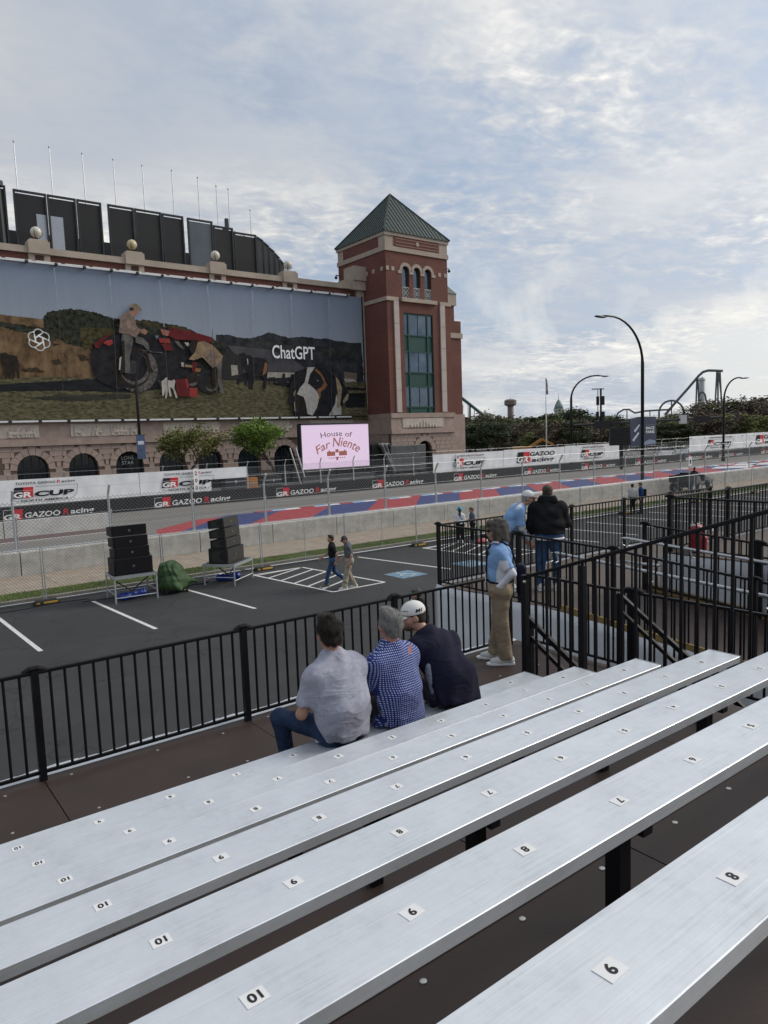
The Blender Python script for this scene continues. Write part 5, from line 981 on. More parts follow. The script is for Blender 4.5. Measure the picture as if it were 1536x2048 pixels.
q(-1.3, -.25, 3.25, 3.72); q(.25, 1.3, 3.25, 3.72); q(-.2, .2, 3.6, 3.95); q(-1.1, -.9, 3.72, 3.85); q(.9, 1.1, 3.72, 3.85); q(-.12, .12, 2.75, 3.1); q(-.25, .25, 2.98, 3.12)
for k in range(3): q(-1.05+.28*k, -.93+.28*k, 2.95, 3.1); q(.37+.28*k, .49+.28*k, 2.95, 3.1)
part('house_emblem', hb, MBR, t)
for x in (.6, 2.6, 4.6, 6.6, 8.2): part('leg', MB().bx(x-.12, x+.12, .1, .4, 0, 1.8), M_STEEL, t)
part('trailer_base', MB().bx(-.4, 9.0, -.6, 1.6, .5, 1.2), mat('trailer_grey', (.06, .062, .065), .6, var=.3), t)
for x in (-1.6, -.9): part('outrigger', MB().tube([(x, -.3, 4.3), (x+1.1, -.5, .2)], .09, 8), M_GALV, t)
s = thing('mobile_stage', 'grey covered mobile stage trailer beside the pink video screen', 'trailer', (49.3, 67, 0)); M_TARP = mat('grey_tarp', (.085, .09, .092), .5, var=.3, scale=1.2, bump=.5, bscale=2)
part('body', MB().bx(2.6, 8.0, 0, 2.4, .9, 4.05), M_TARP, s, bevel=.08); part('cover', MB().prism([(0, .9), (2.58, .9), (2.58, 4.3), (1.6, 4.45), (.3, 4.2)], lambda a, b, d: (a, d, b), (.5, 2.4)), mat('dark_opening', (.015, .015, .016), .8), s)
sdf_part('draped_cover', [cone((1.3, .1, 4.15), (2.9, .1, 1.0), .22, .30, .1), cone((1.0, .2, 4.2), (2.4, .2, 4.2), .22, .2, .1), cone((1.9, .1, 4.1), (3.2, .3, 1.0), .2, .3, .1)], .08, M_TARP, s, wr=.03, wscale=.3)
for x in (1.0, 4.2, 6.4, 7.4): part('wheel', MB().tube([(x, -.05, .45), (x, .3, .45)], .45, 16), M_RUB, s)
part('chassis', MB().bx(0, 8, .3, 2.2, .6, .9), M_STEEL, s)
def box_clutter(label, x, y, w, d, h, m, cat):
    o = thing('equipment_case', label, cat, (x, y, 0)); part('case', MB().bx(0, w, 0, d, 0, h), m, o, bevel=.03); part('lid_trim', MB().bx(-.02, w+.02, -.02, d+.02, h*.72, h*.76), M_GALV, o); part('latch', MB().bx(w*.45, w*.55, -.04, -.02, h*.66, h*.8), M_GALV, o)
box_clutter('dark equipment case behind the sponsor wall under the left street tree', 29.0, 63, 2.2, 1, 1.9, M_STEEL, 'case'); box_clutter('dark equipment case behind the sponsor wall under the right street tree', 33.5, 63.5, 1.8, 1, 1.7, M_STEEL, 'case'); box_clutter('orange framed rack behind the torn white banner', 29.3, 58.7, .9, .6, 1.9, mat('orange_plastic', (.5, .18, .03), .5), 'rack')
# ------------------------------------------------------------------ lamp posts, signals, poles
M_POST = mat('black_lamp_paint', (.012, .012, .014), .4, .2, var=.2)
def street_lamp(label, base, h, reach, azim, r=.11, head=.9, group=None):
    t = thing('street_lamp', label, 'street lamp', tuple(base), 0, group); d = np.array([math.cos(azim), math.sin(azim), 0]); pts = [(0, 0, 0), (0, 0, h*.75)]
    for k in range(1, 11):
        a = PI/2*k/10*1.04; pts.append(tuple(d*reach*.8*(1-math.cos(a))+np.array([0, 0, h*.75+h*.25*math.sin(a)])))
    pts.append(tuple(d*reach+np.array([0, 0, h*.995]))); part('pole', MB().tube(pts, [r]*2+[r*.75-.003*k for k in range(10)]+[r*.5], 10), M_POST, t, True)
    part('lamp_head', MB().sphere(tuple(d*(reach+head*.35)+np.array([0, 0, h*.99])), (head*.6*abs(d[0])+.16, head*.6*abs(d[1])+.16, .09), 12, 6), M_POST, t, True); part('base_sleeve', MB().tube([(0, 0, 0), (0, 0, .9)], r*1.6, 10), M_POST, t); return t
lp = street_lamp('tall black street lamp with curved arm and navy banners standing behind the track barrier', (50.55, 33.0, .0), 13.4, 5.0, PI, .13)
M_NAVY = mat('navy_banner', (.022, .03, .07), .6, var=.25, scale=1.5)
bnl = part('banner', MB().prism([(-1.7, 5.85), (-.16, 6.0), (-.16, 3.7), (-1.55, 3.6)], lambda a, b, d: (a, d, b), (-.02, .02)), M_NAVY, lp); bnr = part('banner', MB().prism([(.16, 6.0), (1.85, 5.95), (1.9, 3.75), (.16, 3.7)], lambda a, b, d: (a, d, b), (-.02, .02)), M_NAVY, lp)
text_part('RACE', 'lettering', lambda a, b: (.45+1.15*a, -.03, 4.98+.22*b), M_TW, bnr, .02); text_part('FANS', 'lettering', lambda a, b: (.45+1.15*a, -.03, 4.68+.22*b), M_TW, bnr, .02); text_part('WELCOME', 'lettering', lambda a, b: (.45+1.15*a, -.03, 5.28+.09*b), mat('faint_print', (.2, .24, .35), .6), bnr)
for pts in ([(-1.2, 4.9), (-.5, 5.4), (-.35, 5.35), (-1.0, 4.8)], [(-1.4, 4.2), (-.6, 4.8), (-.45, 4.7), (-1.2, 4.1)]): part('race_car_graphic', MB().add([(a, -.03, b) for a, b in pts], [(0, 1, 2, 3)]), mat('pale_print', (.5, .53, .6), .6), bnl)
part('car_graphic', MB().add([(a, -.03, b) for a, b in ((.2, 3.78), (1.85, 3.85), (1.7, 4.1), (.9, 4.2), (.2, 4.0))], [(0, 1, 2, 3, 4)]), MATS['faint_print'], bnr)
for z in (5.97, 3.7): part('banner_rod', MB().tube([(-1.6, 0, z), (1.85, 0, z)], .025, 6), M_POST, lp)
b0 = atD(285, 930, 64); street_lamp('black street lamp with curved arm standing in front of the advertisement', (20.6, 61, 0), 13.0, 1.5, R(0), .12)
o = thing('pole_banner', 'small blue banner on the lamp post in front of the arcade', 'banner', (20.6, 60.85, 4.0)); part('cloth', MB().bx(-.36, .36, -.03, 0, 0, 2.0), mat('dusty_blue', (.06, .09, .16), .7, var=.3, scale=2), o); part('rod', MB().tube([(-.5, 0, 2.02), (.5, 0, 2.02)], .03, 6), M_POST, o); part('print_patch', MB().bx(-.25, .25, -.04, -.031, 1.2, 1.5), mat('pale_print', (.5, .53, .6), .6), o)
pL = atD(1143, 890, 100); pR = atD(1447, 878, 112)
ml = street_lamp('black street lamp with traffic signal arm left of the navy banners', (pL[0], pL[1], 0), atD(1180, 750, 100)[2], 4.6, math.atan2(pR[1]-pL[1], pR[0]-pL[0]), .16)
mr = street_lamp('black street lamp at the right end of the traffic signal arm', (pR[0], pR[1], 0), atD(1447, 757, 112)[2], 2.2, R(-60), .16)
aL = atD(1147, 851, 100); aR = atD(1447, 834, 112); gm = thing('signal_gantry', 'long black traffic signal arm spanning behind the navy banners', 'traffic signal', (pL[0], pL[1], 0)); B0 = np.array([pL[0], pL[1], 0])
part('arm', MB().tube([aL-B0, aR-B0], [.16, .16], 8), M_POST, gm)
dv = (aR-aL); 
for f, w, h in ((.19, 2.4, 1.0), (.27, 1.5, .5), (.85, 2.3, .75)):
    c = aL+dv*f-B0; u_ = dv/np.linalg.norm(dv); part('signal_head', MB().bar(c-u_*w/2+(0, 0, -.1), c+u_*w/2+(0, 0, -.1), .3, h), M_POST, gm)
for f, w, h in ((.46, .3, .6), (.72, .5, 1.2)):
    c = aL+dv*f-B0; u_ = dv/np.linalg.norm(dv); part('sign_plate', MB().bar(c-u_*w+(0, 0, .0), c+u_*w+(0, 0, .0), .36, h), M_GALV, gm)
for i, (px, py, py2, D, lab) in enumerate(((1497, 880, 814, 190, 'far double-armed black street lamp among the trees at the right'), (1545, 880, 806, 150, 'black street lamp reaching in from the right edge of the photo'))):
    p = atD(px, py, D); h = atD(px, py2, D)[2]; sd = R(127); street_lamp(lab, (p[0], p[1], 0), h, 3.0 if i else 2.2, sd, .14)
p = atD(1093, 890, 125); t = thing('flagpole', 'white flagpole with a limp flag right of the tower', 'flagpole', (p[0], p[1], 0)); h = atD(1093, 755, 125)[2]; part('pole', MB().tube([(0, 0, 0), (0, 0, h)], [.13, .06], 8), mat('white_pole', (.6, .6, .58), .4), t, True)
sdf_part('flag', [cone((.1, 0, h-.3), (.25, 0, h-2.6), .12, .22, .1), cone((.05, 0, h-.3), (.35, 0, h-1.4), .1, .14, .1)], .06, mat('dark_flag', (.12, .09, .11), .8, var=.6, scale=3), t, wr=.02, wscale=.5)
p = atD(1202, 885, 140); t = thing('antenna_pole', 'black pole with stacked black antenna boxes left of the lamp post', 'mast', (p[0], p[1], 0)); h = atD(1202, 777, 140)[2]; part('pole', MB().tube([(0, 0, 0), (0, 0, h)], .18, 8), M_POST, t)
for z, r_ in ((h-2.2, .55), (h-5.0, .6)):
    for k in range(3): part('antenna_box', MB().box((r_*math.cos(k*2.1), r_*math.sin(k*2.1), z), (.5, .5, 1.6), k*2.1), M_POST, t)
p = atD(1196, 870, 180); t = thing('floodlight_mast', 'thin grey floodlight mast beside the antenna pole', 'mast', (p[0], p[1], 0)); h = atD(1196, 778, 180)[2]; part('pole', MB().tube([(0, 0, 0), (0, 0, h)], .14, 6), M_GALV, t); part('lamp_bar', MB().bar((-1.0, 1.0, h), (1.0, -1.0, h), .3, .35), M_GALV, t)
p = atD(1243, 885, 95); t = thing('led_trailer', 'black portable board standing left of the navy banners behind the fence', 'sign', (p[0], p[1], 0)); uz = atD(1243, 855, 95)[2]; wv_ = np.array([rv[0], rv[1], 0]); wv_ /= np.linalg.norm(wv_); part('board', MB().bar(-wv_*1.5+(0, 0, uz-1.1), wv_*1.5+(0, 0, uz-1.1), .3, 2.2), M_STEEL, t)
for k in range(7): part('louvre', MB().bar(-wv_*1.4+(0, 0, uz-.2-.3*k)-np.array([hv[0], hv[1], 0])*.18, wv_*1.4+(0, 0, uz-.2-.3*k)-np.array([hv[0], hv[1], 0])*.18, .06, .18), M_POST, t)
part('mast', MB().tube([(0, 0, 0), (0, 0, uz-2.1)], .2, 8), M_POST, t)
# ------------------------------------------------------------------ loudspeaker stacks
M_SPK = mat('black_speaker_paint', (.008, .008, .009), .55, var=.25, scale=8); M_GRL = mat('speaker_grille', (.03, .029, .026), .7, var=.25, scale=30, bump=.3, bscale=150)
def stage_table(label, loc, rz, w, d, h):
    t = thing('stage_table', label, 'table', loc, rz)
    part('top', MB().bx(0, w, 0, d, h-.06, h), mat('table_ply', (.05, .05, .05), .6), t); fr = MB()
    part('top_frame', MB().bx(-.02, w+.02, -.035, -.001, h-.09, h+.01).bx(-.02, w+.02, d+.001, d+.035, h-.09, h+.01).bx(-.035, -.001, -.035, d+.035, h-.09, h+.01).bx(w+.001, w+.035, -.035, d+.035, h-.09, h+.01), M_GALV, t)
    for x in (.0, w):
        for y in (0, d): part('leg', MB().tube([(x, y, 0), (x, y, h-.09)], .03, 8), M_GALV, t)
    for y in (0, d): part('crossbar', MB().tube([(0, y, .18), (w, y, .18)], .018, 6), M_GALV, t)
    for x in (0, w): part('crossbar', MB().tube([(x, 0, .3), (x, d, .3)], .018, 6), M_GALV, t)
    part('brace', MB().tube([(0, d*.5, h-.12), (w*.5, d*.5, .25)], .02, 6), M_SPK, t); part('brace', MB().tube([(w, d*.5, h-.12), (w*.5, d*.5, .25)], .02, 6), M_SPK, t)
def cabinet(name, label, loc, rz, w, d, h, tilt, arr, group, gm_=None):
    t = thing(name, label, 'loudspeaker', loc, rz, group)
    M_ = rotm(0, tilt); b = MB()
    back = .82 if arr else 1.0
    vs = [(-w/2, -d/2, 0), (w/2, -d/2, 0), (w/2, d/2, 0), (-w/2, d/2, 0), (-w/2, -d/2, h), (w/2, -d/2, h), (w/2, d/2, h*back), (-w/2, d/2, h*back)]
    b.add([M_@np.array(v) for v in vs], [(3, 2, 1, 0), (4, 5, 6, 7), (0, 1, 5, 4), (1, 2, 6, 5), (2, 3, 7, 6), (3, 0, 4, 7)]); part('cabinet', b, M_SPK, t, bevel=.008)
    g_ = MB(); g_.box((0, 0, 0), (w*.94, .02, h*.9)); part('grille', g_, gm_ or M_GRL, t, loc=tuple(M_@np.array([0, -d/2-.012, h/2])), rot=(tilt, 0, 0))
    part('badge', MB().box((0, 0, 0), (.07, .006, .07)), mat('badge_grey', (.10, .10, .10), .5), t, loc=tuple(M_@np.array([0, -d/2-.026, h/2])), rot=(tilt, 0, 0))
    for sx in (-1, 1): part('side_plate', MB().add([tuple(M_@np.array([sx*(w/2+.006), y, z])) for y, z in ((-d*.42, h*.1), (-d*.1, h*.35), (-d*.1, h*.65), (-d*.42, h*.9), (d*.3, h*.75*back+.02), (d*.3, h*.12))], [(0, 1, 2, 3, 4, 5)] if sx < 0 else [(5, 4, 3, 2, 1, 0)]), M_GRL, t)
    return t
def stack(rz, ox, oy, zt, tilts, tag_, gm_=None):
    G_ = 'loudspeakers of the '+tag_
    cabinet('subwoofer', 'wide black subwoofer at the bottom of the '+tag_, (ox, oy, zt), rz, 1.28, .75, .55, 0, False, G_, gm_); z = zt+.555
    for k in range(3): cabinet('array_loudspeaker', ['lowest', 'middle', 'topmost'][k]+' black array loudspeaker on the '+tag_, (ox-.02*k*math.cos(rz), oy+.02*k, z), rz, 1.16, .62, .355, tilts[k], True, G_, gm_); z += .362+.008*k
stage_table('silver legged stage table under the left loudspeaker stack', (6.95, 24.02, 0), R(-4), 1.36, 1.2, .9); stack(R(-2), 7.66, 24.52, .905, (0, 0, 0), 'left loudspeaker stack', mat('shaded_grille', (.010, .010, .012), .75, var=.2, spec=.15))  # left stack's grille is a darker copy, its shade put into the colour
stage_table('silver legged stage table under the right loudspeaker stack', (11.1, 23.8, 0), R(38), 1.5, 1.2, .78); stack(R(36), 11.28, 24.75, .785, (-.03, -.05, -.08), 'right loudspeaker stack')
M_BLUET = mat('blue_tarpaulin', (.012, .035, .23), .4, var=.3, scale=6, bump=.3, bscale=12)
for i, (x, y, l, rz) in enumerate(((7.15, 24.35, .95, .12), (10.95, 25.0, .8, -.4))):
    t = thing('rolled_tarp', ['bright blue rolled tarpaulin under the left speaker table', 'dark blue rolled tarpaulin under the right speaker table'][i], 'tarp', (x, y, 0), rz)
    sdf_part('roll', [cone((.08, 0, .15), (l*.5, 0, .14), .13, .11, .05), cone((l*.5, 0, .14), (l-.05, .03, .17), .11, .14, .05)], .018, M_BLUET, t, wr=.016, zmin=.004); part('strap', MB().tube([(l*.5+.0, .125*math.cos(a), .14+.125*math.sin(a)) for a in np.linspace(0, 2*PI, 13)], .012, 5), M_SPK, t)
t = thing('covered_equipment', 'green tarpaulin draped over equipment between the two loudspeaker stacks', 'covered equipment', (9.05, 24.45, 0)); M_GRN = mat('green_tarpaulin', (.045, .085, .035), .6, var=.35, scale=4, bump=.4, bscale=8, spec=.2)
sdf_part('tarpaulin', [ell((0, .15, .80), (.42, .42, .30), k=.1), econe((0, .1, .62), (.05, .05, .36), (.46, .44), (.56, .46), k=.1), cone((.3, -.1, .45), (.75, -.25, .32), .16, .05, .15), cone((-.2, -.2, .4), (.1, -.45, .16), .2, .08, .12)], .022, M_GRN, t, wr=.03, wscale=.55, zmin=.1)
part('strap', MB().tube([(.47*math.cos(a), .14+.46*math.sin(a), .66+.02*math.sin(3*a)) for a in np.linspace(0, 2*PI, 25)], .012, 5), mat('dark_green_cord', (.02, .04, .015), .7), t)
part('cart_base', MB().bx(-.4, .45, -.3, .4, .1, .18), M_SPK, t)
for x in (-.35, .4):
    for y in (-.28, .35): part('castor', MB().tube([(x-.02, y, .06), (x+.02, y, .06)], .058, 10), M_RUB, t)
def cable(label, pts, r=.012): tag(part('cable', MB().tube(pts, r, 5), M_RUB, None, True), label, 'cable')
cable('black cable along the fence foot left of the loudspeakers', [(2+.5*k, 25.6+.12*math.sin(k*1.1), .014) for k in range(10)]); cable('black cable running from the left speaker table to the covered equipment', [(6.2+.3*k, 25.2-.3*math.sin(k*.7)*.4, .014) for k in range(10)]); cable('black cable bundle between covered equipment and right speaker table', [(9.5+.15*k, 25.1+.1*math.sin(k*1.9), .02) for k in range(9)], .02)
cable('black cable hanging beside the left loudspeaker stack', [(8.30, 24.7, 1.7), (8.42, 24.7, 1.4), (8.45, 24.75, .9), (8.5, 24.7, .3), (8.8, 24.8, .02)])
# litter and bags near the two women
t = thing('equipment_bags', 'dark bag on the asphalt behind the two women by the fence', 'bag', (24.9, 24.6, 0)); sdf_part('bag', [bxs((0, 0, .16), (.4, .22, .16), rad=.1)], .03, M_SPK, t, wr=.02, zmin=.004); part('strap', MB().tube([(-.3, 0, .3), (0, 0, .45), (.3, 0, .3)], .02, 5), M_SPK, t)
t = thing('folded_cloth', 'red and white bundle on the asphalt beside the two women', 'bundle', (24.0, 24.2, 0)); sdf_part('cloth', [ell((0, 0, .1), (.3, .2, .12))], .025, mat('red_bundle', (.4, .1, .1), .8, var=.8, scale=8), t, wr=.02, zmin=.004); sdf_part('white_fold', [ell((.25, .1, .08), (.2, .15, .1))], .025, M_TW, t, wr=.02, zmin=.004)
# sign posts along the sidewalk
for i, (px, py, py2) in enumerate(((1355, 1000, 900), (1453, 975, 906), (1495, 967, 902))):
    p = atZ(px, py, .15) if i else np.array([47.0, 29.6, .15]); h = 3.0
    t = thing('sign_post', 'thin steel sign post on the sidewalk, '+['left of the utility vehicle', 'right of the utility vehicle', 'farthest right'][i], 'sign', ((47.5, 60.5, 66)[i], (27.3, 27.4, 27.4)[i], .12), 0, 'sign posts on the sidewalk')
    part('post', MB().tube([(0, 0, 0), (.0, 0, h)], .035, 6), M_GALV, t); part('sign_plate', MB().bx(-.18, .18, -.06, -.04, h-.75, h-.1), M_TW, t); part('symbol', MB().bx(-.08, .08, -.066, -.061, h-.6, h-.3), M_TK, t)
# ------------------------------------------------------------------ utility vehicle
u = thing('utility_vehicle', 'grey and black utility vehicle with cargo bed driving on the sidewalk', 'utility vehicle', (52.3, 29.9, .145), R(3)); M_UTV = mat('utv_grey', (.16, .165, .17), .5, .2, var=.15)
for x, y in ((-1.35, -.75), (1.35, -.75), (-1.35, .75), (1.35, .75), (-.35, -.75), (-.35, .75)):
    w = part('wheel', MB().lathe([(.33, -.13), (.36, -.1), (.36, .1), (.33, .13)], 18), M_RUB, u, True, (x, y, .36), (PI/2, 0, 0)); part('rim', MB().lathe([(.2, -.14), (.17, -.12), (.17, .12), (.2, .14)], 12), M_GALV, w)
part('cargo_bed', MB().bx(-2.0, -.75, -.72, .72, .78, .84).bx(-2.0, -.75, -.74, -.68, .84, 1.3).bx(-2.0, -.75, .68, .74, .84, 1.3).bx(-2.02, -1.96, -.74, .74, .84, 1.3).bx(-.8, -.74, -.74, .74, .84, 1.35), M_SPK, u); part('chassis', MB().bx(-1.7, 1.6, -.5, .5, .4, .66), M_SPK, u)
part('cab_tub', MB().bx(-.72, .75, -.70, .70, .5, .72).bx(-.72, -.2, -.7, .7, .72, .98), M_UTV, u, bevel=.03); part('side_panel', MB().prism([(-.72, .55), (.0, .5), (.1, .75), (-.25, 1.2), (-.72, 1.3)], lambda a, b, d: (a, d, b), (-.78, -.72)), M_UTV, u); part('side_panel', MB().prism([(-.72, .55), (.0, .5), (.1, .75), (-.25, 1.2), (-.72, 1.3)], lambda a, b, d: (a, d, b), (.72, .78)), M_UTV, u)
part('hood', MB().prism([(.7, .55), (1.75, .6), (1.72, .95), (1.2, 1.12), (.75, 1.2)], lambda a, b, d: (a, d, b), (-.62, .62)), M_UTV, u, bevel=.04); part('dashboard', MB().bx(.62, .8, -.68, .68, .8, 1.25), M_SPK, u)
part('seat', MB().bx(-.5, .05, -.62, .62, .74, .95).bx(-.62, -.45, -.62, .62, .9, 1.45), M_SPK, u, bevel=.03); part('steering_wheel', MB().tube([(.48+.05*math.sin(a), -.3+.17*math.cos(a), 1.24+.14*math.sin(a)) for a in np.linspace(0, 2*PI, 13)], .015, 5), M_SPK, u)
for y in (-.4, .4): part('headlight', MB().sphere((1.72, y, .88), (.05, .12, .07), 10, 6), M_TW, u, True)
part('bumper', MB().tube([(1.75, -.6, .5), (1.85, 0, .5), (1.75, .6, .5)], .05, 8), M_SPK, u); part('fender', MB().prism([(.95, .62), (1.75, .62), (1.7, .82), (1.3, .9), (1.0, .82)], lambda a, b, d: (a, d, b), (-.9, -.6)).prism([(.95, .76), (1.75, .76), (1.7, .82), (1.3, .9), (1.0, .82)], lambda a, b, d: (a, d, b), (.6, .9)), M_UTV, u); part('cargo_sheet', MB().bx(-1.9, -.9, -.6, .6, 1.1, 1.22), MATS['pale_sky_panel'], u)
# ------------------------------------------------------------------ cars glimpsed behind the fence
def car(label, loc, rz, col):
    t = thing('parked_car', label, 'car', loc, rz, 'cars parked beyond the track'); m_ = mat('car_paint_%s' % label[:14], col, .3, .2, var=.05)
    side_ = [(-2.2, .35), (2.2, .35), (2.25, .75), (1.3, .95), (.75, 1.42), (-1.1, 1.45), (-1.9, 1.0), (-2.25, .9)]
    part('body', MB().prism(side_, lambda a, b, d: (a, d, b), (-.88, .88)), m_, t, bevel=.06)
    for s__ in (-1, 1): part('side_window', MB().prism([(-1.6, 1.0), (1.0, .98), (.65, 1.34), (-1.05, 1.36)], lambda a, b, d: (a, d, b), (s__*.885-.005, s__*.885+.005)), M_GLASS, t)
    part('windscreen', MB().add([(1.28, -.75, .99), (1.28, .75, .99), (.8, .7, 1.4), (.8, -.7, 1.4)], [(0, 1, 2, 3)]), M_GLASS, t)
    for x in (-1.35, 1.35):
        for y in (-.82, .82): part('wheel', MB().tube([(x, y-.1, .33), (x, y+.1, .33)], .33, 14), M_RUB, t)
for i, (px, D, lab, c_) in enumerate(((1335, 118, 'white car parked beyond the black sponsor wall, left one', (.55, .55, .55)), (1362, 124, 'pale grey car parked beyond the sponsor wall, middle one', (.38, .4, .42)), (1380, 132, 'white car parked beyond the sponsor wall, right one', (.6, .6, .6)), (1120, 120, 'silver car behind the white banners left of the mid lamp', (.4, .4, .4)), (1030, 122, 'white car behind the white banners near the flagpole', (.5, .5, .5)))):
    p = atD(px, 880, D); car(lab, (p[0], p[1], 0), R(20+15*i), c_)
p = atD(1040, 880, 135); t = thing('excavator', 'orange excavator arm rising behind the white banners', 'excavator', (p[0], p[1], 0), R(-40)); mo = mat('orange_paint', (.38, .17, .03), .5, var=.2)
part('cab', MB().bx(-1.3, 1.0, -1.0, 1.0, .9, 2.4), mo, t, bevel=.1); part('tracks', MB().bx(-1.6, 1.6, -1.2, -.6, 0, .8).bx(-1.6, 1.6, .6, 1.2, 0, .8), M_SPK, t); part('boom', MB().bar((1.0, 0, 1.8), (4.0, 0, 3.6), .4, .5).bar((4.0, 0, 3.6), (6.0, 0, 2.6), .35, .4), mo, t)
# ------------------------------------------------------------------ trees
def leaf_mat(name, col, var):
    m = mat(name, col, .7, var=var, scale=1.2); b = bsdf(m); b.inputs['Subsurface Weight'].default_value = 0; return m
def grow(seed, h, spread, trunk_r, levels=4, up=.55, nb=3, first=.3, low=2):
    g = random.Random(seed); segs = []; tips = []
    def br(p, d, l, r, lv):
        n = 3; q = p
        for i in range(n):
            d = d+np.array([g.gauss(0, .12), g.gauss(0, .12), g.gauss(0, .06)+(.04 if lv else 0)]); d /= np.linalg.norm(d); q2 = q+d*l/n; segs.append((q, q2, r*(1-.25*i/n), r*(1-.25*(i+1)/n))); q = q2
            if lv >= low: tips.append((q, lv))
        if lv >= levels: return
        for k in range(nb+(1 if lv == 0 else 0)):
            a = g.uniform(0, 2*PI)+k*2*PI/nb; s = g.uniform(.5, 1.0)*spread; nd_ = d*up+np.array([math.cos(a)*s, math.sin(a)*s, g.uniform(.0, .45)]); nd_ /= np.linalg.norm(nd_); br(q, nd_, l*g.uniform(.62, .85), r*.62, lv+1)
    br(np.zeros(3), np.array([0, 0, 1.0]), h*first, trunk_r, 0); return segs, tips
def tree_meshes(seed, h, spread, tr, mleaf, mbark, nleaf, ls, sp, first=.3, levels=4, dens=1.0, low=2):
    segs, tips = grow(seed, h, spread, tr, levels, first=first, low=low); g = np.random.RandomState(seed); mb = MB()
    mz = max(max(s[1][2] for s in segs), .1); k = h/mz
    for a, b, ra, rb in segs: mb.tube([a*k, b*k], [max(ra, .012), max(rb, .01)], 5, cap=False)
    L_ = MB(); vs = []; fs = []
    for _ in range(int(nleaf*dens)):
        p, lv = tips[g.randint(len(tips))]; c = p*k+g.normal(size=3)*sp*np.array([1, 1, .8]); n = g.normal(size=3); n /= np.linalg.norm(n); u_ = np.cross(n, [0, 0, 1.0]); u_ /= np.linalg.norm(u_)+1e-6; w_ = np.cross(n, u_); s = ls*(.6+.8*g.rand()); i = len(vs)
        vs += [tuple(c-u_*s*.5), tuple(c+w_*s*.35), tuple(c+u_*s*.5), tuple(c-w_*s*.35)]; fs.append((i, i+1, i+2, i+3))
    L_.v = vs; L_.f = fs; L_.mi = [0]*len(fs); return mb.mesh('trunk', mbark), L_.mesh('crown', mleaf)
M_BARK = mat('bark', (.055, .042, .034), .9, var=.3, scale=6)
def place_tree(name, label, ms, loc, sc, group=None, rz=0):
    t = thing(name, label, 'tree', loc, rz, group); t.scale = sc; link('trunk', ms[0], t); link('crown', ms[1], t); return t
ta = tree_meshes(21, 6.6, .95, .16, leaf_mat('spring_leaves_mixed', (.14, .15, .035), .55), M_BARK, 5200, .17, .22, .27); tb = tree_meshes(34, 6.9, .95, .16, leaf_mat('fresh_green_leaves', (.12, .20, .025), .4), M_BARK, 8200, .18, .26, .27)
place_tree('street_tree', 'half-bare street tree with yellowish leaves left of the video screen', ta, (26.6, 65.5, 0), (1.1, 1.1, 1.06), 'street trees in front of the arcade'); place_tree('street_tree', 'bright green street tree right beside the pink video screen', tb, (36.0, 65.2, 0), (1.15, 1.15, 1.06), 'street trees in front of the arcade')
kinds = [('brownish bare spring tree in the wooded skyline', (.125, .092, .062), 3200, 3), ('dull olive tree in the wooded skyline', (.105, .105, .048), 4200, 5), ('dark green tree in the wooded skyline', (.06, .08, .036), 4600, 8), ('light green tree in the wooded skyline', (.16, .18, .055), 4200, 13), ('grey-brown leafless tree in the wooded skyline', (.14, .11, .085), 1800, 17)]
def wood_tree(seed, h, mleaf, nl):
    trunk, cr = tree_meshes(seed, h*.92, .85, .22, mleaf, M_BARK, 1, .4, .5, .14); g = np.random.RandomState(seed); vs = []; fs = []; ncl = 26; cl = []
    for c in range(ncl):
        a = g.rand()*2*PI; zf = .12+.84*g.rand()**.8; rr_ = h*.36*math.sqrt(max(.05, 1-((zf-.5)/.56)**2))*math.sqrt(g.rand()); cl.append((rr_*math.cos(a), rr_*math.sin(a), h*zf, .45+.75*g.rand()))
    for _ in range(nl):
        c = cl[g.randint(ncl)]; p = np.array(c[:3])+g.normal(size=3)*c[3]*np.array([.8, .8, .6]); n = g.normal(size=3); n /= np.linalg.norm(n); u_ = np.cross(n, [0, 0, 1.0]); u_ /= np.linalg.norm(u_)+1e-6; w_ = np.cross(n, u_); s = .30+.35*g.rand(); i = len(vs)
        vs += [tuple(p-u_*s*.5), tuple(p+w_*s*.35), tuple(p+u_*s*.5), tuple(p-w_*s*.35)]; fs.append((i, i+1, i+2, i+3))
    b = MB(); b.v = vs; b.f = fs; b.mi = [0]*len(fs); return trunk, b.mesh('crown', mleaf)
kms = [[wood_tree(sd*7+v, 11.0, leaf_mat('skyline_leaves_%d' % i, c_, .5), nl) for v in (1, 2, 3)] for i, (lab, c_, nl, sd) in enumerate(kinds)]
gt = random.Random(9); spots = []
for ring_, (D0, D1, cnt) in enumerate(((165, 180, 30), (190, 215, 36), (230, 260, 36))):
    for k in range(cnt):
        px = 905+(1575-905)*(k+gt.uniform(.1, .9))/cnt; D = gt.uniform(D0, D1); wgt = (0, 1, 1, 2, 2, 0, 3) if px < 1330 else (0, 1, 4, 1, 3, 4, 2); ki = wgt[gt.randrange(7)]
        if ring_ == 0 and 955 < px < 985: ki = 3
        s = gt.uniform(.68, 1.15)*(1.12 if ring_ == 2 else 1)*(.74 if ring_ == 0 else 1)*(1.0 if px < 1200 else 1.04); spots.append((px, D, ki, s, ring_))
seen = {}
for px, D, ki, s, ring_ in sorted(spots):
    n = seen[(ki, ring_)] = seen.get((ki, ring_), -1)+1; p = atD(px, 880, D); kl = kinds[ki][0].replace(' in the wooded skyline', '')
    place_tree('skyline_tree', kl+' in the '+['front', 'middle', 'rear'][ring_]+' row of the wooded skyline, '+ORD[n]+' from the left', kms[ki][gt.randrange(3)], (p[0], p[1], -.03), (s*1.25, s*1.25, s*(.80 if px < 1180 else .66 if px < 1400 else .84)), kl+'s of the wooded skyline', gt.uniform(0, 6))
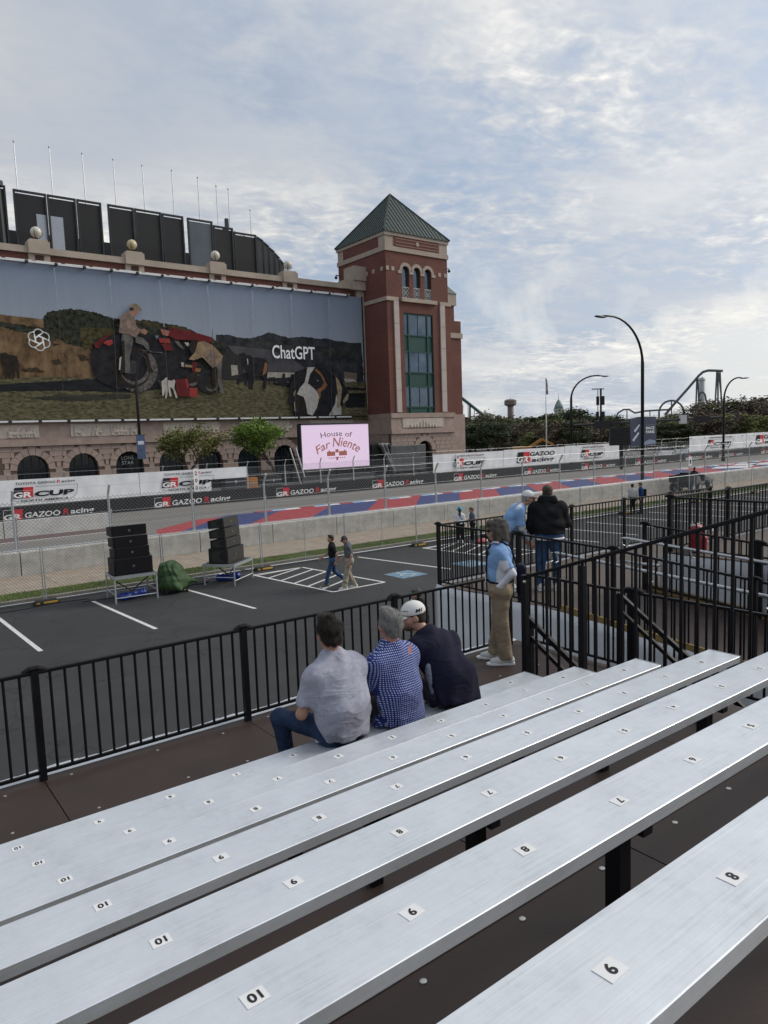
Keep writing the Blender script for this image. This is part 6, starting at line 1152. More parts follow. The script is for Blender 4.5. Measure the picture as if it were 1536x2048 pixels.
# ------------------------------------------------------------------ amusement park skyline
M_COAST = mat('coaster_steel', (.13, .14, .16), .5, .3, var=.1); M_COGRN = mat('coaster_green_steel', (.05, .10, .10), .5, .3, var=.1)
DC = 420
def ad_(px, py, D=DC): return atD(px, py, D)
def coaster(label, pts, r, sup, m=M_COAST, D=DC):
    P_ = [ad_(x, y, D) for x, y in pts]; b0 = np.array([P_[0][0], P_[0][1], 0]); t = thing('roller_coaster', label, 'roller coaster', tuple(b0)); part('track', MB().tube([p-b0 for p in P_], r, 6), m, t, True)
    for xa, ya, xb in sup: a = ad_(xa, ya, D); f = ad_(xb, 880, D); part('support', MB().tube([a-b0, np.array([f[0], f[1], 0])-b0], r*.6, 5), m, t)
coaster('tall grey roller coaster lift hill with flat top at the right skyline', [(1330, 830), (1350, 806), (1375, 778), (1398, 751), (1406, 744), (1416, 741), (1446, 741.5)], .75, [(1394, 757, 1390), (1396, 757, 1400), (1434, 743, 1427), (1436, 743, 1436), (1440, 743, 1446), (1438, 746, 1450)])
coaster('grey roller coaster arch left of the lift hill', [(1318, 835)]+[(1343-25*math.cos(a), 826-25*math.sin(a)) for a in np.linspace(.1, PI-.1, 10)]+[(1370, 835)], .55, [(1343, 801, 1343)])
coaster('low grey roller coaster hills behind the navy banners', [(1230, 840), (1236, 826), (1247, 819), (1258, 819), (1270, 826), (1290, 822), (1320, 820), (1340, 819)], .5, [(1254, 819, 1254), (1300, 821, 1300)])
coaster('narrow grey roller coaster loop beside the white tower ride', [(1396, 832), (1398, 800)]+[(1404.5-6.5*math.cos(a), 795-11*math.sin(a)) for a in np.linspace(.1, PI-.1, 8)]+[(1412, 800), (1420, 815), (1428, 832)], .5, [(1413, 802, 1414)])
coaster('dark green roller coaster slope emerging behind the brick tower', [(905, 784), (921, 794), (950, 817), (978, 840), (990, 850)], .9, [(940, 809, 940)], M_COGRN, 380)
coaster('pale lattice coaster structure low behind the trees beside the tower', [(915, 845), (940, 843), (965, 841), (985, 842)], .5, [(926, 810, 924), (936, 810, 938), (949, 818, 947), (960, 828, 962)], mat('pale_lattice', (.35, .38, .4), .6), 460)
def ride(label, px, ytop, D, prof, m_):
    p = ad_(px, 880, D); h = ad_(px, ytop, D)[2]; t = thing('ride_tower', label, 'tower', (p[0], p[1], 0)); part('shaft', MB().tube([(0, 0, 0), (0, 0, h*.97)], prof[0], 10), m_, t, True); part('cabin', MB().lathe([(prof[1]*.5, h*prof[2]), (prof[1], h*prof[2]+1), (prof[1], h*prof[3]), (prof[1]*.6, h*prof[3]+.8)], 14), m_, t); part('spire', MB().tube([(0, 0, h*.9), (0, 0, h)], [.7, .1], 8), m_, t); return t, h
t, h = ride('slender white tower ride among the coasters', 1403, 752, 430, (1.5, 1.9, .90, .93), mat('pale_tower', (.4, .42, .43), .6)); t, h = ride('distant observation tower with a wide lattice top above the trees', 1022, 796, 480, (1.9, 3.9, .80, .94), mat('rust_grey', (.17, .13, .125), .7))
for k in range(4): part('lattice', MB().tube([(2.4*math.cos(k*PI/2), 2.4*math.sin(k*PI/2), 0), (1.6*math.cos(k*PI/2+.8), 1.6*math.sin(k*PI/2+.8), h*.8)], .35, 5), MATS['rust_grey'], t)
p = ad_(1118, 880, 380); h = ad_(1118, 792, 380)[2]; t = thing('domed_tower', 'small pale domed tower with a spire above the trees', 'tower', (p[0], p[1], 0)); part('shaft', MB().lathe([(2.4, 0), (2.2, h*.66), (2.6, h*.67), (2.6, h*.71)], 12), mat('cream_wall', (.42, .42, .38), .7), t); part('dome', MB().lathe([(2.4, h*.71), (1.9, h*.80), (1.0, h*.88), (.3, h*.92)], 12), mat('green_dome', (.2, .26, .24), .6), t, True); part('spire', MB().tube([(0, 0, h*.9), (0, 0, h*1.08)], [.2, .05], 6), M_GALV, t)
# ------------------------------------------------------------------ people
V3 = lambda *a: np.array(a, float)
M_SKIN = mat('skin', (.44, .245, .175), .55, var=.12, scale=12); M_SKIN2 = mat('tanned_skin', (.34, .185, .13), .55, var=.12, scale=12)
def cloth(name, col, var=.12, scale=14, bump=.12):
    if 'cloth_'+name in MATS: return MATS['cloth_'+name]
    m = mat('cloth_'+name, col, .88, var=var, scale=scale, bump=bump, bscale=120, spec=.2); t = m.node_tree; b = bsdf(m); c = t.nodes.new('ShaderNodeTexCoord'); q = t.nodes.new('ShaderNodeMapping'); t.links.new(c.outputs['Object'], q.inputs[0]); q.inputs['Rotation'].default_value = (R(20), R(38), 0); q.inputs['Scale'].default_value = (1.0, 1.0, 2.6)
    f = noise(t, q.outputs[0], 3.6, 2, .45, .8); r_ = mth(t, 'POWER', mth(t, 'SUBTRACT', 1.0, mth(t, 'ABSOLUTE', mth(t, 'MULTIPLY', mth(t, 'SUBTRACT', f, .5), 5.0), None, False), True), 2.0)
    bn = t.nodes.new('ShaderNodeBump'); bn.inputs['Strength'].default_value = .30; bn.inputs['Distance'].default_value = .014; t.links.new(r_, bn.inputs['Height']); old = b.inputs['Normal'].links[0].from_socket; t.links.new(old, bn.inputs['Normal']); t.links.new(bn.outputs[0], b.inputs['Normal']); return m
def strands(hair, m_, n, ln, cen, seed=0, lift=.35):
    me = hair.data; me.update(); nv = len(me.vertices); co = np.zeros(nv*3); me.vertices.foreach_get('co', co); co = co.reshape(-1, 3); no = np.zeros(nv*3); me.vertex_normals.foreach_get('vector', no); no = no.reshape(-1, 3); g = np.random.RandomState(seed); k = g.randint(nv, size=n)
    P_ = co[k]+g.normal(size=(n, 3))*.004; N_ = no[k]; dn = np.array([0, 0, -1.0])+.5*(P_-cen)*np.array([1, 1, 0])/.1; d = dn-N_*(dn*N_).sum(1)[:, None]; d = d/(np.linalg.norm(d, axis=1)[:, None]+1e-6)+N_*lift+g.normal(size=(n, 3))*.28; d /= np.linalg.norm(d, axis=1)[:, None]
    sd = np.cross(d, N_); sd /= np.linalg.norm(sd, axis=1)[:, None]+1e-6; l = ln*(.5+g.rand(n))[:, None]; w = .0016
    A = P_-sd*w-N_*.003; B = P_+sd*w-N_*.003; C = P_+d*l; vs = np.stack([A, B, C], 1).reshape(-1, 3); b = MB(); b.v = vs.tolist(); b.f = [(3*i, 3*i+1, 3*i+2) for i in range(n)]; b.mi = [0]*n; return part('hair_strands', b, m_, hair)
def head_prims(c, Rm, s=1.0, beard=False):
    f = lambda x, y, z: c+Rm@(np.array([x, y, z])*s)
    P_ = [ell(f(0, -.012, .032), np.array([.076, .096, .088])*s, Rm, .02), ell(f(0, .028, -.045), np.array([.058, .066, .066])*s, Rm, .035), ell(f(0, .052, -.092), np.array([.032, .03, .022])*s, Rm, .03), cone(f(0, .086, .022), f(0, .112, -.024), .009*s, .0145*s, .014), ell(f(0, .080, .034), np.array([.052, .018, .014])*s, Rm, .02), ell(f(0, .084, -.062), np.array([.026, .014, .011])*s, Rm, .012)]
    for sx in (-1, 1): P_ += [ell(f(sx*.078, -.006, -.008), np.array([.011, .024, .034])*s, Rm@rotm(sx*.3), .008), ell(f(sx*.042, .055, -.02), np.array([.028, .03, .026])*s, Rm, .03), ell(f(sx*.031, .098, .012), np.array([.017, .014, .011])*s, Rm, .008, True)]
    return P_
def face_parts(par, c, Rm, s=1.0, brow=(.06, .045, .035), glasses=None):
    f = lambda x, y, z: c+Rm@(np.array([x, y, z])*s); b = MB(); e = MB(); mo = MB()
    for sx in (-1, 1): e.sphere(f(sx*.031, .083, .012), .0115*s, 8, 6); b.tube([f(sx*.012, .094, .032), f(sx*.032, .093, .037), f(sx*.05, .080, .031)], .0045*s, 5)
    part('eyes', e, mat('eye_white', (.35, .33, .31), .3, var=.0), par, True); part('eyebrows', b, mat('brow_%.2f' % brow[0], brow, .9, var=.1), par, True); mo.tube([f(-.022, .090, -.060), f(0, .0985, -.059), f(.022, .090, -.060)], .0035*s, 5); part('mouth', mo, mat('lip', (.25, .09, .075), .6, var=.05), par, True)
    if glasses is not None:
        g_ = MB()
        for sx in (-1, 1):
            g_.sphere(f(sx*.033, .100, .010), (.024*s, .024*s, .017*s), 10, 6) if glasses == 'sun' else g_.tube([f(sx*.033+.022*math.cos(a), .102, .010+.016*math.sin(a)) for a in np.linspace(0, 2*PI, 13)], .002, 4)
            g_.tube([f(sx*.056, .094, .014), f(sx*.079, .03, .012), f(sx*.080, -.01, .005)], .0028, 4)
        g_.tube([f(-.012, .104, .014), f(.012, .104, .014)], .0025, 4); part('glasses', g_, mat('dark_glasses', (.01, .01, .012), .2, var=0), par, True)
def hair_short(par, c, Rm, m_, s=1.0, res=.009, capped=False, wr=.008, ln=.022, nst=0):
    f = lambda x, y, z: c+Rm@(np.array([x, y, z])*s)
    o = sdf_part('hair', [ell(f(0, -.022, .042), np.array([.087, .102, .094])*s*(.965 if capped else 1), Rm, .01), ell(f(0, -.05, -.03), np.array([.070, .06, .06])*s, Rm, .03), ell(f(0, .03, .112), np.array([.06, .06, .03])*s, Rm, .03), ell(f(0, .115, -.03), np.array([.105, .085, .10])*s, Rm, .01, True), ell(f(0, .02, -.115), np.array([.12, .13, .055])*s, Rm, .02, True)]+[ell(f(sx*.088, .0, -.012), np.array([.018, .03, .036])*s, Rm, .006, True) for sx in (-1, 1)]+([bxs(f(0, 0, .13), np.array([.2, .2, .09])*s, Rm, .005, .004, True)] if capped else []), res, m_, par, wr=0 if capped else wr, wscale=2.0, seed=4)
    if nst: strands(o, m_, nst, ln, c, 5)
def cap_part(par, c, Rm, m_, mb_, s=1.0, res=.009, back=False, brim=.085):
    f = lambda x, y, z: c+Rm@(np.array([x, y, z])*s)
    o = sdf_part('cap', [ell(f(0, -.012, .048), np.array([.090, .108, .090])*s, Rm, .01), bxs(f(0, 0, -.062), np.array([.14, .16, .09])*s, Rm, .005, .004, True)], res, m_, par)
    b_ = MB(); n = 12; top = []; bot = []
    for k in range(n+1):
        a = PI*k/n; x = .078*math.cos(a); y = .070+brim*math.sin(a); z = .036-.018*(abs(math.cos(a))**2)-.010*math.sin(a); top.append(f(x, y, z)); bot.append(f(x, y, z-.006))
    inn = [f(.078*math.cos(PI*k/n), .055+.028*math.sin(PI*k/n), .040-.012*abs(math.cos(PI*k/n))**2) for k in range(n+1)]; vs = top+inn+bot; m1 = n+1
    fs = [(k, k+1, m1+k+1, m1+k) for k in range(n)]+[(2*m1+k+1, 2*m1+k, m1+k, m1+k+1) for k in range(n)]+[(k+1, k, 2*m1+k, 2*m1+k+1) for k in range(n)]; part('cap_brim', b_.add(vs, fs), mb_, par, True); part('cap_button', MB().sphere(f(0, -.012, .139), .009, 8, 5), m_, par, True); return o
def hand_prims(w, d, side_, palm, curl=.5, s=1.0):
    # w wrist, d direction of the hand, side_ thumb side, palm normal (palm side)
    d = d/np.linalg.norm(d); side_ = side_-d*(side_@d); side_ /= np.linalg.norm(side_); pn_ = np.cross(d, side_); pn_ = pn_ if pn_@palm > 0 else -pn_
    P_ = [econe(w, w+d*.085*s, (.034*s, .018*s), (.042*s, .016*s), side_, .02)]
    for i, (o_, l) in enumerate(((.032, .075), (.011, .085), (-.011, .078), (-.031, .060))):
        a = w+(d*.088+side_*o_)*s; b = a+(d*math.cos(curl*.6)+pn_*math.sin(curl*.6))*l*.5*s; c = b+(d*math.cos(curl*1.6)+pn_*math.sin(curl*1.6))*l*.5*s; P_ += [cone(a, b, .0105*s, .0095*s, .006), cone(b, c, .0095*s, .0085*s, .004)]
    a = w+(d*.025+side_*.034)*s; b = a+(d*.6+side_*.7+pn_*.3)*.042*s; c = b+(d*.9+side_*.25+pn_*.3)*.034*s; return P_+[cone(a, b, .013*s, .011*s, .012), cone(b, c, .011*s, .0095*s, .004)]
def shoe(par, heel, toe, m_, m_sole, w=.046, h=.10, zfloor=None):
    heel = np.array(heel, float); toe = np.array(toe, float); d = (toe-heel)/np.linalg.norm(toe-heel); zf = min(heel[2], toe[2]) if zfloor is None else zfloor
    o = sdf_part('shoe', [cone(heel+(0, 0, .05), heel+d*.12+(0, 0, .045), .044, .046, .03), cone(heel+d*.12+(0, 0, .045), toe-d*.04+(0, 0, .036), .047, .036, .04), cone(heel+(0, 0, .05), heel+d*.02+(0, 0, .105), .04, .040, .03)], .009, m_, par, zmin=zf+.0)
    part('sole', MB().prism([(-.045, -.04), (.05, -.045), (.16, -.052), (.235, -.035), (.262, 0), (.235, .035), (.16, .05), (.05, .042), (-.045, .036)], lambda a, b, dd, k=np.linalg.norm(toe-heel)/.225: tuple(heel+d*a*k+np.cross(d, [0, 0, 1.0])*b+np.array([0, 0, zf-heel[2]+dd])), (.0005, .022)), m_sole, o)
def person(label, loc, rz, J, dress, res=.012, scale=1.0):
    # J: joints in local metres (x right, y forward, z up)
    t = thing('person', label, 'person', loc, rz); t.scale = (scale,)*3; J = {k: np.array(v, float) for k, v in J.items()}
    g = dress.get; sk = g('skin', M_SKIN); u_ = J.get('axis', V3(1, 0, 0)); Rm = rotm(*J['head_rot']) if 'head_rot' in J else np.eye(3); hc = J['head']; fat = g('fat', 1.0); W_ = g('w', .17)
    up = (J['neck']-J['chest']); up = up/np.linalg.norm(up)
    body = [econe(J['pelvis'], J['chest'], (W_*.72, .075), (W_*.78, .085), u_, .05), cone(J['neck']-up*.08, hc-Rm@V3(0, .018, .03), .056*g('neck', 1.0), .05*g('neck', 1.0), .03), econe(J['chest'], J['neck']-up*.05, (W_*.8, .08), (.07, .055), u_, .05)]+head_prims(hc, Rm, g('hs', 1.0))
    for s_ in 'LR':
        sh, el, wr_, hp, kn, an = (J[k+s_] for k in ('sh', 'el', 'wr', 'hip', 'kn', 'an'))
        body += [cone(sh, el, .046*g('arm', 1.0), .038*g('arm', 1.0), .03), cone(el, wr_, .038*g('arm', 1.0), .026, .02), cone(hp, kn, .065, .045, .03), cone(kn, an, .045, .034, .03)]
        hd = J.get('hd'+s_, wr_-el); th = J.get('th'+s_, V3(0, 1, 0)); pm = J.get('pm'+s_, V3(1 if s_ == 'L' else -1, 0, 0)); body += hand_prims(wr_, hd, th, pm, g('curl', .5))
    sdf_part('body', body, min(res, .010), sk, t)
    # trousers
    tk = g('tk', 1.0); hr = g('hipr', .13)*fat; tr = [econe(J['hipL'], J['hipR'], (hr, hr), (hr, hr), V3(0, 0, 1), .05), econe(J['pelvis']-up*.04, J['pelvis']+up*.10, (W_*1.02*fat, .125*fat), (W_*.96*fat, .12*fat), u_, .05)]
    for s_ in 'LR':
        hp, kn, an = J['hip'+s_], J['kn'+s_], J['an'+s_]; tr += [cone(hp, kn, .098*fat*tk, .070*tk, .05), cone(kn, an+(an-kn)*.03, .070*tk, .060*g('cuff', 1.0)*tk, .04, True)]
    sdf_part('trousers', tr, res, g('trousers'), t, wr=g('twr', .009), wscale=.9, seed=2)
    # upper garment
    lean = J['chest']-J['pelvis']; hem = J['pelvis']+lean*g('hem', .12); dp = g('d', .115)*fat; ws = W_*fat; belly = g('belly', 1.0)
    mid = J['pelvis']*.5+J['chest']*.5+J.get('slump', V3(0, 0, 0)); tp = [econe(mid, hem, (ws*1.03*belly, dp*1.02*belly), (ws*1.06*g('hemw', 1.0), dp*1.06*g('hemw', 1.0)), u_, .05, flat=g('flat_hem', True)), econe(J['chest'], mid, (ws*1.02, dp), (ws*1.03*belly, dp*1.02*belly), u_, .06), econe(J['chest'], J['chest']*.5+J['neck']*.5-up*.01, (ws*1.02, dp), (ws*.98, dp*.86), u_, .07), econe(J['chest']*.5+J['neck']*.5, J['neck']-up*.05, (ws*.9, dp*.8), (ws*.45, dp*.58), u_, .07), cone(J['neck']-up*.07, J['neck']-up*.005, .075, .062*g('collar', 1.0), .03, True)]
    sl_ = g('sleeve', 'short'); am = g('armw', 1.0)
    sleeves = []
    for s_ in 'LR':
        sh, el, wr_ = J['sh'+s_], J['el'+s_], J['wr'+s_]
        tp += [cone(sh-up*.01, J['neck']-up*.045, .064*am, .060, .07), cone(sh-up*.05, J['chest']+up*.06, .07*am, .09*fat, .07)]
        if sl_ == 'short': tp += [cone(sh, sh+(el-sh)*g('slen', .72), .068*am, .066*am, .04, True)]
        else: tp += [cone(sh, el, .068*am, .056*am, .04), cone(el, wr_+(el-wr_)*.05, .056*am, .040*am, .03, True)]
        if g('undersleeve') is not None: sleeves += [cone(sh+(el-sh)*.3, el, .052, .046, .02), cone(el, wr_, .047, .036, .02, True)]
    sdf_part(g('topname', 'shirt'), tp, res, g('shirt'), t, wr=g('wr', .010), wscale=g('wsc', .75), seed=g('seed', 1))
    if sleeves: sdf_part('undersleeves', sleeves, res, g('undersleeve'), t, wr=.005, wscale=1.4)
    if g('collar_m') is not None:
        cn = J['neck']-up*.012; part('collar', MB().tube([cn+Rm@V3(.066*math.sin(a), .062*math.cos(a)+.004, .012-.018*math.cos(a)) for a in np.linspace(.25, 2*PI-.25, 16)], .014, 6), g('collar_m'), t, True)
    for s_ in 'LR':
        if g('shoe') is not None:
            an = J['an'+s_]; ft = J['ft'+s_]/np.linalg.norm(J['ft'+s_]); base = V3(an[0], an[1], an[2]-.085); shoe(t, base-ft*.055, base+ft*.19, g('shoe'), g('sole', M_TW))
    if g('hair') is not None and g('hairstyle', 'short') == 'short': hair_short(t, hc, Rm, g('hair'), g('hs', 1.0), capped=g('cap') is not None, nst=g('nst', 0), ln=g('hln', .022))
    if g('cap') is not None: cap_part(t, hc, Rm, g('cap'), g('brim', g('cap')), g('hs', 1.0))
    face_parts(t, hc, Rm, g('hs', 1.0), g('brow', (.06, .045, .035)), g('glasses'))
    return t, J, hc, Rm
HAIRB = mat('hair_dark_brown', (.022, .015, .011), .6, var=.5, scale=60, bump=.6, bscale=120); HAIRG = mat('hair_silver', (.25, .245, .235), .65, var=.4, scale=80, bump=.6, bscale=140); HAIRW = mat('hair_grey_brown', (.12, .105, .09), .6, var=.55, scale=30, bump=.6, bscale=90, stretch=(1, 1, .15))
DENIM = cloth('denim', (.022, .04, .085), .35, 10); DENIM2 = cloth('denim_blue', (.035, .075, .16), .35, 10); KHAKI = cloth('khaki', (.27, .215, .15), .12); GREYT = cloth('heather_grey', (.36, .365, .44), .14, 30); NAVY = cloth('navy_knit', (.014, .014, .032), .2); LBL = cloth('light_blue', (.22, .37, .62), .08); WHC = cloth('white_knit', (.66, .67, .72), .05); BLKC = cloth('black', (.012, .012, .014), .25); GRYP = cloth('dark_grey', (.05, .05, .058), .2)
dots = cloth('blue_dotted', (.035, .06, .23), .1); tn = dots.node_tree; vc = tn.nodes.new('ShaderNodeTexCoord'); vo = tn.nodes.new('ShaderNodeTexVoronoi'); vo.inputs['Scale'].default_value = 62; vo.inputs['Randomness'].default_value = .1; sp_ = tn.nodes.new('ShaderNodeSeparateXYZ'); cb_ = tn.nodes.new('ShaderNodeCombineXYZ'); tn.links.new(vc.outputs['Object'], sp_.inputs[0]); tn.links.new(sp_.outputs[0], cb_.inputs[0]); tn.links.new(sp_.outputs[2], cb_.inputs[1]); vo.voronoi_dimensions = '2D'; tn.links.new(cb_.outputs[0], vo.inputs['Vector'])
tn.links.new(ramp(tn, vo.outputs['Distance'], [(.20, (.52, .56, .72)), (.30, (.03, .05, .21))]), bsdf(dots).inputs['Base Color'])
SHW = mat('white_sneaker', (.58, .58, .57), .6, var=.1); SHG = mat('grey_sneaker', (.2, .2, .2), .6, var=.3)
# ---- three men on the front bench (local origin on the seat)
def seated(lx=0.0, ly=.06, headx=0, heady=.10, wide=.19, knee=.17, H=.96):
    k = H/.96
    return dict(pelvis=(0, .02, .10), chest=(lx*.6, ly, .40*k), neck=(lx, ly+.035, .66*k), head=(headx, heady, .80*k), shL=(lx*.8-wide+.015, ly+.02, .535*k), shR=(lx*.8+wide-.015, ly+.02, .535*k), elL=(-wide-.07, ly+.10, .27), elR=(wide+.07, ly+.10, .27), wrL=(-.14, .36, .21), wrR=(.14, .36, .21), hdL=(.6, .7, -.1), hdR=(-.6, .7, -.1), thL=(0, .3, 1), thR=(0, .3, 1), pmL=(0, 0, -1), pmR=(0, 0, -1), hipL=(-.095, .04, .10), hipR=(.095, .04, .10), knL=(-knee, .48, .10), knR=(knee, .48, .10), anL=(-knee+.02, .46, -.34), anR=(knee-.02, .46, -.34), ftL=(0, 1, 0), ftR=(0, 1, 0), slump=(0, -.035, 0))
J1 = seated(.0, .07, -.01, .13, .20, .20, .96); J1['head_rot'] = (R(-12), R(-4), 0); J1['knL'] = (-.26, .47, .11); J1['anL'] = (-.24, .40, -.34); J1['elL'] = (-.30, .12, .25); J1['wrL'] = (-.14, .34, .2)
person('seated man in grey t-shirt and jeans with short dark hair, leftmost on the front bench', (2.90, 4.44, 2.914), R(4), J1, dict(shirt=GREYT, trousers=DENIM, hair=HAIRB, shoe=SHG, w=.205, d=.14, belly=1.06, hem=-.22, hemw=1.04, slen=.8, armw=1.05, glasses='clear', wr=.012, hs=1.05, arm=1.1, nst=9000, hln=.03), .011)
J2 = seated(.0, .06, .0, .09, .185, .17, .925); J2['head_rot'] = (R(-8), R(2), 0)
t2, *_ = person('seated man in blue dotted polo shirt with short silver hair, between his two neighbours', (3.44, 4.43, 2.914), R(6), J2, dict(shirt=dots, trousers=GRYP, hair=HAIRG, shoe=SHG, w=.185, d=.135, belly=1.05, hem=-.30, hemw=1.22, hipr=.105, slen=.9, armw=1.05, collar_m=dots, wr=.009, neck=1.12, nst=9000, hln=.016, skin=mat('ruddy_skin', (.42, .21, .155), .55, var=.12)), .011)
part('back_print', MB().add([(.03, -.082, .56), (.07, -.082, .56), (.07, -.082, .61), (.055, -.08, .63), (.05, -.08, .655), (.04, -.08, .63), (.03, -.08, .61)], [(0, 1, 2, 3, 4, 5, 6)]), mat('pink_print', (.5, .24, .25), .7), t2)
J3 = seated(-.06, .16, -.16, .36, .185, .18, .90); J3['neck'] = (-.08, .26, .60); J3['chest'] = (-.02, .15, .37); J3['shL'] = (-.21, .24, .50); J3['shR'] = (.15, .20, .49); J3['head'] = (-.13, .36, .715); J3['head_rot'] = (R(62), R(-8), 0); J3['elL'] = (-.27, .30, .22); J3['elR'] = (.24, .34, .25); J3['slump'] = (.03, -.06, 0)
t3, J_, hc, Rm = person('seated man in navy pullover and white cap with a beard, rightmost on the front bench', (4.02, 4.42, 2.914), R(2), J3, dict(shirt=NAVY, trousers=GRYP, hair=HAIRB, cap=mat('white_cap', (.68, .68, .66), .7, var=.05, bump=.1), shoe=SHG, w=.19, d=.135, sleeve='long', topname='pullover', hem=-.30, hemw=1.22, hipr=.11, belly=1.06, collar=1.15, wr=.011, hs=1.02), .011)
fm = lambda ang, z0, h, a0, w_: (lambda u, v: tuple(hc+Rm@(V3(.0925*math.sin(ang+a0+w_*(1-u)), -.012+.110*math.cos(ang+a0+w_*(1-u)), z0+h*v)*1.02)))
text_part('M1', 'cap_lettering', fm(R(-90), .052, .030, R(-38), R(38)), M_TK, t3, .03, .2); text_part('TaylorMade', 'cap_lettering', fm(R(-90), .066, .016, R(32), R(44)), M_TK, t3, .01, .2)
sdf_part('beard', [ell(hc+Rm@V3(0, .045, -.075), (.056, .058, .045), Rm, .02), ell(hc+Rm@V3(0, .085, -.052), (.05, .035, .013), Rm, .008, True), ell(hc+Rm@V3(0, .06, -.02), (.08, .1, .022), Rm, .01, True)], .007, mat('stubble', (.12, .07, .05), .8, var=.3, scale=60), t3)
sdf_part('grey_side_panel', [econe((-.19, .10, .34), (-.17, .05, .14), (.035, .05), (.045, .06), (1, 0, 0), .03)], .011, cloth('pale_grey', (.36, .38, .41)), t3, wr=.006)
# ---- standing figures
def standing(H=1.72, lean=0.0, stance=.10, wide=.18):
    k = H/1.75
    return dict(pelvis=(0, 0, .96*k), chest=(0, lean*.5, 1.28*k), neck=(0, lean, 1.50*k), head=(0, lean+.03, 1.635*k), shL=(-wide+.01, lean*.85, 1.395*k), shR=(wide-.01, lean*.85, 1.395*k), elL=(-wide-.06, lean*.5-.04, 1.12*k), elR=(wide+.06, lean*.5-.04, 1.12*k), wrL=(-wide-.05, lean*.5+.05, .88*k), wrR=(wide+.05, lean*.5+.05, .88*k), hipL=(-.09, 0, .92*k), hipR=(.09, 0, .92*k), knL=(-stance, .02, .50*k), knR=(stance, .02, .50*k), anL=(-stance-.01, 0, .085), anR=(stance+.01, 0, .085), ftL=(-.08, 1, 0), ftR=(.08, 1, 0))
POLO = cloth('light_blue_polo', (.22, .37, .62), .08); tn = POLO.node_tree; vc = tn.nodes.new('ShaderNodeTexCoord'); sp_ = tn.nodes.new('ShaderNodeSeparateXYZ'); tn.links.new(vc.outputs['Object'], sp_.inputs[0])
inside = mth(tn, 'MULTIPLY', mth(tn, 'LESS_THAN', mth(tn, 'ABSOLUTE', mth(tn, 'ADD', sp_.outputs[1], .035)), mth(tn, 'SUBTRACT', .085, mth(tn, 'MULTIPLY', mth(tn, 'MAXIMUM', mth(tn, 'SUBTRACT', sp_.outputs[2], 1.1), 0.0), .25))), mth(tn, 'LESS_THAN', sp_.outputs[2], 1.26))
tn.links.new(mixc(tn, inside, bsdf(POLO).inputs['Base Color'].links[0].from_socket, (.66, .67, .72)), bsdf(POLO).inputs['Base Color'])      # sewn-in white side panels
JW = standing(1.68, 0, .10, .165); JW['elL'] = (-.235, -.13, 1.10); JW['wrL'] = (-.185, .03, .93); JW['hdL'] = (.1, .35, -.9); JW['elR'] = (.23, -.12, 1.08); JW['wrR'] = (.21, -.02, .86); JW['anL'] = (-.10, -.045, .085); JW['knL'] = (-.10, .0, .5); JW['anR'] = (.12, .07, .085); JW['knR'] = (.10, .03, .5); JW['head_rot'] = (R(4), R(-3), 0)
tw_, J_, hc, Rm = person('standing woman in light blue polo and khaki trousers with chin-length grey hair', (6.1, 5.86, ZD+.002), R(46), JW, dict(shirt=POLO, trousers=KHAKI, undersleeve=WHC, shoe=SHW, w=.165, d=.125, fat=1.03, hem=.12, slen=.78, glasses='sun', hairstyle='bob', collar_m=LBL, tk=1.10, cuff=1.38, twr=.010, brow=(.14, .12, .1)), .010)
f = lambda x, y, z: hc+Rm@V3(x, y, z)
sdf_part('hair', [ell(f(0, -.025, .045), (.098, .112, .10), Rm, .01), ell(f(0, -.05, -.05), (.10, .085, .10), Rm, .05), cone(f(-.085, .02, .02), f(-.088, .01, -.10), .035, .028, .03), cone(f(.085, .02, .02), f(.088, .01, -.10), .035, .028, .03), ell(f(0, .06, .10), (.07, .05, .03), Rm, .03), ell(f(0, .135, -.04), (.082, .085, .105), Rm, .01, True), bxs(f(0, -.02, -.21), (.15, .16, .07), Rm, .01, .02, True)], .008, HAIRW, tw_, wr=.009, wscale=2.2); strands(bpy.data.objects[[c.name for c in tw_.children if c.name.startswith('hair')][0]], HAIRW, 9000, .05, hc, 3, .12)
part('shoulder_stripe', MB().tube([(-.06, .09, 1.43), (-.11, .07, 1.455), (-.15, .02, 1.452)], .012, 6), WHC, tw_, True)
part('belt', MB().tube([(.183*math.cos(a), .138*math.sin(a), .985) for a in np.linspace(0, 2*PI, 25)], .017, 6), BLKC, tw_, True)
part('lanyard', MB().tube([(-.05, .06, 1.47), (-.06, .135, 1.36), (-.035, .155, 1.2), (-.02, .165, 1.08)], .008, 5).tube([(.05, .06, 1.47), (.05, .135, 1.36), (.0, .155, 1.2), (-.015, .165, 1.08)], .008, 5), NAVY, tw_, True); part('badge', MB().box((-.03, .172, 1.03), (.09, .006, .11)).box((.05, .168, 1.04), (.06, .006, .1)), M_TW, tw_); part('badge_print', MB().box((-.03, .1765, 1.01), (.05, .003, .03)), M_TK, tw_)
sdf_part('shoulder_bag', [bxs((.05, -.25, .98), (.10, .055, .19), None, .05, .02)], .012, NAVY, tw_, wr=.008); part('bag_strap', MB().tube([(-.10, .02, 1.475), (-.10, -.12, 1.40), (.0, -.2, 1.15)], .012, 6), NAVY, tw_, True); part('polo_logo', MB().add([(-.10, .131, 1.30), (-.055, .137, 1.30), (-.055, .137, 1.335), (-.10, .131, 1.335)], [(0, 1, 2, 3)]), M_TK, tw_)
JB = standing(1.79, .06, .13, .23); JB['head'] = (.0, .14, 1.655); JB['neck'] = (0, .10, 1.52); JB['elL'] = (-.32, .02, 1.13); JB['elR'] = (.31, .06, 1.14); JB['wrL'] = (-.27, .18, .97); JB['wrR'] = (.14, .28, 1.05); JB['head_rot'] = (R(-15), R(-12), 0)
